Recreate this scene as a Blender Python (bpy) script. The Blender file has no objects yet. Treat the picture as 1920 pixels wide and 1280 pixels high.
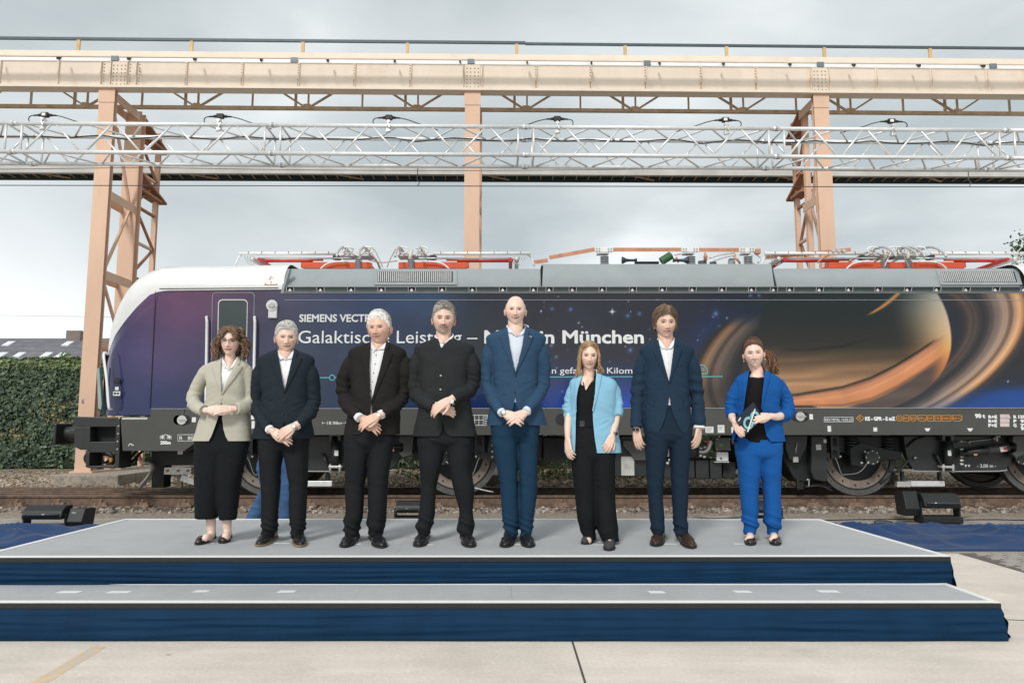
import bpy, math, random
import numpy as np
from mathutils import Vector, Matrix
random.seed(7); rng = np.random.default_rng(7)
SC = bpy.context.scene
COL = SC.collection
R = math.radians

# ---------------------------------------------------------------- camera
CAM_H = 1.33; PITCH = math.atan(155/1364); FOC = 1364.0
cd = bpy.data.cameras.new('camera'); cam = bpy.data.objects.new('camera', cd); COL.objects.link(cam)
cam.location = (0, 0, CAM_H); cam.rotation_euler = (R(90)+PITCH, 0, 0)
cd.sensor_width = 36; cd.lens = 36*FOC/1920; cd.clip_end = 900
SC.camera = cam

# ---------------------------------------------------------------- world: overcast, broken grey cloud
w = bpy.data.worlds.new('World'); SC.world = w; w.use_nodes = True
nt = w.node_tree; N = nt.nodes; L = nt.links
for n in list(N): N.remove(n)
def wn(t, **k):
    n = N.new(t)
    for a, b in k.items(): setattr(n, a, b)
    return n
out = wn('ShaderNodeOutputWorld'); bg = wn('ShaderNodeBackground'); bg2 = wn('ShaderNodeBackground'); mx = wn('ShaderNodeMixShader')
sky = wn('ShaderNodeTexSky', sky_type='NISHITA', sun_disc=False, sun_elevation=R(40), sun_rotation=R(200))
L.new(sky.outputs[0], bg.inputs[0]); bg.inputs[1].default_value = 0.09
tc = wn('ShaderNodeTexCoord')
mp = wn('ShaderNodeMapping'); mp.inputs['Scale'].default_value = (1.0, 1.0, 2.2); mp.inputs['Location'].default_value = (3.1, 0.4, 1.63)
L.new(tc.outputs['Generated'], mp.inputs[0])
n1 = wn('ShaderNodeTexNoise'); n1.inputs['Scale'].default_value = 2.2; n1.inputs['Detail'].default_value = 5; n1.inputs['Roughness'].default_value = .45; n1.inputs['Distortion'].default_value = .25
L.new(mp.outputs[0], n1.inputs['Vector'])
rmp = wn('ShaderNodeValToRGB'); L.new(n1.outputs[0], rmp.inputs[0])
rmp.color_ramp.elements[0].position = .40; rmp.color_ramp.elements[0].color = (.35, .395, .405, 1)
rmp.color_ramp.elements[1].position = .70; rmp.color_ramp.elements[1].color = (.72, .745, .745, 1)
e = rmp.color_ramp.elements.new(.55); e.color = (.49, .525, .53, 1)
# the cloud is thinner, so brighter, low on the left and again higher up
dp = wn('ShaderNodeVectorMath', operation='DOT_PRODUCT'); L.new(tc.outputs['Generated'], dp.inputs[0]); dp.inputs[1].default_value = (-.80, .60, .06)
mr = wn('ShaderNodeMapRange', interpolation_type='SMOOTHSTEP'); L.new(dp.outputs['Value'], mr.inputs[0]); mr.inputs[1].default_value = .79; mr.inputs[2].default_value = 1.0
sx = wn('ShaderNodeSeparateXYZ'); L.new(tc.outputs['Generated'], sx.inputs[0])
mr2 = wn('ShaderNodeMapRange', interpolation_type='SMOOTHSTEP'); L.new(sx.outputs['Z'], mr2.inputs[0]); mr2.inputs[1].default_value = .30; mr2.inputs[2].default_value = .75; mr2.inputs[4].default_value = .30
mr3 = wn('ShaderNodeMapRange', interpolation_type='SMOOTHSTEP'); L.new(sx.outputs['Z'], mr3.inputs[0]); mr3.inputs[1].default_value = .02; mr3.inputs[2].default_value = .42; mr3.inputs[3].default_value = 1; mr3.inputs[4].default_value = .25
mu = wn('ShaderNodeMath', operation='MULTIPLY'); L.new(mr.outputs[0], mu.inputs[0]); L.new(mr3.outputs[0], mu.inputs[1])
ad = wn('ShaderNodeMath', operation='MAXIMUM'); L.new(mu.outputs[0], ad.inputs[0]); L.new(mr2.outputs[0], ad.inputs[1])
mc = wn('ShaderNodeMixRGB'); L.new(ad.outputs[0], mc.inputs[0]); L.new(rmp.outputs[0], mc.inputs[1]); mc.inputs[2].default_value = (.76, .775, .78, 1)
L.new(mc.outputs[0], bg2.inputs[0]); bg2.inputs[1].default_value = 1.0
L.new(bg.outputs[0], mx.inputs[1]); L.new(bg2.outputs[0], mx.inputs[2]); mx.inputs[0].default_value = .93
L.new(mx.outputs[0], out.inputs[0])

# ---------------------------------------------------------------- sun, soft through the cloud, from behind the camera and left
sd = bpy.data.lights.new('sun', 'SUN'); sd.energy = 1.5; sd.angle = R(11); sd.color = (1, .965, .92)
sun = bpy.data.objects.new('sun', sd); COL.objects.link(sun)
az, el = R(200), R(40)       # azimuth clockwise from +Y
dirv = Vector((math.sin(az)*math.cos(el), math.cos(az)*math.cos(el), math.sin(el)))
sun.rotation_euler = dirv.to_track_quat('Z', 'Y').to_euler()
SC.view_settings.view_transform = 'Standard'; SC.view_settings.look = 'None'; SC.view_settings.gamma = 1
SC.view_settings.use_curve_mapping = False; SC.view_settings.exposure = 0.56

# ---------------------------------------------------------------- geometry helpers
CP, SP = math.cos(PITCH), math.sin(PITCH)
def P(u, v, Y):
    """the point at distance Y (world y) seen at photo position u, v (1920x1280)"""
    a = (u-960)/FOC; b = (640-v)/FOC
    dy = CP-b*SP; t = Y/dy
    return Vector((a*t, Y, CAM_H+(SP+b*CP)*t))
def G(u, v, z):
    a = (u-960)/FOC; b = (640-v)/FOC
    t = (z-CAM_H)/(SP+b*CP)
    return Vector((a*t, (CP-b*SP)*t, z))
def proj(p):
    x, y, z = p[0], p[1], p[2]-CAM_H
    d = y*CP+z*SP; up = -y*SP+z*CP
    return 960+FOC*x/d, 640-FOC*up/d
def ss(a, b, x):
    t = np.clip((np.asarray(x, float)-a)/(b-a), 0, 1); return t*t*(3-2*t)
def _hash(ix, iy, iz):
    h = (ix*374761393+iy*668265263+iz*2147483647 ^ (ix*1274126177)) & 0xffffffff
    h = ((h ^ (h >> 13))*1274126177) & 0xffffffff
    return ((h ^ (h >> 16)) & 0xffffff)/float(0xffffff)
def noise3(p, s=(1, 1, 1), seed=0):
    """smooth value noise -1..1 for an (n,3) array"""
    q = np.asarray(p, float)*np.asarray(s, float)+seed*17.31+100.0
    i = np.floor(q).astype(np.int64); f = q-i; f = f*f*(3-2*f)
    r = 0
    for dx in (0, 1):
        for dy in (0, 1):
            for dz in (0, 1):
                wgt = (f[:, 0] if dx else 1-f[:, 0])*(f[:, 1] if dy else 1-f[:, 1])*(f[:, 2] if dz else 1-f[:, 2])
                r = r+wgt*_hash(i[:, 0]+dx, i[:, 1]+dy, i[:, 2]+dz)
    return r*2-1
def frame(t):
    t = Vector(t).normalized()
    u = t.cross(Vector((0, 0, 1)))
    if u.length < 1e-3: u = Vector((1, 0, 0))
    u.normalize(); return u, u.cross(t).normalized()*1.0
_wo = {}
def worg(o):
    return _wo.get(o.name, Vector((0, 0, 0))) if o is not None else Vector((0, 0, 0))
class MB:
    def __init__(s): s.v = []; s.f = []; s.c = []; s.m = []
    def add(s, vs, fs, col=None, mi=0):
        k = len(s.v); s.v.extend([tuple(p) for p in vs]); s.f.extend([tuple(i+k for i in f) for f in fs])
        s.m.extend([mi]*len(fs))
        if col is None: s.c.extend([(1, 1, 1)]*len(vs))
        elif len(vs) and not hasattr(col[0], '__len__'): s.c.extend([tuple(col)]*len(vs))
        else: s.c.extend([tuple(c) for c in col])
        return s
    def box(s, c, d, rot=None, col=None):
        hx, hy, hz = d[0]/2, d[1]/2, d[2]/2
        vs = [Vector((x*hx, y*hy, z*hz)) for x in (-1, 1) for y in (-1, 1) for z in (-1, 1)]
        if rot is not None: vs = [rot @ p for p in vs]
        c = Vector(c); vs = [p+c for p in vs]
        return s.add(vs, [(0, 1, 3, 2), (4, 6, 7, 5), (0, 4, 5, 1), (2, 3, 7, 6), (0, 2, 6, 4), (1, 5, 7, 3)], col)
    def b2(s, a, b, col=None):
        a = Vector(a); b = Vector(b)
        return s.box((a+b)/2, (abs(b.x-a.x), abs(b.y-a.y), abs(b.z-a.z)), None, col)
    def bar(s, p, q, wd, ht, up=None, col=None):
        p = Vector(p); q = Vector(q); t = (q-p).normalized()
        upv = Vector(up) if up else Vector((0, 0, 1))
        u = t.cross(upv)
        if u.length < 1e-3: u = t.cross(Vector((0, 1, 0)))
        u.normalize(); n = u.cross(t).normalized()
        vs = [c+u*(a*wd/2)+n*(b*ht/2) for c in (p, q) for a, b in ((-1, -1), (1, -1), (1, 1), (-1, 1))]
        return s.add(vs, [(0, 1, 2, 3), (7, 6, 5, 4), (0, 4, 5, 1), (1, 5, 6, 2), (2, 6, 7, 3), (3, 7, 4, 0)], col)
    def tube(s, pts, r, seg=8, caps=True, flat=None, col=None, up=None):
        pts = [Vector(p) for p in pts]; n = len(pts)
        rs = list(r) if hasattr(r, '__len__') else [r]*n
        t0 = (pts[1]-pts[0]).normalized()
        u, wv = frame(t0)
        if up is not None:
            u = Vector(up)-t0*Vector(up).dot(t0); u.normalize(); wv = t0.cross(u)
        vs = []; fs = []
        for i in range(n):
            t = (pts[min(i+1, n-1)]-pts[max(i-1, 0)])
            t = t.normalized() if t.length > 1e-9 else t0
            u = (u-t*u.dot(t)).normalized(); wv = t.cross(u)
            ra = rs[i]; rb = ra*(flat[i] if hasattr(flat, '__len__') else flat) if flat else ra
            for k in range(seg):
                a = 2*math.pi*k/seg
                vs.append(pts[i]+u*(ra*math.cos(a))+wv*(rb*math.sin(a)))
        for i in range(n-1):
            for k in range(seg):
                k2 = (k+1) % seg
                fs.append((i*seg+k, i*seg+k2, (i+1)*seg+k2, (i+1)*seg+k))
        if caps:
            fs.append(tuple(range(seg))[::-1]); fs.append(tuple((n-1)*seg+k for k in range(seg)))
        return s.add(vs, fs, col)
    def cyl(s, p, q, r, seg=16, r2=None, col=None):
        return s.tube([p, q], [r, r if r2 is None else r2], seg, True, None, col)
    def prism(s, poly, ext, col=None):
        k = len(poly); ext = Vector(ext)
        vs = [Vector(p) for p in poly]+[Vector(p)+ext for p in poly]
        fs = [tuple(range(k)), tuple(range(2*k-1, k-1, -1))]+[(i, k+i, k+(i+1) % k, (i+1) % k) for i in range(k)]
        return s.add(vs, fs, col)
    def grid(s, rows, closed=False, col=None, capa=False, capb=False):
        n = len(rows); m = len(rows[0]); vs = [p for r_ in rows for p in r_]; fs = []
        mm = m if closed else m-1
        for i in range(n-1):
            for k in range(mm):
                k2 = (k+1) % m
                fs.append((i*m+k, i*m+k2, (i+1)*m+k2, (i+1)*m+k))
        if capa: fs.append(tuple(range(m))[::-1])
        if capb: fs.append(tuple((n-1)*m+k for k in range(m)))
        return s.add(vs, fs, col)
    def ell(s, c, r, nu=16, nv=10, rot=None, col=None):
        c = Vector(c); rows = []
        for j in range(nv+1):
            th = math.pi*(.02+.96*j/nv); row = []
            for i in range(nu):
                ph = 2*math.pi*i/nu
                p = Vector((r[0]*math.sin(th)*math.cos(ph), r[1]*math.sin(th)*math.sin(ph), r[2]*math.cos(th)))
                if rot is not None: p = rot @ p
                row.append(c+p)
            rows.append(row)
        return s.grid(rows, True, col, True, True)
    def join(s, o):
        k = len(s.v); s.v += o.v; s.f += [tuple(i+k for i in f) for f in o.f]; s.c += o.c; s.m += o.m; return s
    def mesh(s, name, off=None, smooth=False, colors=False):
        me = bpy.data.meshes.new(name)
        v = np.array(s.v, float).reshape(-1, 3)
        if off is not None: v = v-np.array(off)
        me.from_pydata(v.tolist(), [], s.f)
        if colors:
            ca = me.color_attributes.new('Col', 'FLOAT_COLOR', 'POINT')
            c = np.ones((len(s.v), 4)); c[:, :3] = np.array(s.c, float)
            ca.data.foreach_set('color', c.ravel())
        if any(s.m): me.polygons.foreach_set('material_index', s.m)
        if smooth: me.polygons.foreach_set('use_smooth', [True]*len(me.polygons))
        me.update(); return me
    def build(s, name, m, parent=None, smooth=False, colors=False, bevel=0, recalc=False, **tags):
        me = s.mesh(name, worg(parent), smooth, colors)
        if recalc:
            import bmesh
            bm = bmesh.new(); bm.from_mesh(me); bmesh.ops.recalc_face_normals(bm, faces=bm.faces); bm.to_mesh(me); bm.free()
        for x in (m if isinstance(m, (list, tuple)) else [m]): me.materials.append(x)
        o = bpy.data.objects.new(name, me); COL.objects.link(o)
        if parent is not None: o.parent = parent
        _wo[o.name] = worg(parent)
        if bevel:
            b = o.modifiers.new('bevel', 'BEVEL'); b.width = bevel; b.segments = 2; b.limit_method = 'ANGLE'; b.angle_limit = R(40)
        tag(o, **tags); return o
def tag(o, label=None, cat=None, group=None, kind=None):
    if label: o['label'] = label
    if cat: o['category'] = cat
    if group: o['group'] = group
    if kind: o['kind'] = kind
    return o
def thing(name, loc, label, cat, group=None):
    o = bpy.data.objects.new(name, None); COL.objects.link(o); o.location = Vector(loc); o.empty_display_size = .1
    _wo[o.name] = Vector(loc); return tag(o, label, cat, group)
def inst(name, me, parent, loc=(0, 0, 0), rot=None):
    """another piece sharing mesh data; me is in local coordinates about loc"""
    o = bpy.data.objects.new(name, me); COL.objects.link(o)
    o.location = Vector(loc)-worg(parent)
    if rot is not None: o.rotation_euler = rot
    if parent is not None: o.parent = parent
    _wo[o.name] = Vector(loc); return o
def remesh(mb, vox, smooth=0, off=None):
    me = mb.mesh('tmp'); o = bpy.data.objects.new('tmp', me); COL.objects.link(o)
    m = o.modifiers.new('r', 'REMESH'); m.mode = 'VOXEL'; m.voxel_size = vox
    if smooth:
        s2 = o.modifiers.new('s', 'SMOOTH'); s2.iterations = smooth; s2.factor = .5
    dg = bpy.context.evaluated_depsgraph_get(); ev = o.evaluated_get(dg); em = ev.to_mesh()
    v = np.empty(len(em.vertices)*3); em.vertices.foreach_get('co', v); v = v.reshape(-1, 3)
    f = [tuple(p.vertices) for p in em.polygons]
    ev.to_mesh_clear(); bpy.data.objects.remove(o); bpy.data.meshes.remove(me)
    r = MB(); r.v = [tuple(x) for x in v]; r.f = f; r.c = [(1, 1, 1)]*len(r.v); r.m = [0]*len(f); return r
def vnormals(mb):
    v = np.array(mb.v); n = np.zeros_like(v)
    q = [f for f in mb.f]
    tri = np.array([(f[0], f[i], f[i+1]) for f in q for i in range(1, len(f)-1)])
    fn = np.cross(v[tri[:, 1]]-v[tri[:, 0]], v[tri[:, 2]]-v[tri[:, 0]])
    for k in range(3): np.add.at(n, tri[:, k], fn)
    return n/np.maximum(np.linalg.norm(n, axis=1, keepdims=True), 1e-12)

# ---------------------------------------------------------------- materials
def mat(name, col, rough=.6, metal=0, var=.12, scale=6, bump=0, bscale=60, vcol=False, spec=.5, coat=0, dirt=None, dscale=2, dlo=.5, dhi=.7, sheen=0, stretch=None, sub=0, fold=0):
    m = bpy.data.materials.new(name); m.use_nodes = True; t = m.node_tree; n = t.nodes; l = t.links; b = n['Principled BSDF']
    b.inputs['Roughness'].default_value = rough; b.inputs['Metallic'].default_value = metal
    b.inputs['Specular IOR Level'].default_value = spec; b.inputs['Coat Weight'].default_value = coat; b.inputs['Coat Roughness'].default_value = .04
    if sheen: b.inputs['Sheen Weight'].default_value = sheen
    if sub:
        b.inputs['Subsurface Weight'].default_value = sub; b.inputs['Subsurface Radius'].default_value = (.012, .005, .003); b.inputs['Subsurface Scale'].default_value = 1.0
    tcn = n.new('ShaderNodeTexCoord'); vec = tcn.outputs['Object']
    if stretch:
        mpn = n.new('ShaderNodeMapping'); mpn.inputs['Scale'].default_value = stretch; l.new(vec, mpn.inputs[0]); vec = mpn.outputs[0]
    if vcol:
        a = n.new('ShaderNodeVertexColor'); a.layer_name = 'Col'; src = a.outputs[0]
    else:
        rg = n.new('ShaderNodeRGB'); rg.outputs[0].default_value = (*col, 1); src = rg.outputs[0]
    if var:
        no = n.new('ShaderNodeTexNoise'); no.inputs['Scale'].default_value = scale; no.inputs['Detail'].default_value = 6; l.new(vec, no.inputs['Vector'])
        mr_ = n.new('ShaderNodeMapRange'); l.new(no.outputs[0], mr_.inputs[0]); mr_.inputs[1].default_value = .3; mr_.inputs[2].default_value = .7
        mr_.inputs[3].default_value = 1-var; mr_.inputs[4].default_value = 1+var
        mm = n.new('ShaderNodeVectorMath'); mm.operation = 'SCALE'; l.new(src, mm.inputs[0]); l.new(mr_.outputs[0], mm.inputs['Scale']); src = mm.outputs[0]
    if dirt:
        no2 = n.new('ShaderNodeTexNoise'); no2.inputs['Scale'].default_value = dscale; no2.inputs['Detail'].default_value = 8; no2.inputs['Roughness'].default_value = .65; l.new(vec, no2.inputs['Vector'])
        r2 = n.new('ShaderNodeMapRange'); l.new(no2.outputs[0], r2.inputs[0]); r2.inputs[1].default_value = dlo; r2.inputs[2].default_value = dhi
        mxx = n.new('ShaderNodeMixRGB'); l.new(r2.outputs[0], mxx.inputs[0]); l.new(src, mxx.inputs[1]); mxx.inputs[2].default_value = (*dirt, 1); src = mxx.outputs[0]
    l.new(src, b.inputs['Base Color'])
    if bump:
        nb = n.new('ShaderNodeTexNoise'); nb.inputs['Scale'].default_value = bscale; nb.inputs['Detail'].default_value = 4; l.new(vec, nb.inputs['Vector'])
        bp = n.new('ShaderNodeBump'); bp.inputs['Strength'].default_value = bump; bp.inputs['Distance'].default_value = .01; l.new(nb.outputs[0], bp.inputs['Height']); l.new(bp.outputs[0], b.inputs['Normal'])
    if fold:
        nf = n.new('ShaderNodeTexNoise'); nf.inputs['Scale'].default_value = 9; nf.inputs['Detail'].default_value = 3; nf.inputs['Distortion'].default_value = 1.2; l.new(tcn.outputs['Object'], nf.inputs['Vector'])
        bf = n.new('ShaderNodeBump'); bf.inputs['Strength'].default_value = fold; bf.inputs['Distance'].default_value = .02; l.new(nf.outputs[0], bf.inputs['Height']); l.new(bf.outputs[0], b.inputs['Normal'])
        if bump: l.new(bf.outputs[0], bp.inputs['Normal']); l.new(bp.outputs[0], b.inputs['Normal'])
    return m
def cr(pts, n=8):
    """Catmull-Rom through points -> dense list"""
    pts = [Vector(p) for p in pts]; o = []
    q = [pts[0]*2-pts[1]]+pts+[pts[-1]*2-pts[-2]]
    for i in range(1, len(q)-2):
        for k in range(n):
            t = k/n; a, b, c, d = q[i-1], q[i], q[i+1], q[i+2]
            o.append(.5*((2*b)+(c-a)*t+(2*a-5*b+4*c-d)*t*t+(3*b-a-3*c+d)*t**3))
    o.append(pts[-1]); return o
def crs(xs, n):
    """Catmull-Rom for scalars, same sampling as cr"""
    return [v.x for v in cr([(x, 0, 0) for x in xs], n)]

M = {}
M['black'] = mat('black_powder_coat', (.012, .014, .015), .55, var=.2, scale=30)
M['rubber'] = mat('black_rubber', (.01, .01, .01), .7)
M['alu'] = mat('brushed_aluminium', (.78, .79, .79), .42, .4, var=.08, scale=14, bump=.05, bscale=200)
M['white'] = mat('white_paint', (.80, .80, .79), .45, var=.04)
M['steel'] = mat('bare_steel', (.50, .49, .47), .35, .8, var=.15, scale=20)

# ---------------------------------------------------------------- ground and setting
def concrete_mat():
    m = mat('pale_concrete', (.68, .605, .53), .85, var=.10, scale=1.3, bump=.25, bscale=45, dirt=(.55, .485, .42), dscale=1.6, dlo=.52, dhi=.78)
    t = m.node_tree; n = t.nodes; l = t.links; b = n['Principled BSDF']; src = b.inputs['Base Color'].links[0].from_socket
    tcn = n.new('ShaderNodeTexCoord')
    # fine blotches and pits
    vo = n.new('ShaderNodeTexVoronoi'); vo.inputs['Scale'].default_value = 1.7; l.new(tcn.outputs['Object'], vo.inputs['Vector'])
    no = n.new('ShaderNodeTexNoise'); no.inputs['Scale'].default_value = 40; no.inputs['Detail'].default_value = 8; l.new(tcn.outputs['Object'], no.inputs['Vector'])
    rr = n.new('ShaderNodeMapRange'); l.new(vo.outputs[0], rr.inputs[0]); rr.inputs[1].default_value = .018; rr.inputs[2].default_value = .03; rr.inputs[3].default_value = .6; rr.inputs[4].default_value = 0
    r3 = n.new('ShaderNodeMapRange'); l.new(no.outputs[0], r3.inputs[0]); r3.inputs[1].default_value = .35; r3.inputs[2].default_value = .75; r3.inputs[3].default_value = .92; r3.inputs[4].default_value = 1.07
    sc_ = n.new('ShaderNodeVectorMath'); sc_.operation = 'SCALE'; l.new(src, sc_.inputs[0]); l.new(r3.outputs[0], sc_.inputs['Scale'])
    mxx = n.new('ShaderNodeMixRGB'); l.new(rr.outputs[0], mxx.inputs[0]); l.new(sc_.outputs[0], mxx.inputs[1]); mxx.inputs[2].default_value = (.22, .18, .15, 1)
    # long brushed sweeps left by the trowel
    mpn = n.new('ShaderNodeMapping'); mpn.inputs['Scale'].default_value = (.5, 3.2, 1); mpn.inputs['Rotation'].default_value = (0, 0, .5); l.new(tcn.outputs['Object'], mpn.inputs[0])
    n4 = n.new('ShaderNodeTexNoise'); n4.inputs['Scale'].default_value = 2.4; n4.inputs['Detail'].default_value = 5; l.new(mpn.outputs[0], n4.inputs['Vector'])
    r4 = n.new('ShaderNodeMapRange'); l.new(n4.outputs[0], r4.inputs[0]); r4.inputs[1].default_value = .3; r4.inputs[2].default_value = .7; r4.inputs[3].default_value = .93; r4.inputs[4].default_value = 1.05
    s5 = n.new('ShaderNodeVectorMath'); s5.operation = 'SCALE'; l.new(mxx.outputs[0], s5.inputs[0]); l.new(r4.outputs[0], s5.inputs['Scale'])
    l.new(s5.outputs[0], b.inputs['Base Color']); return m
M['concrete'] = concrete_mat()
M['asphalt'] = mat('worn_grey_asphalt', (.30, .275, .25), .9, var=.22, scale=5, bump=.5, bscale=120, dirt=(.40, .37, .33), dscale=1.5)
M['earth'] = mat('trackside_earth_and_litter', (.23, .19, .15), .95, var=.35, scale=9, bump=.8, bscale=60, dirt=(.36, .31, .25), dscale=5, dlo=.5, dhi=.6)
YA, YB = 7.75, 10.55
def sheet(name, x0, x1, y0, y1, z, m, nx=2, ny=2, **k):
    b = MB(); b.grid([[(x0+(x1-x0)*i/(nx-1), y0+(y1-y0)*j/(ny-1), z) for i in range(nx)] for j in range(ny)])
    return b.build(name, m, None, **k)
sheet('ground', -260, 260, -60, 500, -.012, M['earth'], kind='structure')
sheet('concrete_yard', -40, 40, -30, YA, 0, M['concrete'], kind='structure')
sheet('asphalt_strip', -40, 40, YA, YB, .001, M['asphalt'], kind='structure')
# expansion joints, recessed dark slots cut as thin strips of filler
jm = mat('joint_filler', (.07, .06, .055), .9)
def joint(a, b, wd=.011):
    m = MB(); m.bar(Vector((a.x, a.y, .0012)), Vector((b.x, b.y, .0012)), wd, .004); return m
g1 = G(1074, 1205, 0); g2 = G(1098, 1282, 0); dd = (g2-g1).normalized()
joint(g1-dd*3.0, g2+dd*6).build('paving_joint', jm, None, kind='structure')
g1 = G(1876, 1161, 0); g2 = G(1930, 1163, 0); dd = (g2-g1).normalized()
joint(g1-dd*.3, g2+dd*8, .009).build('paving_joint', jm, None, kind='structure')
# faded yellow paint stripe
ym = mat('faded_yellow_paint', (.72, .47, .16), .8, var=.2, scale=10, dirt=(.55, .49, .43), dscale=14, dlo=.34, dhi=.56)
m = MB(); a = G(70, 1282, 0); b = G(182, 1214, 0); dd = (b-a).normalized(); m.bar(a-dd*2, b+dd*.02, .085, .003)
for p in m.v[:]: pass
m.build('faded_floor_marking', ym, None, kind='structure')
# rows of small setts beyond the slab at the right
sm = mat('grey_setts', (.36, .33, .30), .85, var=.25, scale=8, bump=.3, bscale=60)
sheet('sett_bed', 4.62, 9, 6.6, YA-.02, .003, mat('sett_joint_sand', (.13, .115, .10), .95), kind='structure')
sett = MB(); sett.box((0, 0, 0), (.145, .095, .03)); sme = sett.mesh('sett'); sme.materials.append(sm)
setts = thing('sett_paving', (4.7, 7.2, 0), 'small grey paving setts in rows beside the blue cloth at the right edge', 'paving'); setts['kind'] = 'structure'; del setts['category']
n = 0
for j in range(10):
    for i in range(22):
        x = 4.72+i*.16+(.08 if j % 2 else 0); y = 6.66+j*.108
        if x < 4.62+(y-6.6)*.15: continue
        o = inst('paving_sett', sme, setts, (x, y, .006+random.uniform(-.002, .003)), (random.uniform(-.02, .02), random.uniform(-.02, .02), random.uniform(-.04, .04)))
# manhole cover behind the stage
c = G(1338, 967, 0); mh = thing('manhole_cover', (c.x, c.y, 0), 'round iron manhole cover with a concrete filling in the asphalt behind the stage', 'manhole cover')
b = MB(); b.cyl((c.x, c.y, .002), (c.x, c.y, .014), .40, 40); b.build('rim', mat('cast_iron', (.13, .12, .11), .7, var=.3, scale=20), mh)
b = MB(); b.cyl((c.x, c.y, .010), (c.x, c.y, .019), .29, 40); b.build('filling', mat('manhole_concrete', (.36, .33, .28), .9, var=.15, scale=20), mh)

# ---------------------------------------------------------------- stage
ZL, ZU = .215, .40
carpet = mat('grey_carpet', (.445, .455, .465), .95, var=.10, scale=180, bump=.4, bscale=450, spec=.2, dirt=(.365, .375, .385), dscale=2.2, dlo=.42, dhi=.85)
trimm = mat('white_edge_trim', (.82, .82, .80), .5, var=.03)
cloth = mat('blue_skirt_cloth', (.0035, .026, .066), .7, var=.12, scale=5, bump=.1, bscale=400, spec=.12)
def stage(name, lab, pts, z, z0):
    """pts: back-left, back-right, front-right, front-left"""
    bl, br, fr, fl = [Vector((p.x, p.y, z)) for p in pts]
    st = thing(name, ((fl.x+fr.x)/2, (fl.y+bl.y)/2, z0), lab, 'stage')
    m = MB(); d = Vector((0, 0, -.05)); m.prism([bl, br, fr, fl][::-1], d); m.build('deck', M['black'], st, recalc=True)
    cx = (bl+br+fr+fl)/4
    # carpet divided into laid sheets, a hair of seam between them
    k = 7; inset = .022
    for i in range(k):
        f0, f1 = i/k, (i+1)/k
        q = [bl.lerp(br, f0), bl.lerp(br, f1), fl.lerp(fr, f1), fl.lerp(fr, f0)]
        if i == 0: q[0] += Vector((inset*2, 0, 0)); q[3] += Vector((inset*2, 0, 0))
        if i == k-1: q[1] -= Vector((inset*2, 0, 0)); q[2] -= Vector((inset*2, 0, 0))
        q[0] += Vector((.0006, -inset, .004)); q[1] += Vector((-.0006, -inset, .004)); q[2] += Vector((-.0006, inset*1.6, .004)); q[3] += Vector((.0006, inset*1.6, .004))
        m = MB(); m.prism(q[::-1], (0, 0, -.0032)); m.build('carpet_tile', carpet, st, recalc=True)
    up = Vector((0, 0, .005)); wd = .045
    for p, q, n in ((bl, br, (0, -1)), (fl, fr, (0, 1)), (bl, fl, (1, 0)), (br, fr, (-1, 0))):
        off = Vector((n[0]*wd/2, n[1]*wd/2, 0))
        m = MB(); m.bar(p+off+up, q+off+up, wd, .006+(.001 if n[0] else 0)); m.build('edge_trim', trimm, st)
    return st, bl, br, fr, fl
def skirt(st, p, q, ztop, zbot, seed, bulge=.03, flare=.02):
    """hanging cloth between p and q: horizontal tension folds, slight sag, bottom hem loose"""
    p = Vector(p); q = Vector(q); Ln = (q-p).length; d = (q-p)/Ln; nrm = Vector((d.y, -d.x, 0))
    nu = max(12, int(Ln/.03)); nv = 22; P0 = []
    for j in range(nv+1):
        for i in range(nu+1):
            P0.append((Ln*i/nu, j/nv, 0))
    P0 = np.array(P0)
    s_, t_ = P0[:, 0], P0[:, 1]
    f = .009*noise3(np.c_[s_*1.1, t_*7+np.sin(s_*1.7)*.6, 0*s_], seed=seed)+.006*noise3(np.c_[s_*3.1, t_*14+s_*1.2, 0*s_], seed=seed+3)
    f += .006*np.sin(t_*26+2.4*np.sin(s_*.9+seed))*ss(0, .3, t_)*(.5+.5*noise3(np.c_[s_*.8, t_*2, 0*s_], seed=seed+6))
    endw = np.maximum(np.exp(-s_/.35), np.exp(-(Ln-s_)/.5))
    f += endw*.007*np.sin((t_*5+s_*3.2)*3)*t_
    bul = bulge*np.sin(np.pi*np.clip(t_*.92, 0, 1))+flare*t_
    off = (f*np.minimum(1, t_*4)+bul)+.004
    hem = .006*np.sin(s_*5.1+seed)+.005*np.sin(s_*1.3)
    z = ztop+(zbot-ztop)*t_+hem*t_*0
    rows = []
    k = 0
    for j in range(nv+1):
        row = []
        for i in range(nu+1):
            a = p+d*s_[k]+nrm*off[k]; row.append((a.x, a.y, max(z[k], zbot))); k += 1
        rows.append(row)
    m = MB(); m.grid(rows); return m.build('skirt', cloth, st, smooth=True)
BL, BR = G(235, 973.5, ZU), G(1536, 974, ZU); FR = G(1781, 1043.5, ZU); FL = G(-52, 1045.5, ZU)
st2, bl, br, fr, fl = stage('stage_platform', 'upper grey carpeted stage platform with white edges and navy cloth skirt carrying the people', (BL, BR, FR, FL), ZU, 0)
skirt(st2, fl+Vector((-.0, -.0, 0)), fr, ZU-.028, ZL+.003, 2, .012, .006)
skirt(st2, fr, br, ZU-.028, .004, 5, .02, .02); skirt(st2, bl, fl, ZU-.028, .004, 8, .02, .02)
m = MB(); m.bar(fl+Vector((0, -.004, -.014)), fr+Vector((0, -.004, -.014)), .012, .03); m.build('fascia', M['black'], st2)
m = MB(); m.b2((fl.x+.04, fl.y+.04, .0), (fr.x-.05, bl.y-.05, ZU-.052)); m.build('substructure', M['black'], st2)
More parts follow.
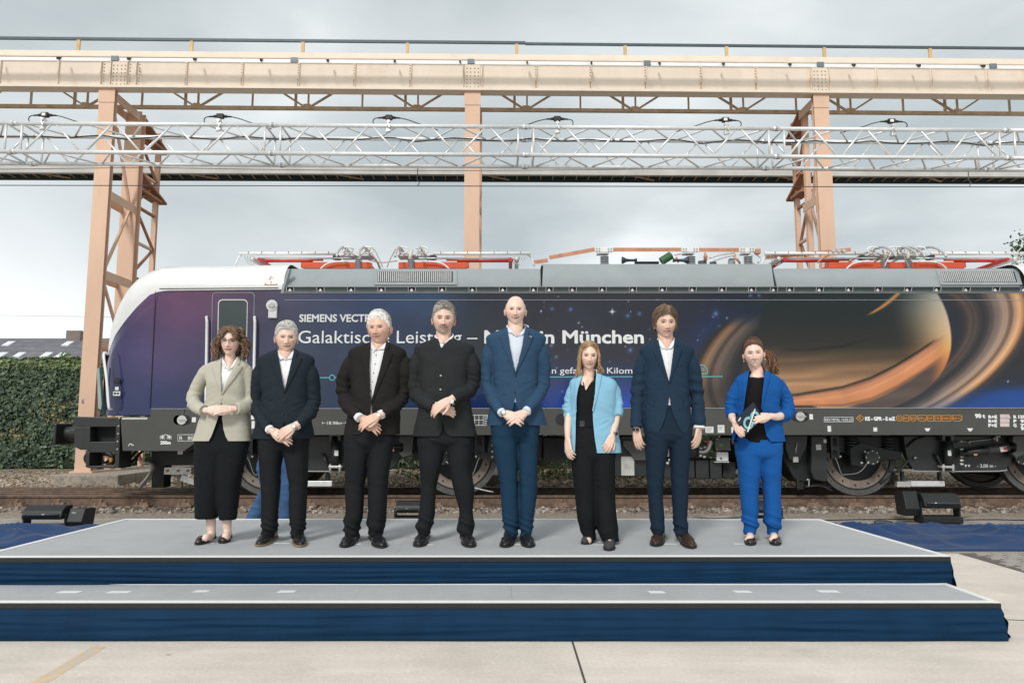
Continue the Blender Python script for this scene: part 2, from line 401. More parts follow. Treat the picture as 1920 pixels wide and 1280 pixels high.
FR1 = G(1875, 1130.5, ZL); BR1 = Vector((G(1778, 1096, ZL).x, fr.y-.002, ZL)); FL1 = G(-80, 1130.5, ZL); FL1.x = fl.x-.30; FL1.y = FR1.y; BL1 = Vector((fl.x-.30, fr.y-.002, ZL))
st1, bl, br, fr1, fl1 = stage('stage_step', 'lower grey carpeted stage step with white front edge, navy skirt and white tape marks', (BL1, BR1, FR1, FL1), ZL, 0)
skirt(st1, fl1, fr1, ZL-.028, .004, 11, .018, .045); skirt(st1, fr1, br, ZL-.028, .004, 14, .02, .03)
m = MB(); m.bar(fl1+Vector((0, -.004, -.014)), fr1+Vector((0, -.004, -.014)), .012, .03); m.build('fascia', M['black'], st1)
m = MB(); m.b2((fl1.x+.04, fl1.y+.04, .0), (fr1.x-.06, bl.y-.06, ZL-.052)); m.build('substructure', M['black'], st1)
# tape marks
tm = mat('white_gaffer_tape', (.78, .78, .76), .6, var=.05)
def tape(par, u0, u1, v, z, dep=.035, sk=0):
    a, b = G(u0, v, z), G(u1, v, z); m = MB(); t = .0052
    q = [Vector((a.x, a.y-dep/2, z+t)), Vector((b.x, b.y-dep/2+sk*.004, z+t)), Vector((b.x+sk*.01, b.y+dep/2, z+t)), Vector((a.x+sk*.012, a.y+dep/2+.003, z+t))]
    m.prism(q, (0, 0, .0012)); m.build('tape_mark', tm, par, recalc=True)
for u0, u1, v in ((388, 402, 1019), (514, 543, 1019.5), (661, 677, 1021), (797, 812, 1022), (957, 980, 1021.5), (1111, 1134, 1022), (1244, 1269, 1020.5), (1377, 1398, 1020.5)):
    tape(st2, u0, u1, v, ZU)
for u0, u1, v, s_ in ((108, 149, 1111, 1), (201, 243, 1111, 1), (362, 390, 1109.5, 1), (520, 552, 1110, 1), (1218, 1247, 1111, -1), (1378, 1409, 1110, -1), (1535, 1573, 1109.5, -1)):
    tape(st1, u0, u1, v, ZL, .06, s_)

# loose blue cloth heaps behind the stage at both sides
cloth2 = mat('blue_loose_cloth', (.007, .036, .115), .6, var=.12, scale=6, spec=.25, sheen=.15)
def cloth_heap(name, lab, u0, u1, v0, v1, seed, xlim=None):
    """a spread sheet of cloth on the ground in soft folds"""
    a = G(u0, v1, 0); b = G(u1, v0, 0); x0, x1 = a.x, G(u1, v1, 0).x; y0, y1 = a.y, b.y
    nx, ny = 150, 60; X, Yg = np.meshgrid(np.linspace(0, 1, nx), np.linspace(0, 1, ny))
    X = X.ravel(); Yg = Yg.ravel(); wx = x0+(x1-x0)*X; wy = y0+(y1-y0)*Yg
    wob = .05*noise3(np.c_[wx*1.1, 0*wx, 0*wx], seed=seed); wob2 = .05*noise3(np.c_[wx*1.2, 0*wx+5, 0*wx], seed=seed+1)
    wy = wy+wob*(1-Yg)+wob2*Yg; wx = wx+.08*noise3(np.c_[wy*4, 0*wx+9, 0*wx], seed=seed)*(np.abs(X-.5)*2)
    q = np.c_[wx*1.3+wy*.6, wy*3.4+wx*.9+.5*np.sin(wx*1.9), 0*wx]
    r1 = 1-np.abs(noise3(q, seed=seed+2)); r2 = 1-np.abs(noise3(q*(1.7, 1.6, 1), seed=seed+4))
    h = .13*r1**4+.045*r2**2+.012*noise3(q*3, seed=seed+5)
    edge = np.minimum(1, np.minimum(np.minimum(X, 1-X)*9, np.minimum(Yg*5, (1-Yg)*2.2))); z = .008+np.maximum(h, 0)*edge**.6+.012*edge
    m = MB(); V_ = np.c_[wx, wy, z]; m.grid([[tuple(V_[j*nx+i]) for i in range(nx)] for j in range(ny)])
    o = m.build(name, cloth2, None, smooth=True); tag(o, lab, 'cloth'); o.modifiers.new('thick', 'SOLIDIFY').thickness = .004; return o
cloth_heap('blue_cloth', 'blue cloth lying crumpled on the ground beside the left lamp', -330, 120, 995, 1028, 3)
cloth_heap('blue_cloth', 'large blue cloth spread in folds on the ground right of the stage', 1590, 2330, 988, 1034, 21)

# ================================================================= railway track and trackside
YT = 12.45; ZR = .216
M['rail'] = mat('rusty_rail_steel', (.17, .115, .085), .6, .3, var=.3, scale=12, dirt=(.27, .17, .11), dscale=3)
M['railtop'] = mat('worn_rail_head', (.34, .27, .22), .4, .7, var=.2, scale=9)
M['wood'] = mat('oiled_wooden_sleeper', (.13, .095, .07), .85, var=.35, scale=7, bump=.4, stretch=(4, .6, 4), bscale=20)
M['ballast'] = mat('ballast_bed', (.26, .22, .18), .95, var=.4, scale=25, bump=1, bscale=40)
b = MB(); b.grid([[(-80, YB-.01, -.01), (80, YB-.01, -.01)], [(-80, YB+.01, .004), (80, YB+.01, .004)], [(-80, YB+.3, .035), (80, YB+.3, .035)], [(-80, 13.42, .035), (80, 13.42, .035)]]); b.build('track_bed', M['ballast'], None, kind='structure')
b = MB(); b.grid([[(-200, 13.38, -.02), (200, 13.38, -.02)], [(-200, 13.5, .17), (200, 13.5, .17)], [(-200, 70, .18), (200, 70, .18)]]); b.build('trackside_ground', M['earth'], None, kind='structure')
track = thing('railway_track', (0, YT, 0), 'rusty railway track on ballast running under the locomotive', 'track')
prof = [(-.07, 0), (.07, 0), (.07, .012), (.012, .03), (.012, .125), (.034, .138), (.036, .168), (.03, .172), (-.03, .172), (-.036, .168), (-.034, .138), (-.012, .125), (-.012, .03), (-.07, .012)]
def rail(par, x0, x1, ya, yb, z0=.044, name='rail'):
    m = MB(); k = len(prof); vs = [(x0, ya+p[0], z0+p[1]) for p in prof]+[(x1, yb+p[0], z0+p[1]) for p in prof]
    fs = [tuple(range(k)), tuple(range(2*k-1, k-1, -1))]+[(i, k+i, k+(i+1) % k, (i+1) % k) for i in range(k)]
    m.add(vs, fs); m.m[2+7] = 1
    return m.build(name, [M['rail'], M['railtop']], par, recalc=True)
rail(track, -60, 60, 11.715, 11.715); rail(track, -60, 60, 13.185, 13.185)
sp = thing('spare_rails', (-20, 12.3, 0), 'three spare rusty rails lying side by side between the track rails at the left', 'rails')
for yy, xe in ((12.02, -4.9), (12.42, -5.1), (12.82, -5.5)): rail(sp, -60, xe, yy, yy, .05)
m = MB(); m.box((0, 0, 0), (.25, 2.62, .14), None); sl = m.mesh('sleeper'); sl.materials.append(M['wood'])
# fastening: plate, clip and bolt
m = MB(); m.box((0, 0, .012), (.24, .34, .022)); m.box((0, -.10, .04), (.10, .05, .04)); m.cyl((0, -.115, .03), (0, -.115, .10), .02, 8); m.cyl((0, -.115, .075), (0, -.115, .11), .03, 6)
m.cyl((.07, -.12, .02), (.07, -.12, .065), .022, 6); m.cyl((-.08, -.14, .02), (-.08, -.14, .06), .022, 6)
fa = m.mesh('fastening'); fa.materials.append(mat('rusty_fastening', (.28, .19, .14), .8, .2, var=.3, scale=30))
for i in range(-17, 18):
    x = i*.655+.12
    inst('sleeper', sl, track, (x, YT, -.012), (0, 0, random.uniform(-.01, .01)))
    inst('rail_fastening', fa, track, (x, 11.715, .056), (0, 0, random.uniform(-.05, .05)))
# ballast stones
def stones(name, lab, n, fx, size, m_, zf, cols):
    b = MB()
    for i in range(n):
        x, y = fx(); s_ = random.uniform(*size); q = Matrix.Rotation(random.uniform(0, 6.3), 3, (random.random()-.5, random.random()-.5, random.random()+.01)) if True else None
        vs = [q @ Vector((a*s_*random.uniform(.3, .55), c*s_*random.uniform(.3, .55), d*s_*random.uniform(.25, .42))) for a in (-1, 1) for c in (-1, 1) for d in (-1, 1)]
        vs = [v+Vector((x, y, zf(x, y)+s_*.15)) for v in vs]; c = random.choice(cols); k = random.uniform(.75, 1.2); c = tuple(a*k for a in c)
        b.add(vs, [(0, 1, 3, 2), (4, 6, 7, 5), (0, 4, 5, 1), (2, 3, 7, 6), (0, 2, 6, 4), (1, 5, 7, 3)], c)
    o = b.build(name, m_, None, colors=True, kind='stuff'); tag(o, lab, 'gravel'); return o
stm = mat('loose_stone', (1, 1, 1), .9, vcol=True, var=.15, scale=40)
stones('ballast_stones', 'loose grey and tan ballast stones along the near rail', 3000, lambda: (random.uniform(-11, 11), 10.85+.62*random.random()**.8), (.03, .075), stm, lambda x, y: .03, [(.30, .25, .21), (.20, .17, .145), (.42, .37, .32), (.14, .115, .095), (.27, .20, .15)])
stones('bank_stones', 'small stones and debris on the bank behind the track', 3800, lambda: (random.uniform(-12, 10), 13.45+3.2*random.random()**1.2), (.03, .07), stm, lambda x, y: .175, [(.42, .36, .30), (.33, .28, .23), (.45, .38, .28), (.24, .17, .12)])
# leaf litter
lm = mat('leaf_surface', (1, 1, 1), .65, vcol=True, var=.1, scale=3)
def leaves(pts, nrm, size, cols, jit=.8):
    n = len(pts); d = rng.normal(size=(n, 3)); d /= np.linalg.norm(d, axis=1, keepdims=True)
    nn = nrm+jit*d; nn /= np.linalg.norm(nn, axis=1, keepdims=True)
    t = np.cross(nn, rng.normal(size=(n, 3))); t /= np.linalg.norm(t, axis=1, keepdims=True); u = np.cross(nn, t)
    s_ = rng.uniform(size[0], size[1], (n, 1))
    V_ = np.stack([pts-t*s_*.6, pts+u*s_*.34+nn*s_*.06, pts+t*s_*.6, pts-u*s_*.34+nn*s_*.06], 1).reshape(-1, 3)
    c = np.array(cols)[rng.integers(0, len(cols), n)]*rng.uniform(.7, 1.25, (n, 1)); C_ = np.repeat(c, 4, 0)
    b = MB(); b.v = V_.tolist(); b.f = [(4*i, 4*i+1, 4*i+2, 4*i+3) for i in range(n)]; b.c = C_.tolist(); b.m = [0]*n; return b
n = 9000; pp = np.c_[rng.uniform(-13, 10, n), 13.5+rng.random(n)**1.3*5.6, np.full(n, .195)]
leaves(pp, np.tile([0, 0, 1.], (n, 1)), (.03, .08), [(.30, .20, .10), (.42, .30, .16), (.20, .12, .07), (.46, .38, .22), (.12, .14, .05)], .4).build('leaf_litter', lm, None, colors=True, kind='stuff')['label'] = 'dry brown leaves and litter scattered on the bank below the hedge'
# low weeds under the middle of the locomotive
n = 3500; pp = np.c_[rng.normal(1.6, 2.6, n), 15.2+rng.random(n)*2.0, .2+rng.random(n)**2*.22]
leaves(pp, np.tile([0, -.4, .6], (n, 1)), (.04, .09), [(.07, .11, .03), (.16, .17, .05), (.30, .26, .10), (.05, .08, .025)], .9).build('low_weeds', lm, None, colors=True, kind='stuff')['label'] = 'low green and yellow weeds on the bank seen under the locomotive'

# ================================================================= hedge
hd = thing('hedge', (-6, 19.4, .18), 'tall clipped beech hedge of dark green leaves at the left behind the track', 'hedge')
ZH = P(70, 676, 19.1).z
core = MB(); core.b2((-30, 19.25, .2), (14, 20.6, ZH-.14)); core.build('shaded_core', mat('hedge_shade', (.018, .026, .012), 1, var=.5, scale=8), hd)  # solid box, its near-black colour paints the shade behind the leaves
def hedge_pts(n, x0, x1):
    x = rng.uniform(x0, x1, n); f = rng.random(n); top = f < .14
    z = np.where(top, ZH+rng.normal(0, .03, n), .22+(ZH-.22)*rng.random(n)); y = np.where(top, 19.1+1.4*rng.random(n), 19.12)
    bmp = noise3(np.c_[x*1.6, z*1.9, 0*x], seed=2)*.17+noise3(np.c_[x*5, z*6, 0*x], seed=4)*.07
    y = y+np.where(top, 0, bmp+rng.normal(0, .035, n)+.12*ss(.75, .2, z)); z = z+np.where(top, bmp*1.0, 0)
    nr = np.where(top[:, None], [0, 0, 1.], [0, -1., .25]); return np.c_[x, y, z], nr
a, an = hedge_pts(34000, -19, -9.2); b_, bn = hedge_pts(9000, -9.2, 13)
cols = [(.07, .105, .065), (.10, .15, .085), (.055, .09, .06), (.13, .185, .105), (.085, .125, .085)]
lf = leaves(np.r_[a, b_], np.r_[an, bn], (.045, .135), cols, .75)
# some yellowed leaves in patches low down
c = np.array(lf.c); v = np.array(lf.v); pm = (noise3(np.c_[v[:, 0]*1.3, v[:, 2]*2, 0*v[:, 0]], seed=9) > .25) & (v[:, 2] < 1.9) & (np.repeat(rng.random(len(c)//4), 4) < .22); c[pm] = (.34, .25, .10)
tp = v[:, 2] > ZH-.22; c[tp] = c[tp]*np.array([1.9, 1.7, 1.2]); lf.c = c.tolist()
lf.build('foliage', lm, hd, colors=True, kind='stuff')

# ================================================================= far house with slate roof
hs = thing('house', (-30, 46, 0), 'long house with grey slate roof and roof windows beyond the hedge', 'house')
rz = P(0, 634, 46).z; m = MB(); m.b2((-60, 41, 0), (-19, 51, 4.0)); m.build('wall', mat('render_wall', (.55, .52, .47), .9), hs)
m = MB(); m.prism([(-61, 40.6, 3.9), (-61, 46, rz), (-61, 51.4, 3.9)], (42.5, 0, 0)); m.build('roof', mat('slate_roof', (.135, .135, .15), .75, var=.25, scale=1.6, dirt=(.19, .19, .21), dscale=.7, stretch=(1, 1, 3)), hs, recalc=True)
nrm = Vector((0, -(rz-3.9), 5.4)).normalized(); upd = Vector((0, 5.4, rz-3.9)).normalized()
glm = mat('roof_window_glass', (.75, .80, .84), .15, var=.02)
def roof_win(u, v):
    # hit the roof plane along the view ray
    o = Vector((0, 0, CAM_H)); d = P(u, v, 10)-o; p0 = Vector((0, 40.6, 3.9)); t = (p0-o).dot(nrm)/d.dot(nrm); c = o+d*t
    m = MB(); q = [c+Vector((a*.22, 0, 0))+upd*(b*.36)+nrm*.06 for a, b in ((-1, -1), (1, -1), (1, 1), (-1, 1))]; m.prism(q, -nrm*.1)
    o_ = m.build('roof_window', M['white'], hs, recalc=True)
    m = MB(); q = [c+Vector((a*.18, 0, 0))+upd*(b*.31)+nrm*.075 for a, b in ((-1, -1), (1, -1), (1, 1), (-1, 1))]; m.prism(q, -nrm*.01); m.build('pane', glm, o_, recalc=True)
for u, v in ((16, 645), (127, 645), (2, 666), (36, 666), (87, 666), (114, 667), (-40, 645), (-60, 666)): roof_win(u, v)
m = MB(); c = P(144, 632, 46); m.box((c.x, 46, rz), (.9, .8, .9)); m.build('chimney', mat('chimney_brick', (.22, .18, .16), .9), hs)
# shrub / tree beside it and crown at the far right
bark = mat('tree_bark', (.10, .08, .06), .95, var=.3, scale=20, bump=.5)
def tree(name, lab, base, trunk_h, cc, cr_, n, cols, size, seed):
    t = thing(name, base, lab, 'tree'); base = Vector(base); cc = Vector(cc); m = MB()
    m.tube(cr([base, base.lerp(cc, .35)+Vector((.1, 0, 0)), cc+Vector((0, 0, -.1*cr_[2]))], 5), np.linspace(trunk_h, trunk_h*.45, 11), 9)
    rr = random.Random(seed)
    for i in range(9):
        a = rr.uniform(0, 6.28); s_ = cc.lerp(base, rr.uniform(.1, .5)); e_ = cc+Vector((math.cos(a)*cr_[0]*.75, math.sin(a)*cr_[1]*.75, rr.uniform(-.5, .7)*cr_[2]))
        m.tube(cr([s_, s_.lerp(e_, .5)+Vector((0, 0, .25)), e_], 4), np.linspace(trunk_h*.4, .02, 9), 6)
    m.build('trunk', bark, t, smooth=True)
    # clumps of leaves in an uneven crown
    k = 46; g = np.random.default_rng(seed); d = g.normal(size=(k, 3)); d /= np.linalg.norm(d, axis=1, keepdims=True); cen = np.array(cc)+d*np.array(cr_)*g.uniform(.35, 1, (k, 1))
    ci = g.integers(0, k, n); dd_ = g.normal(size=(n, 3)); pts = cen[ci]+dd_*np.array(cr_)*.13
    leaves(pts, np.tile([0, 0, .6], (n, 1)), size, cols, 1.0).build('crown', lm, t, colors=True, kind='stuff')
tree('small_tree', 'pale green bushy tree behind the hedge beside the crane column', (P(135, 660, 30).x, 30, .18), .12, (P(133, 668, 30).x, 30, 3.4), (.75, .8, 1.0), 4200, [(.20, .28, .12), (.16, .23, .10), (.26, .33, .15)], (.06, .12), 5)
c = P(2010, 520, 24)
tree('tree', 'green leafy tree whose crown edge shows at the right edge above the locomotive', (c.x+.3, 24, .18), .22, (c.x, 24, c.z), (1.75, 1.7, 2.2), 12000, [(.05, .11, .025), (.09, .17, .04), (.035, .08, .02)], (.08, .15), 8)

# ================================================================= crane runway
M['girder'] = mat('faded_cream_girder_paint', (.78, .68, .575), .7, var=.05, scale=1.2, dirt=(.66, .50, .37), dscale=1.1, dlo=.58, dhi=.85, stretch=(2, 2, .8))
M['column'] = mat('faded_salmon_column_paint', (.70, .475, .345), .7, var=.05, scale=1.2, dirt=(.60, .36, .23), dscale=1.3, dlo=.56, dhi=.85, stretch=(2, 2, .9))
M['rust'] = mat('rust_brown_bracket_paint', (.36, .165, .09), .75, var=.15, scale=5)
M['tan'] = mat('tan_lattice_paint', (.52, .40, .28), .7, var=.18, scale=3, dirt=(.38, .25, .14), dscale=5)
YC = 14.6; zb = P(885, 171.5, YC).z
A = G(-200, 162, zb); B = G(2100, 180.5, zb); ex = (B-A).normalized(); ey = Vector((-ex.y, ex.x, 0))
O = G(885, 171.5, zb); O.z = 0
def K(s, d, z): return O+ex*s+ey*d+Vector((0, 0, z))
def SOF(u, v, d=0):
    """distance along the runway for photo position u,v on the vertical plane d behind the girder face"""
    o = Vector((0, 0, CAM_H)); r = P(u, v, 10)-o; n_ = ey; p0 = K(0, d, 0); t = (p0-o).dot(n_)/r.dot(n_); h = o+r*t
    return (h-O).dot(ex), h.z
zt = SOF(885, 113, 0)[1]
crane = thing('crane_runway', K(0, .5, 0), 'salmon and cream steel crane runway on three columns spanning above the locomotive', 'crane runway')
S0, S1 = -16, 17
def kbar(m, s0, d0, z0, s1, d1, z1, w_, h_): m.bar(K(s0, d0, z0), K(s1, d1, z1), w_, h_)
def kbox(m, s0, s1, d0, d1, z0, z1):
    q = [K(s0, d0, z0), K(s1, d0, z0), K(s1, d1, z0), K(s0, d1, z0)]; m.prism(q, (0, 0, z1-z0))
# main girder: web, flanges
m = MB(); kbox(m, S0, S1, .02, .034, zb+.05, zt-.03); m.build('girder_web', M['girder'], crane, recalc=True)
for z0, z1, nm in ((zb, zb+.05, 'bottom_flange'), (zt-.03, zt, 'top_flange')):
    m = MB(); kbox(m, S0, S1, -.07, .20, z0, z1); m.build(nm, M['girder'], crane, recalc=True)
zt2 = SOF(885, 105, .3)[1]
m = MB(); kbox(m, S0, S1, .22, .9, zt+.005, zt2); m.build('walkway_edge', M['girder'], crane, recalc=True)
colu = {'l': SOF(201, 171)[0], 'm': SOF(886, 172)[0], 'r': SOF(1539, 176)[0]}
rv = MB()
def rivet(s, d, z):
    p = K(s, d, z); rv.cyl(p, p-ey*.012, .017, 6, .011)
for u in (-0, 109, 350, 455, 561, 666, 771, 1007, 1109, 1212, 1316, 1419, 1645, 1748, 1852, 1955):
    s_ = SOF(u, 145)[0]; m = MB(); kbox(m, s_-.006, s_+.006, -.02, .019, zb+.051, zt-.031); kbox(m, s_-.045, s_-.007, .008, .019, zb+.052, zt-.032); m.build('web_stiffener', M['girder'], crane, recalc=True)
    if 340 < u < 1430:
        for q in range(5): rivet(s_-.026, .008, zb+.09+q*.035); rivet(s_-.026, .008, zt-.07-q*.06)
for key, hw in (('l', .42), ('m', .30), ('r', .30)):
    s_ = colu[key]; c0 = s_+(.22 if key == 'l' else 0)
    m = MB(); kbox(m, c0-.16, c0+.16, .006, .019, zb+.053, zt-.033); m.build('splice_plate', M['girder'], crane, recalc=True)
    for q in range(6):
        for x in (-.12, -.045, .045, .12): rivet(c0+x, .006, zb+.10+q*.082)
    for x in ((-.37, -.17, .17, .36) if key == 'l' else (-.2, .2)):
        m = MB(); kbox(m, c0+x-.006, c0+x+.006, -.03, .019, zb+.051, zt-.031); m.build('web_stiffener', M['girder'], crane, recalc=True)
        if key == 'l':
            for q in range(7): rivet(c0+x+.05, .019, zb+.09+q*.075)
rv.build('rivets', M['tan'], crane, kind='stuff')
# upper guard rail: dark pipe on short posts
dr = .55; zr0 = SOF(885, 80, dr)[1]
m = MB()
kbar(m, S0, dr, zr0, SOF(985, 80, dr)[0], dr, zr0, .05, .055); m.build('guard_rail', mat('dark_blue_grey_pipe', (.06, .09, .11), .5), crane)
m = MB(); kbar(m, SOF(985, 80, dr)[0], dr, zr0-.02, S1, dr, zr0-.02, .045, .05); m.build('guard_rail', bpy.data.materials['dark_blue_grey_pipe'], crane)
for u in (-60, 147, 359, 568, 764, 969, 1172, 1362, 1545, 1743, 1940):
    s_ = SOF(u, 88, dr)[0]; m = MB(); kbox(m, s_-.035, s_+.035, dr-.02, dr+.02, zt2, zr0-.028); m.build('guard_post', mat('ochre_post_paint', (.62, .42, .20), .7) if 'ochre_post_paint' not in bpy.data.materials else bpy.data.materials['ochre_post_paint'], crane, recalc=True)
# conductor bars in front of the top flange
zc = SOF(885, 117, -.3)[1]
for i in range(4):
    m = MB(); kbar(m, S0, -.30+i*.02, zc-.035+i*.026, S1, -.30+i*.02, zc-.035+i*.029, .014, .026); m.build('conductor_bar', M['white'], crane)
for u in (-10, 114, 245, 368, 492, 616, 741, 863, 988, 1108, 1235, 1354, 1478, 1597, 1718, 1838, 1960):
    s_ = SOF(u, 115, -.25)[0]; m = MB(); kbar(m, s_, -.38, zc-.03, s_, -.13, zc+.09, .025, .05); m.build('bar_clamp', M['black'], crane)
for u in (216, 552, 883, 1213, 1537, 1860):
    s_ = SOF(u, 112, -.3)[0]; m = MB(); kbox(m, s_-.07, s_+.07, -.335, -.30, zc-.045, zc+.055); m.build('feed_box', mat('grey_blue_box', (.16, .20, .23), .5) if 'grey_blue_box' not in bpy.data.materials else bpy.data.materials['grey_blue_box'], crane, recalc=True)
# lattice girder behind, hanging lower
dl = .95; zl = SOF(885, 206, dl)[1]; zlt = SOF(885, 163, dl)[1]-.1
m = MB(); kbar(m, S0, dl, zl, S1, dl, zl, .07, .075); m.build('lattice_chord', M['tan'], crane)
m = MB(); kbar(m, S0, dl, zlt+.1, S1, dl, zlt+.1, .07, .07); m.build('lattice_chord', M['tan'], crane)
pitch = (SOF(1392, 200, dl)[0]-SOF(782, 200, dl)[0])/3; s00 = SOF(782, 200, dl)[0]
for i in range(-8, 9):
    s_ = s00+i*pitch
    for sg in (-1, 1):
        m = MB(); kbar(m, s_+sg*.05, dl, zl+.03, s_+sg*.80, dl, zlt+.08, .05, .035); m.build('lattice_brace', M['tan'], crane)
    for off, wd, dd_ in ((.0+.02, .035, 0), (pitch*.5, .035, 0), (-.26, .055, .0)):
        m = MB(); kbox(m, s_+off-wd/2, s_+off+wd/2, dl-.02+dd_, dl+.02+dd_, zl+.035, zlt+.07); m.build('lattice_post', M['tan'], crane, recalc=True)
    m = MB(); kbox(m, s_-.08, s_+.08, dl-.045, dl-.037, zl-.03, zl+.09); m.build('gusset_plate', M['tan'], crane, recalc=True)

# columns
zp = .386
def hcol(s_, d, wd, z0, z1, nm='column', mt='column', dep=.13):
    m = MB(); t = .018
    kbox(m, s_-wd/2, s_+wd/2, d, d+t, z0, z1); kbox(m, s_-wd/2, s_+wd/2, d+dep-t, d+dep, z0, z1); kbox(m, s_-.008, s_+.008, d+t, d+dep-t, z0, z1)
    return m.build(nm, M[mt], crane, recalc=True)
def tower(s_, d2, d3, twin, side):
    hcol(s_, 0, .315, zp, zb-.002)
    if twin: hcol(s_, d2, .35, zp, zb-.002, dep=.2)
    else: hcol(s_-side*.0, d2, .12, zp, zb-.002, 'rear_leg', 'column', .10)
    hcol(s_, d3, .11, zp, zb-.02, 'rear_leg', 'column', .09)
    e2 = d2
    # batten plates joining the front and second leg
    for z_ in (zb-.14, 6.02, 4.35, 2.95, 1.75, .75):
        
        for e_ in (-.152, .135):
            m = MB(); kbox(m, s_+e_, s_+e_+.017, .132, d2-.002, z_-.09, z_+.09); m.build('batten_plate', M['column'], crane, recalc=True)
    zz = [.5, 1.75, 2.95, 4.35, 6.02, zb-.25]
    for i in range(5):
        a0, a1 = (zz[i], zz[i+1]) if i % 2 else (zz[i+1], zz[i])
        m = MB(); kbar(m, s_+.05, .14, a0, s_+.05, d2-.01, a1, .05, .05); m.build('cross_brace', M['column'], crane)
    # lattice between the second and rear leg
    dd0 = d2+(.2 if twin else .1); nz = 9; hs_ = [zp+.15+(zb-.6-zp)*i/nz for i in range(nz+1)]
    for i in range(nz+1):
        m = MB(); kbar(m, s_, dd0, hs_[i], s_, d3, hs_[i], .06, .055); m.build('lattice_rung', M['rust' if i % 2 else 'column'], crane)
        if i < nz:
            p0, p1 = (hs_[i], hs_[i+1]) if i % 2 else (hs_[i+1], hs_[i])
            m = MB(); kbar(m, s_+.02, dd0, p0, s_+.02, d3, p1, .05, .05); m.build('lattice_brace', M['rust'], crane)
    # sloping brackets under the girder and lower down
    for zz0, zz1 in ((zb-.02, zb-.42), (SOF(250, 318, d2)[1]+.05, SOF(250, 318, d2)[1]-.32)):
        m = MB(); kbar(m, s_, dd0, zz0, s_, d3+.35, zz1, .26, .05); m.build('bracket_plate', M['rust'], crane)
        m = MB(); kbox(m, s_-.13, s_+.13, dd0, d3+.1, zz0-.42, zz0-.36); m.build('bracket_plate', M['rust'], crane, recalc=True)
    m = MB(); kbox(m, s_-.22, s_+.22, -.06, .34, zp-.002, zp+.03); m.build('base_plate', M['column'], crane, recalc=True)
    # capital
    m = MB(); kbox(m, s_-.17, s_+.17, -.012, -.001, zb-.30, zb-.03); m.build('cap_plate', M['column'], crane, recalc=True)
tower(colu['l'], 1.12, 2.3, True, 1)
tower(colu['m'], 1.02, 2.25, True, 0)
tower(colu['r'], .8, 1.4, False, 1)
# stencilled number on the left column
def text(s, loc, size, m_, parent, name='lettering', bold=0, thick=0, ext=.0015, sx_=1, rot=(R(90), 0, 0), align='LEFT', sp=1):
    cu = bpy.data.curves.new(name, 'FONT'); cu.body = s; cu.size = size; cu.offset = bold; cu.extrude = ext; cu.align_x = align; cu.space_character = sp; cu.resolution_u = 3
    o = bpy.data.objects.new(name, cu); COL.objects.link(o); dg = bpy.context.evaluated_depsgraph_get(); me = bpy.data.meshes.new_from_object(o.evaluated_get(dg)); bpy.data.objects.remove(o)
    if thick:      # heavier strokes: the outline repeated a little to each side
        k = len(me.vertices); vs = [tuple(q.co) for q in me.vertices]; fs = [tuple(p.vertices) for p in me.polygons]; V2 = []; F2 = []
        for i, (dx, dy) in enumerate([(math.cos(q*.3927), math.sin(q*.3927)) for q in range(16)]+[(0, 0)]): V2 += [(a+dx*thick, b+dy*thick, c+i*.0002) for a, b, c in vs]; F2 += [tuple(q+i*k for q in f) for f in fs]
        me = bpy.data.meshes.new(name); me.from_pydata(V2, [], F2)
    me.transform(Matrix.Diagonal((sx_, 1, 1, 1)))
    me.materials.clear(); me.materials.append(m_); k = bpy.data.objects.new(name, me); COL.objects.link(k); k.location = Vector(loc)-worg(parent); k.rotation_euler = rot; k.parent = parent; _wo[k.name] = Vector(loc); return k
c = P(151.5, 756, 14.58); s_, z_ = SOF(152, 756, -.004)
text('6', K(s_, -.004, z_), .13, mat('stencil_grey', (.22, .17, .15), .8), crane, 'stencil_number')
# concrete plinths
def plinth(u0, u1, y0, y1, lab):
    x0 = P(u0, 895, y0).x; x1 = P(u1, 895, y0).x; o = thing('concrete_plinth', ((x0+x1)/2, (y0+y1)/2, .1), lab, 'plinth')
    m = MB(); m.b2((x0, y0, .02), (x1, y1, zp-.004)); m.build('concrete_block', mat('rough_old_concrete', (.36, .31, .26), .95, var=.3, scale=14, bump=.7, bscale=50, dirt=(.21, .19, .16), dscale=6) if 'rough_old_concrete' not in bpy.data.materials else bpy.data.materials['rough_old_concrete'], o, bevel=.015)
plinth(95, 222, 13.85, 17.3, 'rough concrete foundation block under the left crane column')
x0 = K(colu['m'], 0, 0).x; plinth(proj((x0-.7, 13.85, .4))[0], proj((x0+.7, 13.85, .4))[0], 13.95, 17.3, 'concrete foundation block under the middle crane column, mostly hidden')
x0 = K(colu['r'], 0, 0).x; plinth(proj((x0-.7, 13.85, .4))[0], proj((x0+.7, 13.85, .4))[0], 14.05, 17.0, 'concrete foundation block under the right crane column, behind the wheels')

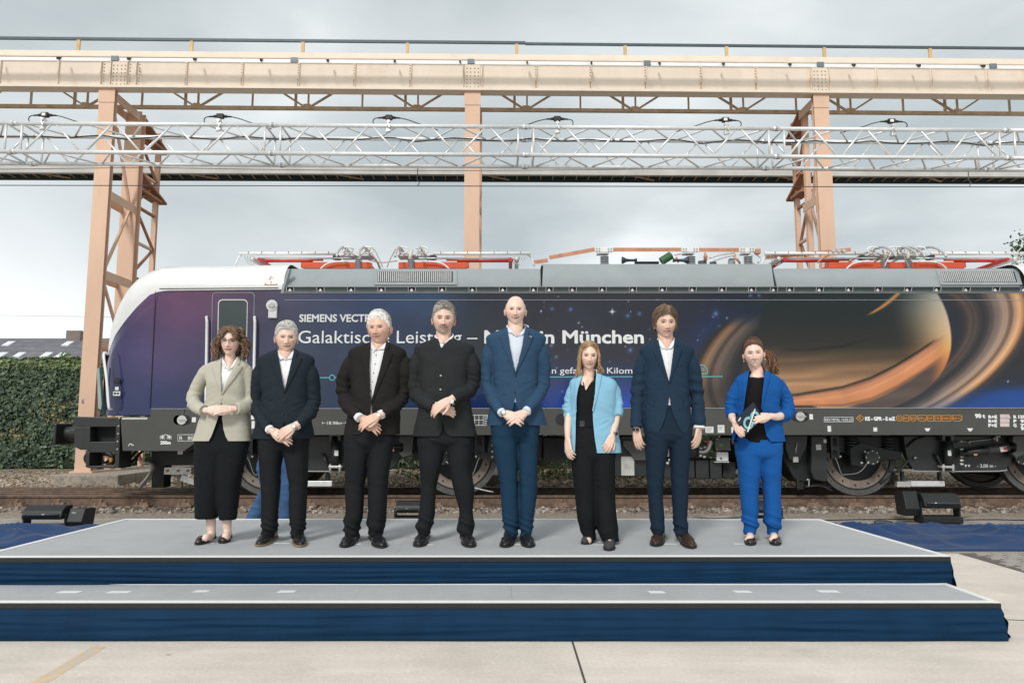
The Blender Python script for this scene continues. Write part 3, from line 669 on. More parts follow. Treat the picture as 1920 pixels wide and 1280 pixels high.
# second runway far behind: pale band with dark ribbed soffit
YW = 19.6; z0 = P(960, 327, YW).z; z1 = P(960, 313, YW).z
A2 = G(-300, 322, z0); B2 = G(2220, 332.5, z0); e2 = (B2-A2).normalized(); f2 = Vector((-e2.y, e2.x, 0))
wk = thing('far_crane_runway', A2.lerp(B2, .5), 'distant pale concrete beam with dark ribbed underside crossing behind the columns', 'beam')
m = MB(); m.prism([A2, B2, B2+f2*.12, A2+f2*.12], (0, 0, z1-z0)); m.build('beam', mat('pale_grey_beam', (.55, .54, .52), .8, var=.12, scale=2), wk, recalc=True)
m = MB(); q = Vector((0, 0, .10)); m.prism([A2+f2*.12+q, B2+f2*.12+q, B2+f2*.62+q, A2+f2*.62+q], (0, 0, .04)); m.build('soffit', mat('dark_soffit', (.035, .05, .05), .9), wk, recalc=True)
m = MB(); m.prism([A2+f2*.62, B2+f2*.62, B2+f2*.66, A2+f2*.66], (0, 0, .12)); m.build('rear_beam', bpy.data.materials['dark_soffit'], wk, recalc=True)
Lw = (B2-A2).length
rb = MB(); rb.bar(Vector((0, 0, 0)), f2*.5, .018, .03); rbm = rb.mesh('rib'); rbm.materials.append(M['tan'])
i = 0; x = .3
while x < Lw:
    p = A2+e2*x+f2*.12+Vector((0, 0, .07)); inst('soffit_rib', rbm, wk, p); x += .34; i += 1
for i in range(9):
    p = A2+e2*(1.0+i*Lw/9)+Vector((0, 0, .05)); m = MB(); m.bar(p+f2*.13, p+f2*.6+e2*.8, .04, .03); m.build('diagonal_tie', M['tan'], wk)
for u in (-180, 2120):
    p = G(u, 327, z0); m = MB(); m.b2((p.x-.25, YW+.0, .17), (p.x+.25, YW+.8, z0-.003)); m.build('support_post', bpy.data.materials['pale_grey_beam'], wk)

# overhead wires
wm = mat('dark_wire', (.05, .06, .065), .5, .3)
ow = thing('overhead_line', (0, 12.5, 5), 'thin overhead contact wire with droppers stretched above the locomotive', 'wire')
ZW = P(960, 349, 12.5).z
p0, p1 = G(-400, 347, ZW), G(2320, 351.5, ZW); m = MB(); m.tube([p0, p1], .0085, 5); m.build('contact_wire', wm, ow)
ZM = P(960, 318, 12.5).z; pts = []
for i in range(41):
    t = i/40; q = p0.lerp(p1, t); u_ = proj((q.x, q.y, ZM))[0]; k = ((u_-783)/1035); sag = ((k-round(k))*2)**2; pts.append((q.x, q.y, ZM-.05*(1-sag)+.03))
m = MB(); m.tube(pts, .006, 5); m.build('messenger_wire', wm, ow)
for u in (783, 1818):
    q = G(u, 349, ZW); m = MB(); m.tube(cr([(q.x, q.y, ZW), (q.x+.03, q.y, ZW+.07), (q.x-.01, q.y, ZW+.12), (q.x, q.y, ZM+.02)], 4), .008, 5); m.build('dropper', wm, ow)
m = MB(); a = P(-200, 588, 32); b = P(330, 596, 32); m.tube([a, b], .008, 4); o = m.build('distant_wire', mat('pale_wire', (.35, .37, .38), .5), None); tag(o, 'thin distant wire low in the bright sky at the left', 'wire')

# ================================================================= aluminium truss
YS = 8.75; zf = P(960, 238, YS).z; zfb = P(960, 290.5, YS).z
TA, TB = G(-150, 227.5, zf), G(2070, 243.5, zf); tx = (TB-TA).normalized(); ty = Vector((-tx.y, tx.x, 0)); TO = G(986, 238.2, zf); TO.z = 0
hgt = zf-zfb; wdt = (G(986, 262.3, zf)-G(986, 238.2, zf)).dot(ty); wdt = hgt if abs(wdt-hgt) > .12 else wdt
def T(s, d, z): return TO+tx*s+ty*d+Vector((0, 0, z))
def TS(u, v):
    o = Vector((0, 0, CAM_H)); r = P(u, v, 10)-o; t = (T(0, 0, 0)-o).dot(ty)/r.dot(ty); return ((o+r*t)-TO).dot(tx)
truss = thing('lighting_truss', T(0, wdt/2, zfb), 'long silver box truss spanning above the stage in bolted sections', 'truss')
sj = [TS(u, 260) for u in (-455, 25, 511, 986, 1456, 1888, 2360)]
TR = .0255
for i in range(len(sj)-1):
    a, b = sj[i]+.012, sj[i+1]-.012
    # end frames make the section part; chords and braces are its pieces
    sec = None
    for s_ in (a+.085, b-.085):
        m = MB()
        for d in (0, wdt): m.tube([T(s_, d, zf), T(s_, d, zfb)], .014, 8)
        for z_ in (zf, zfb): m.tube([T(s_, 0, z_), T(s_, wdt, z_)], .014, 8)
        if sec is None: sec = m.build('truss_section', M['alu'], truss, smooth=True)
        else: m.build('end_frame', M['alu'], sec, smooth=True)
    for s_ in (a, b):
        for d in (0, wdt):
            for z_ in (zf, zfb): m = MB(); m.tube([T(s_-.03, d, z_), T(s_+.03, d, z_)], TR+.006, 10); m.build('end_coupler', M['alu'], sec, smooth=True)
    for d in (0, wdt):
        for z_ in (zf, zfb): m = MB(); m.tube([T(a+.002, d, z_), T(b-.002, d, z_)], TR, 12); m.build('chord', M['alu'], sec, smooth=True)
    a2, b2_ = a+.10, b-.10; k = 4; st_ = (b2_-a2)/(2*k)
    for j in range(2*k):
        s0, s1 = a2+j*st_+.02, a2+(j+1)*st_-.02; up = j % 2 == 0
        for d in (0, wdt):
            z_a, z_b = ((zfb, zf) if up else (zf, zfb)) if d == 0 else ((zf, zfb) if up else (zfb, zf))
            m = MB(); m.tube([T(s0, d, z_a), T(s1, d, z_b)], .0125, 8); m.build('brace', M['alu'], sec, smooth=True)
        for z_ in (zf, zfb):
            d_a, d_b = ((0, wdt) if up else (wdt, 0)) if z_ == zf else ((wdt, 0) if up else (0, wdt))
            m = MB(); m.tube([T(s0, d_a, z_), T(s1, d_b, z_)], .0125, 8); m.build('brace', M['alu'], sec, smooth=True)
# the truss stands on two towers outside the picture
for s_ in (sj[0]-.2, sj[-1]+.2):
    m = MB()
    for dx in (0, wdt):
        for dy in (0, wdt): m.tube([T(s_+dx, dy, .0), T(s_+dx, dy, zf+.02)], TR, 8)
    for q in range(12):
        z0_, z1_ = q*.43, q*.43+.4
        m.tube([T(s_, 0, z0_), T(s_+wdt, 0, z1_)], .0125, 6); m.tube([T(s_, wdt, z1_), T(s_+wdt, wdt, z0_)], .0125, 6)
        m.tube([T(s_, 0, z0_), T(s_, wdt, z1_)], .0125, 6); m.tube([T(s_+wdt, 0, z0_), T(s_+wdt, wdt, z1_)], .0125, 6)
    m.build('support_tower', M['alu'], truss, smooth=True)
# cable along the rear top chord
m = MB(); pts = [T(sj[0]+i*.25, wdt-.03, zf-.012+.018*math.sin(i*1.7)-.02*(i % 5 == 2)) for i in range(int((sj[-1]-sj[0])/.25))]; m.tube(cr(pts, 3), .008, 5)
o = m.build('power_cable', M['rubber'], None, smooth=True); tag(o, 'black cable lying along the rear tube of the silver truss', 'cable')
labs = ['black cable coupler on the silver truss left of the left crane column', 'black cable coupler on the truss above the curly-haired woman, first right of the left column', 'cable coupler on the truss just left of the middle column',
        'cable coupler on the truss just right of the middle column', 'cable coupler on the truss between the middle and right columns', 'cable coupler on the truss furthest right, right of the right column']
clampm = mat('cast_clamp_metal', (.62, .63, .63), .4, .6)
for i, (u, v) in enumerate(((83, 213), (412, 219), (729, 222), (1045, 223), (1361, 226), (1673, 229))):
    s_ = TS(u, v); bz = zf+.118
    th = thing('cable_coupler', T(s_, .02, zf+.03), labs[i], 'coupler', 'cable couplers clamped along the truss')
    m = MB(); rt = Matrix.Rotation(-math.asin(tx.y), 3, 'Z'); m.box(T(s_, .02, bz), (.085, .05, .06), None); m.build('junction_box', M['black'], th, bevel=.006)
    if i in (0, 4, 5): m = MB(); m.box(T(s_-.005, -.0065, bz), (.045, .003, .035)); m.build('white_label', M['white'], th)
    for sg in (-1, 1): m = MB(); m.tube([T(s_+sg*.042, .02, bz), T(s_+sg*.08, .02, bz-.003), T(s_+sg*.085, .02, bz-.003), T(s_+sg*.14, .02, bz-.006)], [.020, .017, .012, .009], 10); m.build('plug', M['black'], th, smooth=True)
    L_ = (-1 if i in (0, 1, 2) else 1); j1 = T(s_+L_*.14, .02, bz-.006)
    m = MB(); m.tube(cr([j1, j1+tx*(L_*.04)+Vector((0, 0, -.01)), T(s_+L_*.2, .02, bz-.05), T(s_+L_*.19, .03, zf+.028)], 5), .006, 6)
    m.build('lead', M['rubber'], th, smooth=True); m = MB(); j2 = T(s_-L_*.14, .02, bz-.006); m.tube(cr([j2, T(s_-L_*.24, .02, bz-.03), T(s_-L_*.36, .03, bz-.07), T(s_-L_*.46, .05, zf+.03), T(s_-L_*.6, .15, zf+.01)], 5), .006, 6); m.build('lead', M['rubber'], th, smooth=True)
    m = MB(); m.tube([T(s_-.02, .0, zf), T(s_+.03, .0, zf)], TR+.013, 14); m.cyl(T(s_, -.052, zf+.042), T(s_, .045, zf+.042), .022, 12); m.box(T(s_, .0, zf+.04), (.04, .05, .06)); m.cyl(T(s_+.02, -.045, zf-.04), T(s_-.015, -.035, zf+.045), .012, 8)
    m.box(T(s_, 0, zf-.055), (.055, .06, .035)); m.cyl(T(s_-.03, -.02, zf-.085), T(s_+.03, -.02, zf-.07), .016, 10); m.build('clamp', clampm, th, smooth=False, bevel=.004)

# ================================================================= floor lamps, cables behind the stage
glassm = mat('dark_lens', (.03, .035, .04), .1, spec=.8)
def flood(u0, u1, vb, lab, hh=.34, side=0, dep=.26, lid=False):
    a, b = G(u0, vb, 0), G(u1, vb, 0); y = a.y+.0; th = thing('floor_lamp', ((a.x+b.x)/2, y+dep/2, 0), lab, 'stage lamp', 'black stage lamps standing on the ground along the locomotive')
    x0, x1 = a.x, b.x; wv = x1-x0
    m = MB(); m.b2((x0, y, .012), (x1, y+dep, .10)); m.build('base', M['black'], th, bevel=.012)
    for x in (x0+.0, x1-.02): m = MB(); m.b2((x, y+.06, .101), (x+.02, y+dep-.06, hh*.72)); m.build('yoke_arm', M['black'], th)
    m = MB(); yy = y-.01; m.prism([(x0+.024, yy+.02, hh*.52), (x0+.024, yy, hh*.62), (x0+.024, yy+.03, hh*.84), (x0+.024, yy+.10, hh), (x0+.024, yy+dep-.02, hh), (x0+.024, yy+dep, hh*.55)], (wv-.048, 0, 0)); m.build('head', M['black'], th, recalc=True, bevel=.008)
    m = MB(); m.tube([(x0+.05, yy-.004, hh*.70), (x1-.05, yy-.004, hh*.70)], .018, 8); m.build('lens_bar', glassm, th, smooth=True)
    for x in (x0+.03, x1-.05): m = MB(); m.cyl((x, y+.03, 0), (x, y+.03, .014), .016, 8); m.build('foot', M['rubber'], th)
    if side:
        xs = x1+.01 if side > 0 else x0-.20; z0_ = .04 if side > 0 else .10
        m = MB(); m.prism([(xs, y+.10, z0_), (xs, y+.05, z0_+.10), (xs, y+.12, hh*.9+(.0 if side > 0 else .07)), (xs, y+dep+.10, hh*.85+(.0 if side > 0 else .06)), (xs, y+dep+.05, z0_)], (.19, 0, 0)); m.build('driver_box', M['black'], th, recalc=True, bevel=.008)
        m = MB(); m.b2((xs+.04, y+.085, hh*.70), (xs+.10, y+.1, hh*.78)); m.build('rating_plate', M['steel'], th)
    return th
flood(34, 116, 1001, 'black stage lamp on the ground left of the stage beside the blue cloth', .33, 1)
flood(737, 790, 984, 'black stage lamp behind the stage between the white-haired man and the moustached man', .30)
flood(1418, 1472, 984, 'black stage lamp behind the legs of the woman in the bright blue suit', .30)
flood(1733, 1808, 983, 'large black stage lamp with driver box on the ground right of the stage', .40, -1)
def cable(lab, pts, r=.007, name='floor_cable'):
    q = [G(u, v, r+.002) for u, v in pts]; m = MB(); m.tube(cr(q, 6), r, 6); o = m.build(name, M['rubber'], None, smooth=True); tag(o, lab, 'cable')
cable('black cable trailing from the left floor lamp to the stage corner', [(118, 992), (130, 984), (142, 975), (150, 972), (158, 980), (166, 988), (176, 990)])
cable('long black cable running across the asphalt to the right floor lamp', [(1546, 975), (1600, 973.5), (1660, 973), (1728, 972)])
cable('black cable leaving the right floor lamp toward the right edge', [(1806, 970), (1850, 966), (1900, 964), (1990, 962)])
cable('second black cable right of the right floor lamp', [(1808, 974), (1860, 973.5), (1920, 974.5), (1990, 975)])
cable('looped black cable lying on the asphalt right of the stage', [(1560, 985), (1600, 986), (1640, 984), (1666, 983), (1673, 979), (1658, 976), (1642, 976), (1641, 979), (1655, 982), (1664, 985)])
q = G(1609, 983, .02); th = thing('cable_connector', (q.x, q.y, 0), 'small black and red cable plug lying on the asphalt right of the stage', 'plug')
m = MB(); m.tube([q+Vector((-.12, .03, 0)), q+Vector((-.02, 0, 0))], [.012, .02], 8); m.build('plug_body', M['black'], th, smooth=True)
m = MB(); m.box(q+Vector((.01, -.005, 0)), (.06, .035, .03)); m.build('plug_collar', mat('red_plastic', (.5, .04, .02), .4), th, bevel=.004)

# ================================================================= locomotive
YB0 = 10.95
def X(u, v=795, Y=YB0): return P(u, v, Y).x
def Z(v, Y=YB0): return P(960, v, Y).z
def s2l(c): c = np.asarray(c, float)/255; return np.where(c <= .04045, c/12.92, ((c+.055)/1.055)**2.4)
loco = thing('electric_locomotive', (2.2, YT, ZR), 'electric locomotive with white cab roof and purple to blue space livery showing a ringed planet', 'locomotive')
M['glossw'] = mat('white_gloss_paint', (.80, .80, .79), .22, var=.02, coat=.6)
M['grey'] = mat('grey_roof_paint', (.30, .325, .335), .42, var=.05, scale=3)
M['frame'] = mat('dark_grey_frame_paint', (.062, .062, .057), .35, var=.08, scale=3, coat=.15)
M['under'] = mat('dark_underframe_paint', (.012, .014, .014), .5, var=.25, scale=10)
M['under2'] = mat('satin_bogie_paint', (.024, .027, .027), .38, var=.15, scale=9)
M['glass'] = mat('dark_window_glass', (.03, .045, .045), .05, var=.1, scale=2, spec=.8)
M['groove'] = mat('dark_gap', (.02, .02, .022), .8)
M['pink'] = mat('red_orange_enamel', (.62, .085, .03), .4, var=.08)
M['red'] = mat('red_enamel', (.50, .035, .025), .4, var=.08)
M['copper'] = mat('copper_bar', (.55, .25, .15), .45, .3, var=.2, scale=8)
M['ins'] = mat('grey_ceramic', (.33, .35, .37), .35)
M['zinc'] = mat('galvanised_metal', (.58, .58, .57), .4, .45, var=.15, scale=20)
M['tyre'] = mat('wheel_tyre_steel', (.13, .13, .13), .45, .4, var=.2, scale=15)
M['disc'] = mat('dusty_wheel_disc', (.25, .205, .17), .7, var=.2, scale=12)
M['label'] = mat('white_sticker', (.74, .74, .73), .5, var=.02)
M['mark'] = mat('white_lettering', (.78, .80, .80), .45, var=0)
M['amber'] = mat('amber_marking', (.72, .32, .04), .5, var=0)
M['cyan'] = mat('turquoise_line', (.12, .58, .60), .4, var=0)
liv = mat('glossy_printed_livery', (1, 1, 1), .14, vcol=True, var=.03, scale=1.2, coat=.25, spec=.40)

rs = np.random.default_rng(11)
stars = [(rs.uniform(1000, 1500), rs.uniform(552, 760), rs.choice([.8, 1.1, 1.5, 2.6], p=[.5, .3, .14, .06])) for _ in range(95)]
stars += [(1342, 588, 4.5), (1363, 596, 2), (1349, 612, 3), (1370, 638, 4), (1070, 580, 3), (1177, 592, 3.2), (1199, 588, 3), (1182, 656, 3.6), (1153, 738, 3), (1085, 605, 2), (1144, 732, 2), (1407, 554, 2.6), (1423, 554, 2.4), (1890, 715, 2), (1620, 745, 1.5)]
def livery(u, v):
    u = np.asarray(u, float); v = np.asarray(v, float); n = len(u)
    us = [150, 290, 330, 400, 470, 560, 700, 820, 900, 1000, 1150, 1250, 1350, 1450, 1700, 1950]
    top = [(58, 46, 84), (100, 68, 106), (112, 74, 108), (104, 72, 102), (86, 70, 96), (70, 70, 94), (56, 72, 108), (50, 68, 98), (44, 50, 62), (46, 46, 54), (44, 41, 47), (38, 38, 48), (26, 30, 50), (24, 34, 40), (30, 34, 36), (40, 36, 36)]
    mid = [(46, 50, 92), (74, 62, 98), (76, 64, 98), (74, 66, 98), (68, 66, 92), (58, 66, 86), (50, 62, 86), (44, 54, 72), (42, 46, 54), (44, 45, 53), (44, 43, 51), (36, 39, 54), (26, 36, 74), (26, 36, 60), (30, 32, 36), (36, 34, 36)]
    bot = [(36, 44, 76), (46, 54, 90), (50, 58, 94), (54, 60, 94), (54, 60, 88), (48, 58, 78), (36, 52, 84), (28, 44, 82), (22, 40, 86), (18, 42, 96), (16, 50, 128), (22, 46, 102), (34, 40, 66), (26, 30, 40), (26, 30, 36), (24, 34, 60)]
    f = lambda a: np.stack([np.interp(u, us, [c[k] for c in a]) for k in range(3)], 1)
    T_, M_, B_ = f(top), f(mid), f(bot); t = np.clip((v-545)/220, 0, 1)[:, None]
    c = np.where(t < .5, T_+(M_-T_)*(ss(0, .5, t)), M_+(B_-M_)*ss(.5, 1, t))
    q = np.c_[u/90, v/60, 0*u]; nb = noise3(q, seed=3)*.6+noise3(q*2.3, seed=5)*.3+noise3(q*6, seed=7)*.15
    c = c*(1+.16*nb[:, None])
    # blue nebula glow low in the middle, violet dust
    def glow(cu, cv, ru, rv_, col, k):
        g = np.exp(-((u-cu)/ru)**2-((v-cv)/rv_)**2)*(.75+.5*noise3(q*1.7, seed=int(cu) % 50)); return np.clip(g*k, 0, 1)[:, None], np.array(col)
    for a in ((1140, 762, 130, 32, (24, 76, 190), .85), (1030, 735, 60, 40, (40, 60, 130), .5), (1330, 640, 34, 40, (22, 52, 110), .6), (1150, 720, 70, 24, (60, 66, 120), .4), (1040, 700, 40, 30, (62, 58, 84), .4), (800, 755, 120, 18, (26, 50, 96), .4), (1140, 590, 120, 30, (40, 54, 84), .35), (340, 590, 50, 40, (128, 74, 116), .3)):
        g, col = glow(*a); c = c*(1-g)+col*g
    # stars
    for (a, b, r) in stars:
        d2 = (u-a)**2+(v-b)**2; k = np.exp(-d2/(r*.8)**2)
        if r > 2.2: k = k*.75+.25*np.exp(-d2/(r*1.8)**2)
        k = k[:, None]; c = c*(1-k)+np.array((190, 205, 235) if r < 2.2 else (96, 128, 180))*k
    k = (np.exp(-((u-1148)/1.3)**2-((v-584)/5)**2)+np.exp(-((u-1148)/5)**2-((v-584)/1.3)**2)).clip(0, 1)[:, None]; c = c*(1-k)+np.array((235, 240, 250))*k
    # ringed planet, in crop coordinates (3x from 1280,440)
    x = (u-1280)*3; y = (v-440)*3; rx = x-1000; ry = y-640
    a_ = .951*rx-.309*ry; b_ = .309*rx+.951*ry; rho = np.sqrt((a_/930)**2+(b_/480)**2)
    # planet body
    px, py = (x-965)/545, (y-600)/(np.where(y < 600, 520, 400)); pr = np.sqrt(px**2+py**2); inside = ss(1.012, .992, pr)[:, None]
    lit = ss(.35, 1.0, px*.95-py*.10+.10*noise3(np.c_[x/160, y/160, 0*x], seed=4)*.5)
    base = np.stack([np.interp(y, [325, 480, 620, 700, 800, 900], k_) for k_ in ((20, 27, 42, 90, 150, 190), (31, 32, 38, 70, 114, 142), (33, 31, 32, 50, 82, 104))], 1)
    bands = 1+.10*np.sin(y/13+px*2.5+2*noise3(np.c_[x/300, y/60, 0*x], seed=6))*ss(560, 760, y)+.06*noise3(np.c_[x/220, y/9, 0*x], seed=8)
    base = base*bands[:, None]
    cream = np.stack([np.interp(y, [325, 450, 560, 640, 740], k_) for k_ in ((180, 212, 224, 238, 200), (182, 190, 186, 172, 116), (168, 162, 138, 98, 64))], 1)
    base = base*(1-lit[:, None])+cream*lit[:, None]
    # rings: wide arcs left and right of the planet
    prof_r = [0, .60, .66, .69, .73, .775, .80, .84, .88, .92, .945, .97, 1.0, 1.025, 1.045, 1.07, 1.13]
    rc = [(30, 32, 40), (28, 34, 46), (50, 42, 42), (84, 68, 62), (70, 58, 54), (40, 40, 44), (58, 52, 52), (112, 96, 88), (152, 130, 116), (160, 132, 110), (100, 78, 66), (186, 146, 114), (222, 170, 124), (182, 128, 84), (92, 72, 58), (58, 50, 48), (34, 34, 40)]
    ring = np.stack([np.interp(rho, prof_r, [k_[i] for k_ in rc]) for i in range(3)], 1)
    ring *= (1+.10*noise3(np.c_[rho*130, 0*x, 0*x], seed=12)+.10*noise3(np.c_[rho*48, 0*x, 0*x], seed=13))[:, None]
    ring *= (1-.35*ss(760, 330, x)*ss(760, 900, y))[:, None]*(1-.38*ss(700, 500, x))[:, None]
    ro = (ss(1.14, 1.04, rho)*ss(-40, 90, x)*np.where(x < 700, ss(440, 540, y), 1))[:, None]
    c = c*(1-ro*.95)+ring*ro*.95
    c = c*(1-inside)+base*inside
    # bright band crossing in front of the planet
    yi = np.interp(x, [300, 640, 900, 1060, 1200, 1330, 1400, 1470], [930, 905, 862, 810, 740, 660, 612, 560]); yo = np.interp(x, [300, 620, 900, 1060, 1200, 1300, 1400, 1500], [990, 962, 962, 928, 862, 800, 735, 668]); t_ = (y-yi)/(yo-yi+1e-6)
    bcol = np.stack([np.interp(t_, [0, .15, .5, .85, 1, 1.3], k_) for k_ in ((120, 186, 212, 204, 120, 36), (84, 126, 142, 132, 78, 34), (64, 92, 98, 86, 56, 38))], 1)*(1+.07*noise3(np.c_[t_*14, x/400, 0*x], seed=21)+.06*noise3(np.c_[x/70, t_*3, 0*x], seed=22))[:, None]
    fr = (ss(-.03, .05, t_)*ss(1.06, .96, t_)*ss(250, 560, x)*ss(1490, 1400, x))[:, None]; c = c*(1-fr)+bcol*fr
    lo = (ss(.98, 1.1, t_)*ss(900, 1000, x)*ss(.95, .80, rho)*ss(1480, 1380, x))[:, None]*.7; c = c*(1-lo)+np.array((44, 44, 52))*lo
    ln = np.exp(-((y-yi+6)/7)**2)*ss(420, 620, x)*ss(1440, 1380, x); c = c*(1-.75*ln[:, None])
    ln2 = np.exp(-((y-np.interp(x, [540, 700, 900, 1050, 1200], [645, 648, 625, 590, 548]))/9)**2)*ss(520, 620, x)*ss(1100, 900, x); c = c*(1-.35*ln2[:, None])
    ay = 455-(x-1030)*.42-((x-1030)/190)**2*52; k = (np.exp(-((y-ay)/(5+9*ss(1030, 1180, x)))**2)*ss(1020, 1080, x)*ss(1236, 1222, x))[:, None]; c = c*(1-k)+np.array((206, 140, 76))*k
    bl = (ss(0, 1, ((x-1560)/420+(y-850)/150)))[:, None]*(ss(820, 900, y))[:, None]; c = c*(1-bl*.85)+np.array((14, 68, 150))*bl*.85
    return s2l(np.clip(c, 2, 255))
def side_panel(name, x0, x1, zb_, zt_, step=.0155, y=YB0, clip=None):
    nx = int((x1-x0)/step)+1; nz = int((zt_-zb_)/step)+1; xs = np.linspace(x0, x1, nx); zs = np.linspace(zb_, zt_, nz)
    XX, ZZ = np.meshgrid(xs, zs); XX = XX.ravel(); ZZ = ZZ.ravel(); d = y*CP+(ZZ-CAM_H)*SP; up = -y*SP+(ZZ-CAM_H)*CP
    c = livery(960+FOC*XX/d, 640-FOC*up/d); dent = .0006*noise3(np.c_[XX*1.5, ZZ*2.2, 0*XX], seed=31)
    b = MB(); b.v = np.c_[XX, y+dent, ZZ].tolist(); b.c = c.tolist()
    b.f = [(j*nx+i, j*nx+i+1, (j+1)*nx+i+1, (j+1)*nx+i) for j in range(nz-1) for i in range(nx-1)]; b.m = [0]*len(b.f)
    return b.build(name, liv, loco, smooth=True, colors=True)
XC0 = X(286); XM = 2.2; XE = 2*XM-X(530, 545)       # cab seam; right end of middle body
zband = Z(765); zpt = Z(548.5)
side_panel('side_wall', XC0+.004, 2*XM-XC0, zband, zpt)
m = MB(); m.b2((XC0, YB0+.012, zband-.25), (2*XM-XC0, 13.95, zpt-.001)); m.build('body_core', M['under'], loco)
# cab shells, both ends
ub = [181, 193, 208, 228, 252, 275, 292, 310, 540]; vb = [660, 648, 625, 601, 574, 552, 546, 544, 541.5]
ut = [178.5, 188, 208, 228, 248.6, 265, 285.5, 312, 440, 540]; vt = [657, 638, 601, 566, 537, 520, 507, 499, 498, 496]
bx = [X(a, 600) for a in ub]; bz = [Z(a) for a in vb]
YR_ = YB0+.42; tx_ = [P(a, b, YR_).x for a, b in zip(ut, vt)]; tz_ = [P(a, b, YR_).z for a, b in zip(ut, vt)]
tx_[0] = bx[0]-.02
def cab(mirror):
    mx_ = (lambda x: 2*XM-x) if mirror else (lambda x: x)
    xs = np.r_[np.linspace(bx[0], bx[0]+.25, 16)[:-1], np.linspace(bx[0]+.25, X(531, 545)-.01, 110)]
    zbn = Z(778); sidev = []; roofv = []; ns = 58
    for x in xs:
        d = x-bx[0]; ins_ = .34*math.exp(-(d/.22)); zs_ = np.interp(x, bx, bz); zt_ = max(np.interp(x, tx_, tz_), zs_+.012); y0 = YB0+ins_
        zbx = zbn if x < XC0 else zband
        xx = x+.0
        sidev.append([(mx_(x), y0+.03*ss(zs_-.25, zs_, zbx+(zs_-zbx)*k/ns), zbx+(zs_-zbx)*k/ns) for k in range(ns+1)])
        r = []
        for k in range(13):
            a = k/12*math.pi/2; r.append((mx_(x), y0+.03+(.46)*(1-math.cos(a))**1.0*min(1, .4+d), zs_+(zt_-zs_)*math.sin(a)))
        r.append((mx_(x), YT, zt_+.04)); far = [(p[0], 2*YT-p[1], p[2]) for p in r[:-1]][::-1]; roofv.append(r+far)
    b = MB(); b.grid(sidev); V_ = np.array(b.v); d = V_[:, 1]*CP+(V_[:, 2]-CAM_H)*SP; up = -V_[:, 1]*SP+(V_[:, 2]-CAM_H)*CP
    b.c = livery(960+FOC*(2*XM-V_[:, 0] if mirror else V_[:, 0])/d, 640-FOC*up/d).tolist()
    b.build('cab_side', liv, loco, smooth=True, colors=True)
    b = MB(); b.grid([[(p[0], 2*YT-p[1], p[2]) for p in r] for r in sidev]); b.build('cab_side', M['glossw'], loco, smooth=True)
    b = MB(); b.grid(roofv); b.build('cab_roof', M['glossw'], loco, smooth=True)
    # front: lower nose panel and windscreen
    s0 = sidev[0]; zt0 = s0[-1][2]; b = MB()
    prof_ = [(mx_(bx[0]+.0), zbn), (mx_(bx[0]-.02), zbn+.5), (mx_(bx[0]-.03), zt0)]
    b.grid([[(px_, y_, pz_) for y_ in (s0[0][1], YT-.5, YT, YT+.5, 2*YT-s0[0][1])] for px_, pz_ in prof_]); b.build('nose_panel', liv if False else M['frame'], loco)
cab(False); cab(True)
def on_side(u, v, off=-.004): return P(u, v, YB0+off)
def quad(name, u0, u1, v0, v1, m_, off=-.004, th=.004, par=None, bevel=0):
    a = on_side(u0, v0, off); b = on_side(u1, v1, off); m = MB(); m.b2((a.x, YB0+off, min(a.z, b.z)), (b.x, YB0+off+th-.0005, max(a.z, b.z))); return m.build(name, m_, par or loco, bevel=bevel)
def stroke(name, pts, m_, wpx=1.0, off=-.004, par=None, closed=False):
    q = [on_side(u, v, off) for u, v in pts]; q = q+[q[0]] if closed else q; m = MB(); wd = wpx*YB0/FOC
    for a, b in zip(q, q[1:]): m.bar(a, b, .003, wd, up=(0, 1, 0)) if False else m.tube([a, b], wd/2, 5, flat=None)
    return m.build(name, m_, par or loco)
# seam, shadow gap, window line
stroke('cab_seam', [(292, 546), (286.5, 660), (281, 766)], M['groove'], 1.2)
stroke('roof_gap', [(299, 541.5), (522, 539.8)], M['groove'], 2.0, off=-.006)
pale = mat('pale_edge_line', (.45, .47, .52), .4, var=0)
stroke('panel_line', [(534, 562.3), (1060, 562.3), (1965, 562.3)], pale, .9)
stroke('panel_edge', [(527, 549.0), (1965, 549.0)], pale, 1.0, off=-.008)
stroke('panel_edge', [(283, 766), (1965, 764.4)], pale, .9, off=-.008)
# cab door with window and grab rails
def rrect(u0, u1, v0, v1, r, n=5, skew=0):
    pts = []
    for cx, cy, a0 in ((u1-r, v0+r, -90), (u1-r, v1-r, 0), (u0+r, v1-r, 90), (u0+r, v0+r, 180)):
        for k in range(n+1): a = R(a0+90*k/n); x_, y_ = cx+r*math.cos(a), cy+r*math.sin(a); pts.append((x_+skew*(y_-v0), y_))
    return pts
def filled(name, pts, m_, off, th, par=None):
    q = [on_side(u, v, off) for u, v in pts]; m = MB(); m.prism(q, (0, th, 0)); return m.build(name, m_, par or loco, recalc=True)
door = stroke('cab_door', rrect(398.5, 477, 548.5, 764, 7, skew=-.02), pale, 1.0, closed=True)
filled('door_window_frame', rrect(409, 464.5, 561, 700, 8, skew=-.02), M['label'], -.005, .005, door)
filled('door_window', rrect(410.6, 463, 562.8, 698, 7, skew=-.02), M['glass'], -.008, .004, door)
def hrail(u0, u1, v0, v1, nm='grab_rail', w_=.018, out=.07, curl=None):
    a = on_side(u0, v0, -out); b = on_side(u1, v1, -out); a0 = on_side(u0, v0-9, -.005); b0 = on_side(u1, v1+9, -.005); m = MB()
    m.tube([a0, a0+Vector((0, -.02, -.005)), a, b, b0+Vector((0, -.02, .005)), b0], w_*1.15, 8); return m.build(nm, M['white'], loco, smooth=False)
hrail(388, 386, 603, 752); hrail(478, 475, 603, 752)
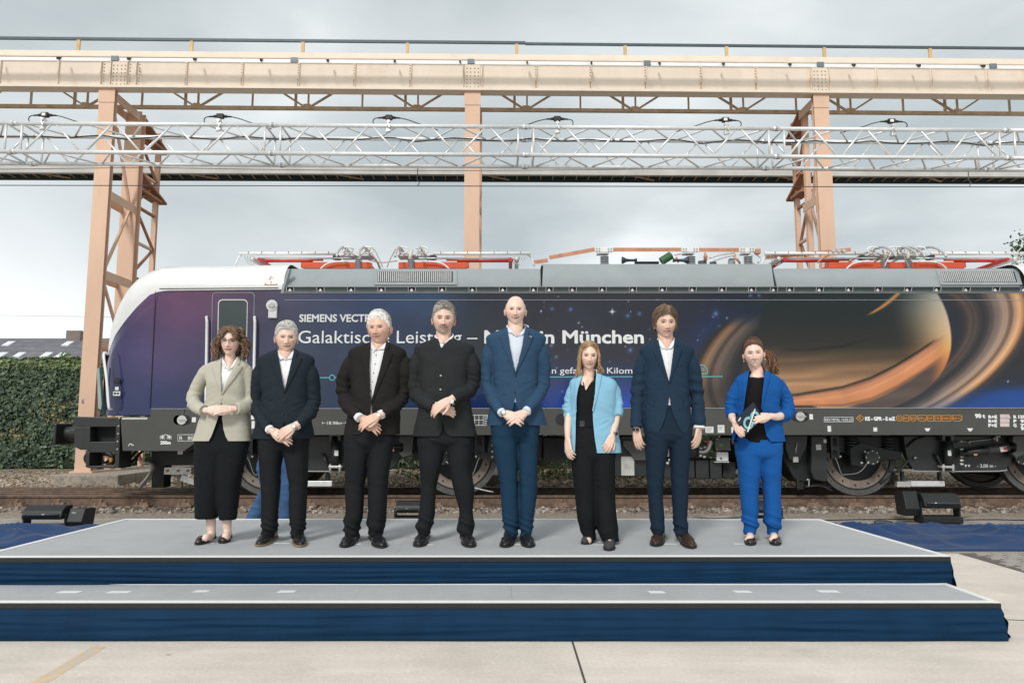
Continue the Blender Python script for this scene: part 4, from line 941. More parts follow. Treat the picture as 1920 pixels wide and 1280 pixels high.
m = MB(); a = on_side(194.5, 664, -.02); b = on_side(200, 712, -.07); c_ = on_side(204, 762, -.07); d_ = on_side(209, 767, -.01); m.tube(cr([a+Vector((.04, .05, .0)), a, b, c_, d_], 4), .028, 8, flat=.6); m.build('grab_rail', M['white'], loco, smooth=True)
m = MB(); q = [P(u, v, 11.12) for u, v in ((181.5, 692), (186, 688), (190.5, 757), (189, 768), (184, 764))]; m.prism(q, (0, .06, 0)); m.build('lamp_glass', mat('greenish_lamp_glass', (.30, .38, .36), .1, spec=.8), loco, recalc=True)
# side camera housing beside the door
m = MB(); c = on_side(511, 573, -.01); m.cyl(c+Vector((0, -.05, 0)), c+Vector((0, .01, 0)), .085, 24); a = on_side(503, 575, -.045); b = on_side(518.5, 596, -.045); m.b2((a.x, YB0-.045, b.z), (b.x, YB0, a.z)); m.build('camera_housing', M['label'], loco, bevel=.01)
m = MB(); m.cyl(c+Vector((.01, -.075, 0)), c+Vector((.01, -.05, 0)), .04, 20); m.box(c+Vector((.005, -.062, -.01)), (.10, .02, .035)); m.build('camera_cover', mat('light_grey_plastic', (.5, .51, .5), .5), loco, bevel=.006)
# emblem-like round rivet and stickers on the cab side
m = MB(); c = on_side(219.5, 714, .02); m.cyl(c+Vector((0, -.012, 0)), c, .05, 20); m.build('round_port', M['groove'], loco); m = MB(); m.cyl(c+Vector((0, -.018, 0)), c, .03, 18); m.build('port_cap', M['under2'], loco)
quad('sticker', 216, 222, 725, 731, M['label'], -.01); quad('sticker', 212, 225, 733.5, 741.5, M['label'], -.01); quad('sticker_print', 213.5, 217.5, 735.5, 739, M['groove'], -.013); quad('sticker_print', 219, 223, 735.5, 739, M['groove'], -.013)
# high voltage warning triangle on the white roof
def rooff(u, v):
    Y = YB0+.05; z0, z1 = Z(541.5), P(960, 496.6, YR_).z
    for _ in range(30): Y = .5*Y+.5*(YB0+.03+.46*(1-math.cos(math.asin(min(1, max(0, (P(u, v, Y).z-z0)/(z1-z0)))))))
    return P(u, v, Y)+Vector((0, -.006, .006))
def rstroke(name, pts, m_, wpx):
    m = MB(); q = [rooff(*p) for p in pts]
    for a, b in zip(q, q[1:]): m.tube([a, b], wpx*YB0/FOC/2, 5)
    return m.build(name, m_, loco)
om = mat('orange_print', (.75, .36, .16), .5, var=0)
rstroke('warning_triangle', [(496, 534), (509, 518.5), (520, 534), (496, 534)], om, 1.3); rstroke('warning_flash', [(508, 523), (505.5, 528), (509.5, 527.5), (507, 532)], om, 1.1)
# ---- livery lettering
def ltext(s, u, v, hpx, m_, width=None, bold=0, off=-.006, name='lettering', par=None):
    """baseline-left at u,v; hpx = capital height in photo px; width in px fits the string"""
    p = on_side(u, v, off); cap = hpx*YB0/FOC; o = text(s, p, cap/.73, m_, par or loco, name, 0, bold if bold > .003 else 0, .002)
    if width:
        xs_ = [q.co.x for q in o.data.vertices]; k = (width*YB0/FOC)/(max(xs_)-min(xs_)); mn = min(xs_)
        o.data.transform(Matrix.Translation((-mn*k, 0, 0)) @ Matrix.Diagonal((k, 1, 1, 1)))
    return o
ltext('SIEMENS VECTRON', 561, 603, 14.5, M['mark'], 165, .0045)
ltext('Galaktische Leistung \u2013', 559, 643, 25, M['mark'], 338, -.002)
ltext('Made in M\u00fcnchen', 908, 643, 25, M['mark'], 301, .0075)
ltext('1987  Hier werden gefahrene Kilometer', 888, 700, 12, M['mark'], 334, .001)
stroke('route_line', [(560, 708), (618, 708)], M['cyan'], 1.6); stroke('route_line', [(628, 708), (1308, 706), (1355, 706)], M['cyan'], 1.6)
stroke('route_ring', [(623+5*math.cos(a*.524), 708+5*math.sin(a*.524)) for a in range(12)], M['cyan'], 1.6, closed=True)
stroke('locomotive_pictogram', [(1308, 684), (1319, 685), (1324, 689), (1327, 697), (1325, 700.5), (1308, 701)], M['cyan'], 1.5); stroke('locomotive_pictogram', [(1308, 690), (1318, 690.5), (1321, 694), (1310, 695)], M['cyan'], 1.1)

# ---- grey frame band
fb = Z(815)
m = MB(); m.b2((X(345), YB0-.002, fb), (2*XM-X(345), YB0+.25, zband-.004)); m.build('frame_band', M['frame'], loco)
m = MB(); m.b2((X(345), 13.7, fb), (2*XM-X(345), 13.952, zband-.004)); m.build('frame_band', M['frame'], loco)
for mir in (False, True):
    q = [on_side(u, v, -.006) for u, v in ((226, 781), (282, 781), (283.5, 765.6), (344.8, 765.6), (344.8, 815), (384, 816), (345, 845), (230, 844.5))]
    if mir: q = [Vector((2*XM-p.x, p.y, p.z)) for p in q]
    m = MB(); m.prism(q, (0, 2.98, 0)); m.build('cab_apron', M['frame'], loco, recalc=True)
    # buffer beam with openings
    def plate(us, y0, dep, nm, mm):
        q = [P(u, v, y0) for u, v in us]; q = [Vector((2*XM-p.x, p.y, p.z)) for p in q] if mir else q; m = MB(); m.prism(q, (0, dep, 0)); return m.build(nm, mm, loco, recalc=True, bevel=.008)
    y0 = 11.02
    plate(((139, 780.5), (225, 783), (225, 800), (139, 800)), y0, 2.8, 'buffer_beam', M['under2'])
    plate(((139, 800.2), (169, 800.2), (169, 843), (150, 843), (141, 838), (139, 828)), y0, .35, 'buffer_beam', M['under2'])
    plate(((217, 800.2), (225, 800.2), (223, 877.5), (215, 877.5)), y0, .35, 'beam_plate', M['under2'])
    plate(((169.2, 828), (216.8, 828), (216, 848), (165, 848)), y0, .35, 'beam_plate', M['under2'])
    plate(((160, 843.2), (168, 848.2), (166.5, 877.5), (160, 875)), y0, .35, 'beam_plate', M['under2'])
    plate(((166.7, 873), (214.8, 873), (214.8, 877.5), (166.7, 877.5)), y0, .35, 'beam_plate', M['under2'])
    plate(((167, 800), (219, 800), (219, 830), (167, 830)), y0+.2, .05, 'beam_recess', M['groove'])
    def CX(x): return 2*XM-x if mir else x
    for yb_ in (YT-.875-.0, YT+.875):
        cz = Z(813, 11.5); xb = P(137, 813, 11.5).x; m = MB(); m.tube([(CX(xb+.12), yb_, cz), (CX(xb-.02), yb_, cz), (CX(xb-.025), yb_, cz), (CX(xb-.16), yb_, cz)], [.16, .15, .11, .11], 20)
        m.build('buffer_sleeve', M['under'], loco, smooth=False)
        m = MB(); m.box((CX(xb-.185), yb_, cz), (.05, .50, .33)); m.build('buffer_head', M['under2'], loco, bevel=.02)
    bm_ = MB()
    for u, v in ((223.5, 784), (222.5, 798.5), (221.5, 813), (220.5, 827.5), (220, 842)):
        p = P(u, v, y0-.004); bm_.ell((CX(p.x), p.y, p.z), (.014, .012, .014), 8, 6)
    bm_.build('bolts', M['zinc'], loco, kind='stuff')
    # coupler hook, hoses, rail guard
    m = MB(); m.tube(cr([(CX(P(170, 858, 12.2).x), YT, Z(850, 12.2)), (CX(P(190, 858, 12.2).x), YT, Z(852, 12.2)), (CX(P(197, 862, 12.2).x), YT, Z(866, 12.2)), (CX(P(186, 862, 12.2).x), YT, Z(872, 12.2))], 4), .045, 8); m.build('coupling_hook', M['under'], loco, smooth=True)
    for k, (u, col_) in enumerate(((179, M['zinc']), (203, M['amber']), (232, M['red']), (238, M['rubber']))):
        m = MB(); m.tube(cr([(CX(P(u, 840, 12).x), 11.9+.1*k, Z(838, 12)), (CX(P(u-6, 850, 12).x), 11.8+.1*k, Z(856, 12)), (CX(P(u+2, 860, 12).x), 11.8+.1*k, Z(866, 12)), (CX(P(u+12, 850, 12).x), 12+.1*k, Z(846, 12))], 5), .022, 8); m.build('brake_hose', M['rubber'], loco, smooth=True)
        m = MB(); p = P(u-1, 862, 11.85); m.cyl((CX(p.x), p.y+.1*k, p.z-.03), (CX(p.x), p.y+.1*k, p.z+.03), .03, 10); m.build('hose_head', col_, loco)
    m = MB(); pts = [P(u, v, 11.5) for u, v in ((270, 868), (281, 867), (287, 874), (284, 884), (276, 896), (268, 906), (261, 915))]; pts = [Vector((CX(p.x), p.y, p.z)) for p in pts]; m.tube(cr(pts, 4), .055, 8, flat=.4); m.build('rail_guard', mat('dull_aluminium_guard', (.40, .39, .37), .5, .4, var=.2) if 'dull_aluminium_guard' not in bpy.data.materials else bpy.data.materials['dull_aluminium_guard'], loco, smooth=True)
    m = MB(); a, b = P(285, 846, 11.6), P(330, 872, 11.6); m.b2((CX(a.x), 11.6, b.z), (CX(P(420, 846, 11.6).x), 13.3, a.z)); m.build('underframe_box', M['under'], loco)
    m = MB(); a, b = P(286, 872, 11.7), P(306, 914, 11.7); m.b2((CX(a.x), 11.7, b.z), (CX(b.x), 11.95, a.z)); m.build('sand_pipe_box', M['under'], loco)
    a, b = P(308, 876, 11.55), P(358, 889, 11.55); m = MB(); m.b2((CX(a.x), 11.55, b.z), (CX(b.x), 11.62, a.z)); m.build('antenna_bracket', M['zinc'], loco)
    for uu in (314, 334, 352):
        m = MB(); p = P(uu, 882, 11.545); m.cyl((CX(p.x), 11.53, p.z), (CX(p.x), 11.55, p.z), .02, 8); m.build('bracket_bolt', M['rust'], loco)
    a, b = P(340, 895, 11.5), P(380, 908, 11.5); m = MB(); m.bar((CX(a.x), 11.5, a.z), (CX(b.x), 11.5, b.z), .03, .09); m.build('step_plate', M['zinc'], loco)
    a, b = P(332, 892, 11.7), P(340, 914, 11.7); m = MB(); m.b2((CX(a.x), 11.7, b.z), (CX(b.x), 11.76, a.z)); m.build('hanger', mat('ochre_hanger', (.34, .30, .20), .7) if 'ochre_hanger' not in bpy.data.materials else bpy.data.materials['ochre_hanger'], loco)
    m = MB(); a, b = P(333, 850, 11.45), P(376, 832, 11.45); m.bar((CX(a.x), 11.45, a.z), (CX(b.x), 11.45, b.z), .03, .05); m.build('step_arm', M['under2'], loco)
    for uu, vv in ((338, 848), (352, 841), (362, 838)):
        m = MB(); p = P(uu, vv, 11.42); m.box((CX(p.x), 11.42, p.z), (.075, .01, .055)); m.build('plate_tag', M['label'], loco)
quad('apron_edge', 229, 276, 782.5, 786, M['zinc'], -.012)
# oval recess with round cap, stickers, lettering on the band
for u, v in ((341.5, 787), (1500, 780.5)):
    o_ = filled('filler_recess', rrect(u-16.5, u+16.5, v-9, v+9, 8.9, 6), M['groove'], -.006, .006)
    c = on_side(u, v, -.006); m = MB(); m.cyl(c+Vector((0, -.02, 0)), c, .068, 24); m.build('filler_cap', M['zinc'], o_); m = MB(); m.b2((c.x-.03, c.y-.03, c.z-.012), (c.x+.085, c.y-.019, c.z+.012)); m.build('cap_handle', M['steel'], o_)
c = on_side(1052, 786, -.004); m = MB(); m.cyl(c+Vector((0, -.004, 0)), c, .085, 28); m.build('lifting_hole', M['groove'], loco)
for u0, u1, v0, v1 in ((360, 367, 782, 791), (1517.5, 1524.5, 776, 786), (1551.5, 1558.5, 798, 809), (1637.5, 1645, 801, 808.5), (1322.5, 1338, 799.5, 811), (1345.5, 1358.5, 796.5, 811), (1371, 1378, 800, 811), (471, 477, 778, 786), (472, 477, 789, 803)):
    quad('sticker', u0, u1, v0, v1, M['label'], -.005)
    if u1-u0 > 10:
        for k in range(3): quad('sticker_print', u0+2, u1-3-k, v0+2.2+k*2.8, v0+3.2+k*2.8, M['grey'], -.008)
# 250m curve symbol
for sg in (-1, 1):
    c0 = 311+sg*6.5
    stroke('curve_symbol', [(c0, 815), (c0, 823.5)], M['mark'], 1.5); stroke('curve_symbol', [(c0-5, 819.5), (c0+5, 819.5)], M['mark'], 1.2)
    stroke('curve_symbol', [(c0-4.5, 823), (c0+4, 816)], M['mark'], 1.1); stroke('curve_symbol', [(c0-4, 816), (c0+4.5, 823)], M['mark'], 1.1)
stroke('curve_symbol', [(305, 818), (308, 815.2), (311, 814.4), (314, 815.2), (317, 818)], M['mark'], 1.3)
ltext('250m', 300.5, 832.2, 5.6, M['mark'], 19.5, .004)
stroke('marking_box', [(333.5, 814.5), (375, 814.5), (375, 826.5), (333.5, 826.5)], M['mark'], 1.0, closed=True); ltext('R   80m', 336.5, 824.3, 7.2, M['mark'], 34, .002)
stroke('key_symbol', [(241, 836), (243, 832), (247, 832), (247, 834), (251, 834.5)], M['mark'], 1.6)
ltext('\u22a218.98m\u22a3', 604, 795.5, 6, M['mark'], 44, .003)
stroke('marking_box', [(884, 778), (914, 778), (914, 797), (884, 797)], M['mark'], .9, closed=True)
for u in (890, 898, 906): stroke('marking_box', [(u, 778), (u, 797)], M['mark'], .8)
stroke('marking_box', [(884, 787), (906, 787)], M['mark'], .8)
for k in range(4): stroke('marking_box', [(908, 781+k*4.2), (913, 781+k*4.2)], M['mark'], 1.2)
stroke('marking_box', [(1545.5, 782), (1599.5, 782), (1599.5, 790.5), (1545.5, 790.5)], M['mark'], .9, closed=True); ltext('REV MMAL 14.03.25', 1547.5, 789, 5, M['mark'], 50, .002)
stroke('amber_rhombus', [(1605.5, 784), (1613, 778), (1620, 784), (1613, 790)], M['amber'], 1.3, closed=True); ltext('R', 1610.6, 786, 4.6, M['amber'], 4, .002)
ltext('KE - GPR - E mZ', 1622, 787.8, 6.6, M['mark'], 56, .005)
stroke('amber_ring', [(1686+5.4*math.cos(a*.4488), 784+5.4*math.sin(a*.4488)) for a in range(14)], M['amber'], 1.2, closed=True); ltext('D', 1683.8, 786.6, 5.2, M['amber'], 4.4, .003)
for u0, u1, cup, s_ in ((1693.5, 1704, 0, 'RP'), (1706.5, 1717.5, 1, 'EP'), (1720, 1737.5, 1, 'EP\u25cb'), (1739.5, 1750.5, 0, 'SP'), (1753, 1764, 0, '\u25cb'), (1766, 1783, 0, 'NB\u00dc'), (1785.5, 1803.5, 1, 'EP-C')):
    pts = [(u0, 778.6), (u1, 778.6), (u1, 786), (u1-(4 if cup else 0), 789.4), (u0+(4 if cup else 0), 789.4), (u0, 786)]
    stroke('amber_box', pts, M['amber'], 1.1, closed=True)
    if s_ == '\u25cb': stroke('amber_dot', [((u0+u1)/2+2*math.cos(a), 784+2*math.sin(a)) for a in range(6)], M['amber'], 1, closed=True)
    else: ltext(s_.replace('\u25cb', 'o'), u0+1.8, 786.3, 4.4, M['amber'], u1-u0-4, .002)
ltext('90 t', 1828, 783, 7.4, M['mark'], 19, .005)
for k, (a, b, c_) in enumerate((('R+E', 'R', '135'), ('R+E', 'P', '95'), ('P+E', 'G', '72'))):
    ltext(a, 1853, 784+k*8, 5.8, M['mark'], 16.5, .004); quad('weight_field', 1875, 1893, 776.4+k*8, 783.6+k*8, mat('pinkish_label', (.62, .52, .50), .5) if 'pinkish_label' not in bpy.data.materials else bpy.data.materials['pinkish_label'], -.005)
    ltext(b, 1900, 784+k*8, 5.8, M['mark'], 6, .004); ltext(c_, 1909+(4 if k else 0), 784+k*8, 5.8, M['mark'], 13, .004)
ltext('t', 1892, 784, 5.4, M['mark'], 3, .003); ltext('90', 1914, 806, 5.8, M['mark'], 10, .004)
for u in (1739, 1819): filled('jacking_triangle', [(u-5.8, 802.5), (u+5.8, 802.5), (u+2, 808), (u-2, 808)], M['mark'], -.005, .003)

# ---- roof fairings with louvre strip and grilles
zf0 = Z(537.5); y1 = YB0+.34
def fair(u0, u1, vtop, s0=0, s1=0):
    """sloping cover from the strip up to its top edge; s0,s1 lean of the ends in px"""
    a = P(u0, 537.5, YB0+.02); b = P(u1, 537.5, YB0+.02); zt_ = Z(vtop, y1); c = P(u1+s1, vtop, y1); d = P(u0+s0, vtop, y1)
    q = [a, b, Vector((c.x, y1, zt_)), Vector((d.x, y1, zt_))]; q2 = [p+Vector((0, .03, -.012)) for p in q]; m = MB()
    m.add(q+q2, [(0, 1, 2, 3), (7, 6, 5, 4), (0, 4, 5, 1), (1, 5, 6, 2), (2, 6, 7, 3), (3, 7, 4, 0)]); m.b2((a.x, y1+.001, zt_-.03), (b.x, 2*YT-y1, zt_-.002))
    return m.build('roof_cover', M['grey'], loco, recalc=True)
fair(531, 1013.5, 504, 7, 0); fair(1016.5, 1452, 495, 2, -6); fair(1457, 1912, 503.5, -8, 0)
filled('cover_end', [(526, 549.5), (538, 504), (543, 504), (531, 549.5)], M['grey'], -.004, .10)
m = MB(); m.b2((X(527), YB0+.028, Z(548.2)), (X(1965), YB0+.05, zf0-.001)); m.build('louvre_backing', M['groove'], loco)
m = MB(); m.b2((X(531), YB0+.0, Z(537.9)), (X(1965), YB0+.027, zf0+.004)); m.build('louvre_rail', M['grey'], loco)
tri_u = [543.5, 600.5, 658, 714.7, 771.6, 828.6, 885.5, 942.5, 1000, 1029.5, 1073, 1129, 1185.6, 1241.7, 1297.7, 1353.5, 1409, 1450, 1480.5, 1536, 1591, 1646, 1701, 1756, 1811, 1866, 1919]
lt = mat('louvre_divider_paint', (.42, .44, .44), .5)
lv = mat('louvre_dark_panel', (.030, .045, .042), .4)
for k, u in enumerate(tri_u):
    q = [on_side(a, b, .012) for a, b in ((u-3.2, 546.5), (u-1, 541), (u+1, 541), (u+3.2, 546.5))]; m = MB(); m.prism(q, (0, .012, 0)); m.build('louvre_bracket', M['label'], loco, recalc=True)
    lean = (u-960)/960*2.2
    for e_ in (-6.5, 7):
        q = [on_side(a, b, .008) for a, b in ((u+e_, 547.3), (u+e_+lean, 538), (u+e_+1.1+lean, 538), (u+e_+1.1, 547.3))]; m = MB(); m.prism(q, (0, .018, 0)); m.build('louvre_divider', lt, loco, recalc=True)
    if k+1 < len(tri_u) and tri_u[k+1]-u > 25:
        un = tri_u[k+1]; q = [on_side(a, b, .014) for a, b in ((u+8.6, 545.4), (u+8.6+lean, 538.3), (un-7+lean, 538.3), (un-7, 545.4))]; m = MB(); m.prism(q, (0, .01, 0)); m.build('louvre_panel', lv, loco, recalc=True)
quad('louvre_sill', 530, 1965, 545.9, 546.8, lt, .006, .02)
for us_ in ((1014.8, 537, 1013.8, 505), (1455, 547, 1447, 500)):
    m = MB(); a = P(us_[0], us_[1], YB0+.0); b = P(us_[2], us_[3], y1-.01); m.tube([a, b], .008, 5); m.build('cover_seam', M['groove'], loco)
def slope(u, v, off=0):
    f = (537.5-v)/(537.5-504); return P(u, v, YB0+.02+(y1-YB0-.02)*f-off)
for g0, g1 in ((702, 857), (1764, 1917)):
    sk = 0 if g0 < 1000 else -1
    def gq(a, b, c, d, off, th): # u0,u1,v0(top),v1
        k_ = -7 if sk else 0
        return [slope(a+k_*(533-d)/26*0+(0 if not sk else 8*(d-507)/26-8), d, off), slope(b+(0 if not sk else 8*(d-507)/26-8), d, off), slope(b+(0 if not sk else 8*(c-507)/26-8), c, off), slope(a+(0 if not sk else 8*(c-507)/26-8), c, off)]
    m = MB(); q = gq(g0, g1, 505.5, 534, .028, 0); m.prism(q, (0, .022, .0)); gr = m.build('grille', M['grey'], loco, recalc=True)
    m = MB(); q = gq(g0+6, g1-8, 509, 528.5, .032, 0); m.prism(q, (0, .003, 0)); m.build('grille_opening', M['groove'], gr, recalc=True)
    m = MB(); nf = 38
    for k in range(nf):
        a = g0+7+k*(g1-g0-16)/nf; q = gq(a, a+1.9, 509.3, 528.2, .044, 0); m.prism(q, (0, .011, 0))
    m.build('grille_fins', M['zinc'], gr, recalc=True, kind='stuff')
    m = MB(); q = gq(g0+2, g1-3, 531, 532.6, .036, 0); m.prism(q, (0, .007, 0)); m.build('grille_lip', lt, gr, recalc=True)

# ---- roof equipment
def rp(u, v, Y): return P(u, v, Y)
def insul(u, vt_, vb_, Y=12.2, r=.07, nm='insulator'):
    a, b = rp(u, vb_, Y), rp(u, vt_, Y); n = 5; m = MB(); hh = (b.z-a.z)
    prof_ = []
    for k in range(n):
        z_ = a.z+hh*k/n; prof_ += [(z_, r*.55), (z_+hh/n*.25, r), (z_+hh/n*.5, r*.98), (z_+hh/n*.6, r*.55)]
    m.tube([Vector((a.x, Y, p[0])) for p in prof_], [p[1] for p in prof_], 14); return m.build(nm, M['ins'], loco, smooth=False)
def rbar(nm, m_, pts, r, Y=12.2, seg=8, flat=None, par=None, sm=True, n=1):
    q = [rp(p[0], p[1], p[2] if len(p) > 2 else Y) for p in pts]; q = cr(q, n) if n > 1 else q
    m = MB(); m.tube(q, r*Y/FOC, seg, flat=flat); return m.build(nm, m_, par or loco, smooth=sm)
def rbox(nm, m_, u0, u1, v0, v1, Y, dep, par=None, bevel=.006):
    a, b = rp(u0, v0, Y), rp(u1, v1, Y); m = MB(); m.b2((a.x, Y, b.z), (b.x, Y+dep, a.z)); return m.build(nm, m_, par or loco, bevel=bevel)
def panto(u0, sg, full=True):
    """u0: knee end, sg: direction toward the head; about 255 px long"""
    U = lambda d: u0+sg*d
    Y = 11.75
    base = rbox('pantograph_frame', M['pink'], min(U(122), U(250)), max(U(122), U(250)), 491.5, 503, Y, .10)
    rbox('frame_rail', M['pink'], min(U(118), U(246)), max(U(118), U(246)), 491, 501, Y+1.15, .10, base)
    for d in (128, 240): rbox('cross_member', M['pink'], min(U(d), U(d+8)), max(U(d), U(d+8)), 493, 500, Y+.101, 1.04, base)
    rbar('lower_arm', M['red'], [(U(34), 488.5), (U(140), 488.5)], 3.7, Y+.55, 12, par=base)
    rbar('lower_arm_sleeve', M['pink'], [(U(100), 488), (U(160), 487)], 2.2, Y+.40, 10, par=base)
    for Yo in (Y+.2, Y+.9): rbar('upper_arm', M['white'], [(U(2), 475), (U(185), 475.3)], 3.0 if Yo < 12.2 else 2.4, Yo, 12, par=base)
    rbar('guide_rod', M['white'], [(U(42), 484.5), (U(212), 484)], 1.8, Y+.3, 8, par=base)
    rbar('knee_link', M['white'], [(U(8), 477), (U(1), 484), (U(-5), 499)], 1.8, Y+.25, 8, par=base, n=3)
    m = MB(); c = rp(U(28), 486, Y+.2); m.cyl(c, c+Vector((0, .8, 0)), .035, 16); m.ell(c+Vector((.0, -.01, 0)), (.045, .04, .045), 12, 8); m.build('knee_joint', M['zinc'], base, smooth=True)
    m = MB(); c = rp(U(40), 486, Y+.15); m.cyl(c, c+Vector((0, .9, 0)), .032, 14); m.build('knee_joint', M['red'], base)
    for k in range(4): rbar('flexible_lead', M['steel'], [(U(12+5*k), 479), (U(16+4*k), 489-k), (U(24+4*k), 497-2*k), (U(32), 492)], .7, Y+.1+.1*k, 6, par=base, n=4)
    # collector head: two carbon strips with horns running across the track, end-on view gives loops
    for d, hv in ((205, 0), (243, 0)):
        hx = rp(U(d), 470, Y+.3).x
        pts = [(hx, Y-.42, Z(484, Y-.3)), (hx, Y-.34, Z(474, Y-.3)), (hx, Y-.1, Z(467, Y)), (hx, Y+.2, Z(466, Y+.2)), (hx, Y+1.15, Z(466, Y+.2)), (hx, Y+1.45, Z(467, Y)), (hx, Y+1.7, Z(474, Y)), (hx, Y+1.8, Z(484, Y))]
        m = MB(); m.tube(cr(pts, 4), .02, 8); m.build('collector_strip', M['zinc'], base, smooth=True)
        m = MB(); pr = [(U(d)+10.5*math.cos(a*.449), 469+6.2*math.sin(a*.449)) for a in range(15)]; m.tube([rp(p[0], p[1], Y+.02) for p in pr], .014, 6); m.build('horn_loop', M['white'], base, smooth=True)
        rbar('head_spring', M['steel'], [(U(d)-8, 474), (U(d)-2, 470), (U(d)+7, 475)], 1.6, Y+.1, 8, par=base, n=3)
    rbar('head_tie', M['zinc'], [(U(196), 479), (U(210), 474), (U(224), 479), (U(240), 474), (U(252), 480)], 1.5, Y+.15, 8, par=base, n=4)
    rbox('head_block', M['zinc'], min(U(190), U(252)), max(U(190), U(252)), 476, 480, Y+.35, .3, base)
    rbar('head_support', mat('cream_plastic', (.66, .64, .58), .5) if 'cream_plastic' not in bpy.data.materials else bpy.data.materials['cream_plastic'], [(U(229), 488), (U(225), 468)], 3.4, Y+.05, 8, par=base)
    rbar('horn', M['steel'], [(U(246), 476), (U(250), 464), (U(257), 470), (U(268), 492), (U(271), 501)], 1.1, Y-.1, 6, par=base, n=4)
    rbar('horn', M['zinc'], [(U(208), 479), (U(203), 470), (U(209), 464), (U(217), 467)], 1.2, Y-.05, 6, par=base, n=4)
    insul(U(226), 484, 504, Y+.0, .06); insul(U(226), 484, 504, Y+1.2, .06); insul(U(128), 496, 504, Y+1.2, .05)
    rbar('air_hose', M['white'], [(U(155), 504), (U(166), 495), (U(184), 490.5), (U(206), 490.5)], 1.5, Y-.06, 8, par=base, n=5)
    m = MB(); c = rp(U(186), 486.5, Y+.45); m.cyl(c, c+Vector((0, 0, .06)), .075, 16); m.build('damper_pot', M['groove'], base)
    for k in range(7): rbar('clip', M['groove'], [(U(20+k*25), 474.6), (U(21+k*25), 474.6)], 3.3, Y+.2, 10, par=base)
panto(446, 1); panto(997, -1)
panto(1432, 1); panto(1930, -1)
rbar('roof_cable', mat('orange_cable', (.60, .26, .14), .5), [(690, 487), (715, 492), (745, 489)], 1.0, 11.9, 6, n=5)
# copper busbars on insulators
def bus(u0, v0, u1, v1, Y=12.0):
    a, b = rp(u0, v0, Y), rp(u1, v1, Y); m = MB(); m.bar(a, b, .012, .064, up=(0, 0, 1)); m.build('busbar', M['copper'], loco)
bus(1030, 483, 1115, 467.5); bus(1150, 468, 1277.5, 468); bus(1311, 468.5, 1386, 468.5); bus(1434, 483, 1595, 468); bus(1000, 492, 1027, 488); 
for u0, u1 in ((1115, 1150), (1277.5, 1310.5), (1386, 1416)):
    rbox('busbar_joint', M['label'], u0, u1, 464.5, 472.5, 11.98, .03); rbox('busbar_foot', M['zinc'], u0+5, u1-8, 473, 475.5, 11.9, .16)
    bb = MB()
    for du in (4, 9, u1-u0-9, u1-u0-4):
        for v in (466.3, 470.6): p = rp(u0+du, v, 11.975); bb.cyl(p, p+Vector((0, -.008, 0)), .012, 6)
    bb.build('joint_bolts', M['steel'], loco, kind='stuff')
for u in (1133.5, 1296, 1403): insul(u, 480, 495.5, 12.0, .075)
insul(1317, 489, 495.5, 12.1, .075); insul(1337, 491, 496, 12.1, .06)
for u, v, s_ in ((1168, 488, 1), (1288, 488, -1)):   # horns
    rbar('signal_horn', M['groove'], [(u-2*s_, v), (u+2*s_, v), (u+8*s_, v), (u+18*s_, v+.5)], 1, 11.9, 16) if False else None
    q = [rp(u+d_*s_, v, 11.9) for d_ in (-2, 1, 6, 14, 20, 26)]; m = MB(); m.tube(q, [.062, .055, .030, .022, .022, .036], 16); m.build('signal_horn', mat('dark_blue_horn', (.02, .035, .05), .35) if 'dark_blue_horn' not in bpy.data.materials else bpy.data.materials['dark_blue_horn'], loco, smooth=True)
rbar('air_tank', M['groove'], [(1190, 493), (1235, 493)], 3, 12.2, 12)
m = MB(); g0_, g1_ = rp(1240, 490, 11.95), rp(1259, 478, 11.95)
for k in range(7): q = g0_.lerp(g1_, k/7); q2 = g0_.lerp(g1_, (k+.62)/7); m.cyl(q, q2, .07, 16)
m.cyl(g0_, g1_, .052, 12); m.build('resistor_coil', mat('green_enamel', (.06, .17, .07), .4), loco)
for a in ([(1265, 478), (1277, 476), (1290, 478)], [(1330, 484), (1350, 478), (1378, 474)], [(1338, 489), (1360, 482), (1380, 478)], [(1410, 478), (1405, 490), (1415, 495)], [(1416, 476), (1426, 484), (1421, 493)]): rbar('switch_rod', M['zinc'], a, 1.5, 12.0, 8, n=3)
for a in ([(1322, 474), (1324, 488)], [(1376, 480), (1388, 494)], [(1268, 482), (1272, 492)]): rbar('contact_arm', M['copper'], a, 2.2, 11.95, 8)
rbox('switch_cylinder', M['ins'], 1368, 1379, 484, 496, 12.05, .1); rbox('contact_block', M['copper'], 1417, 1427, 466, 475, 11.95, .1); rbox('contact_block', M['copper'], 1321, 1327, 478, 487, 11.95, .08)
rbar('jumper', M['copper'], [(1376, 485), (1384, 486), (1388, 496)], .9, 11.95, 6, n=4)
bb = MB()
for u in (1563, 1573, 1583): p = rp(u, 469.5, 11.9); bb.cyl(p, p+Vector((0, .1, 0)), .03, 8)
bb.build('bolt_cluster', M['zinc'], loco)
rbar('contact_knife', M['copper'], [(1533, 492), (1545, 482), (1555, 478)], 2.0, 11.75, 8, n=3)
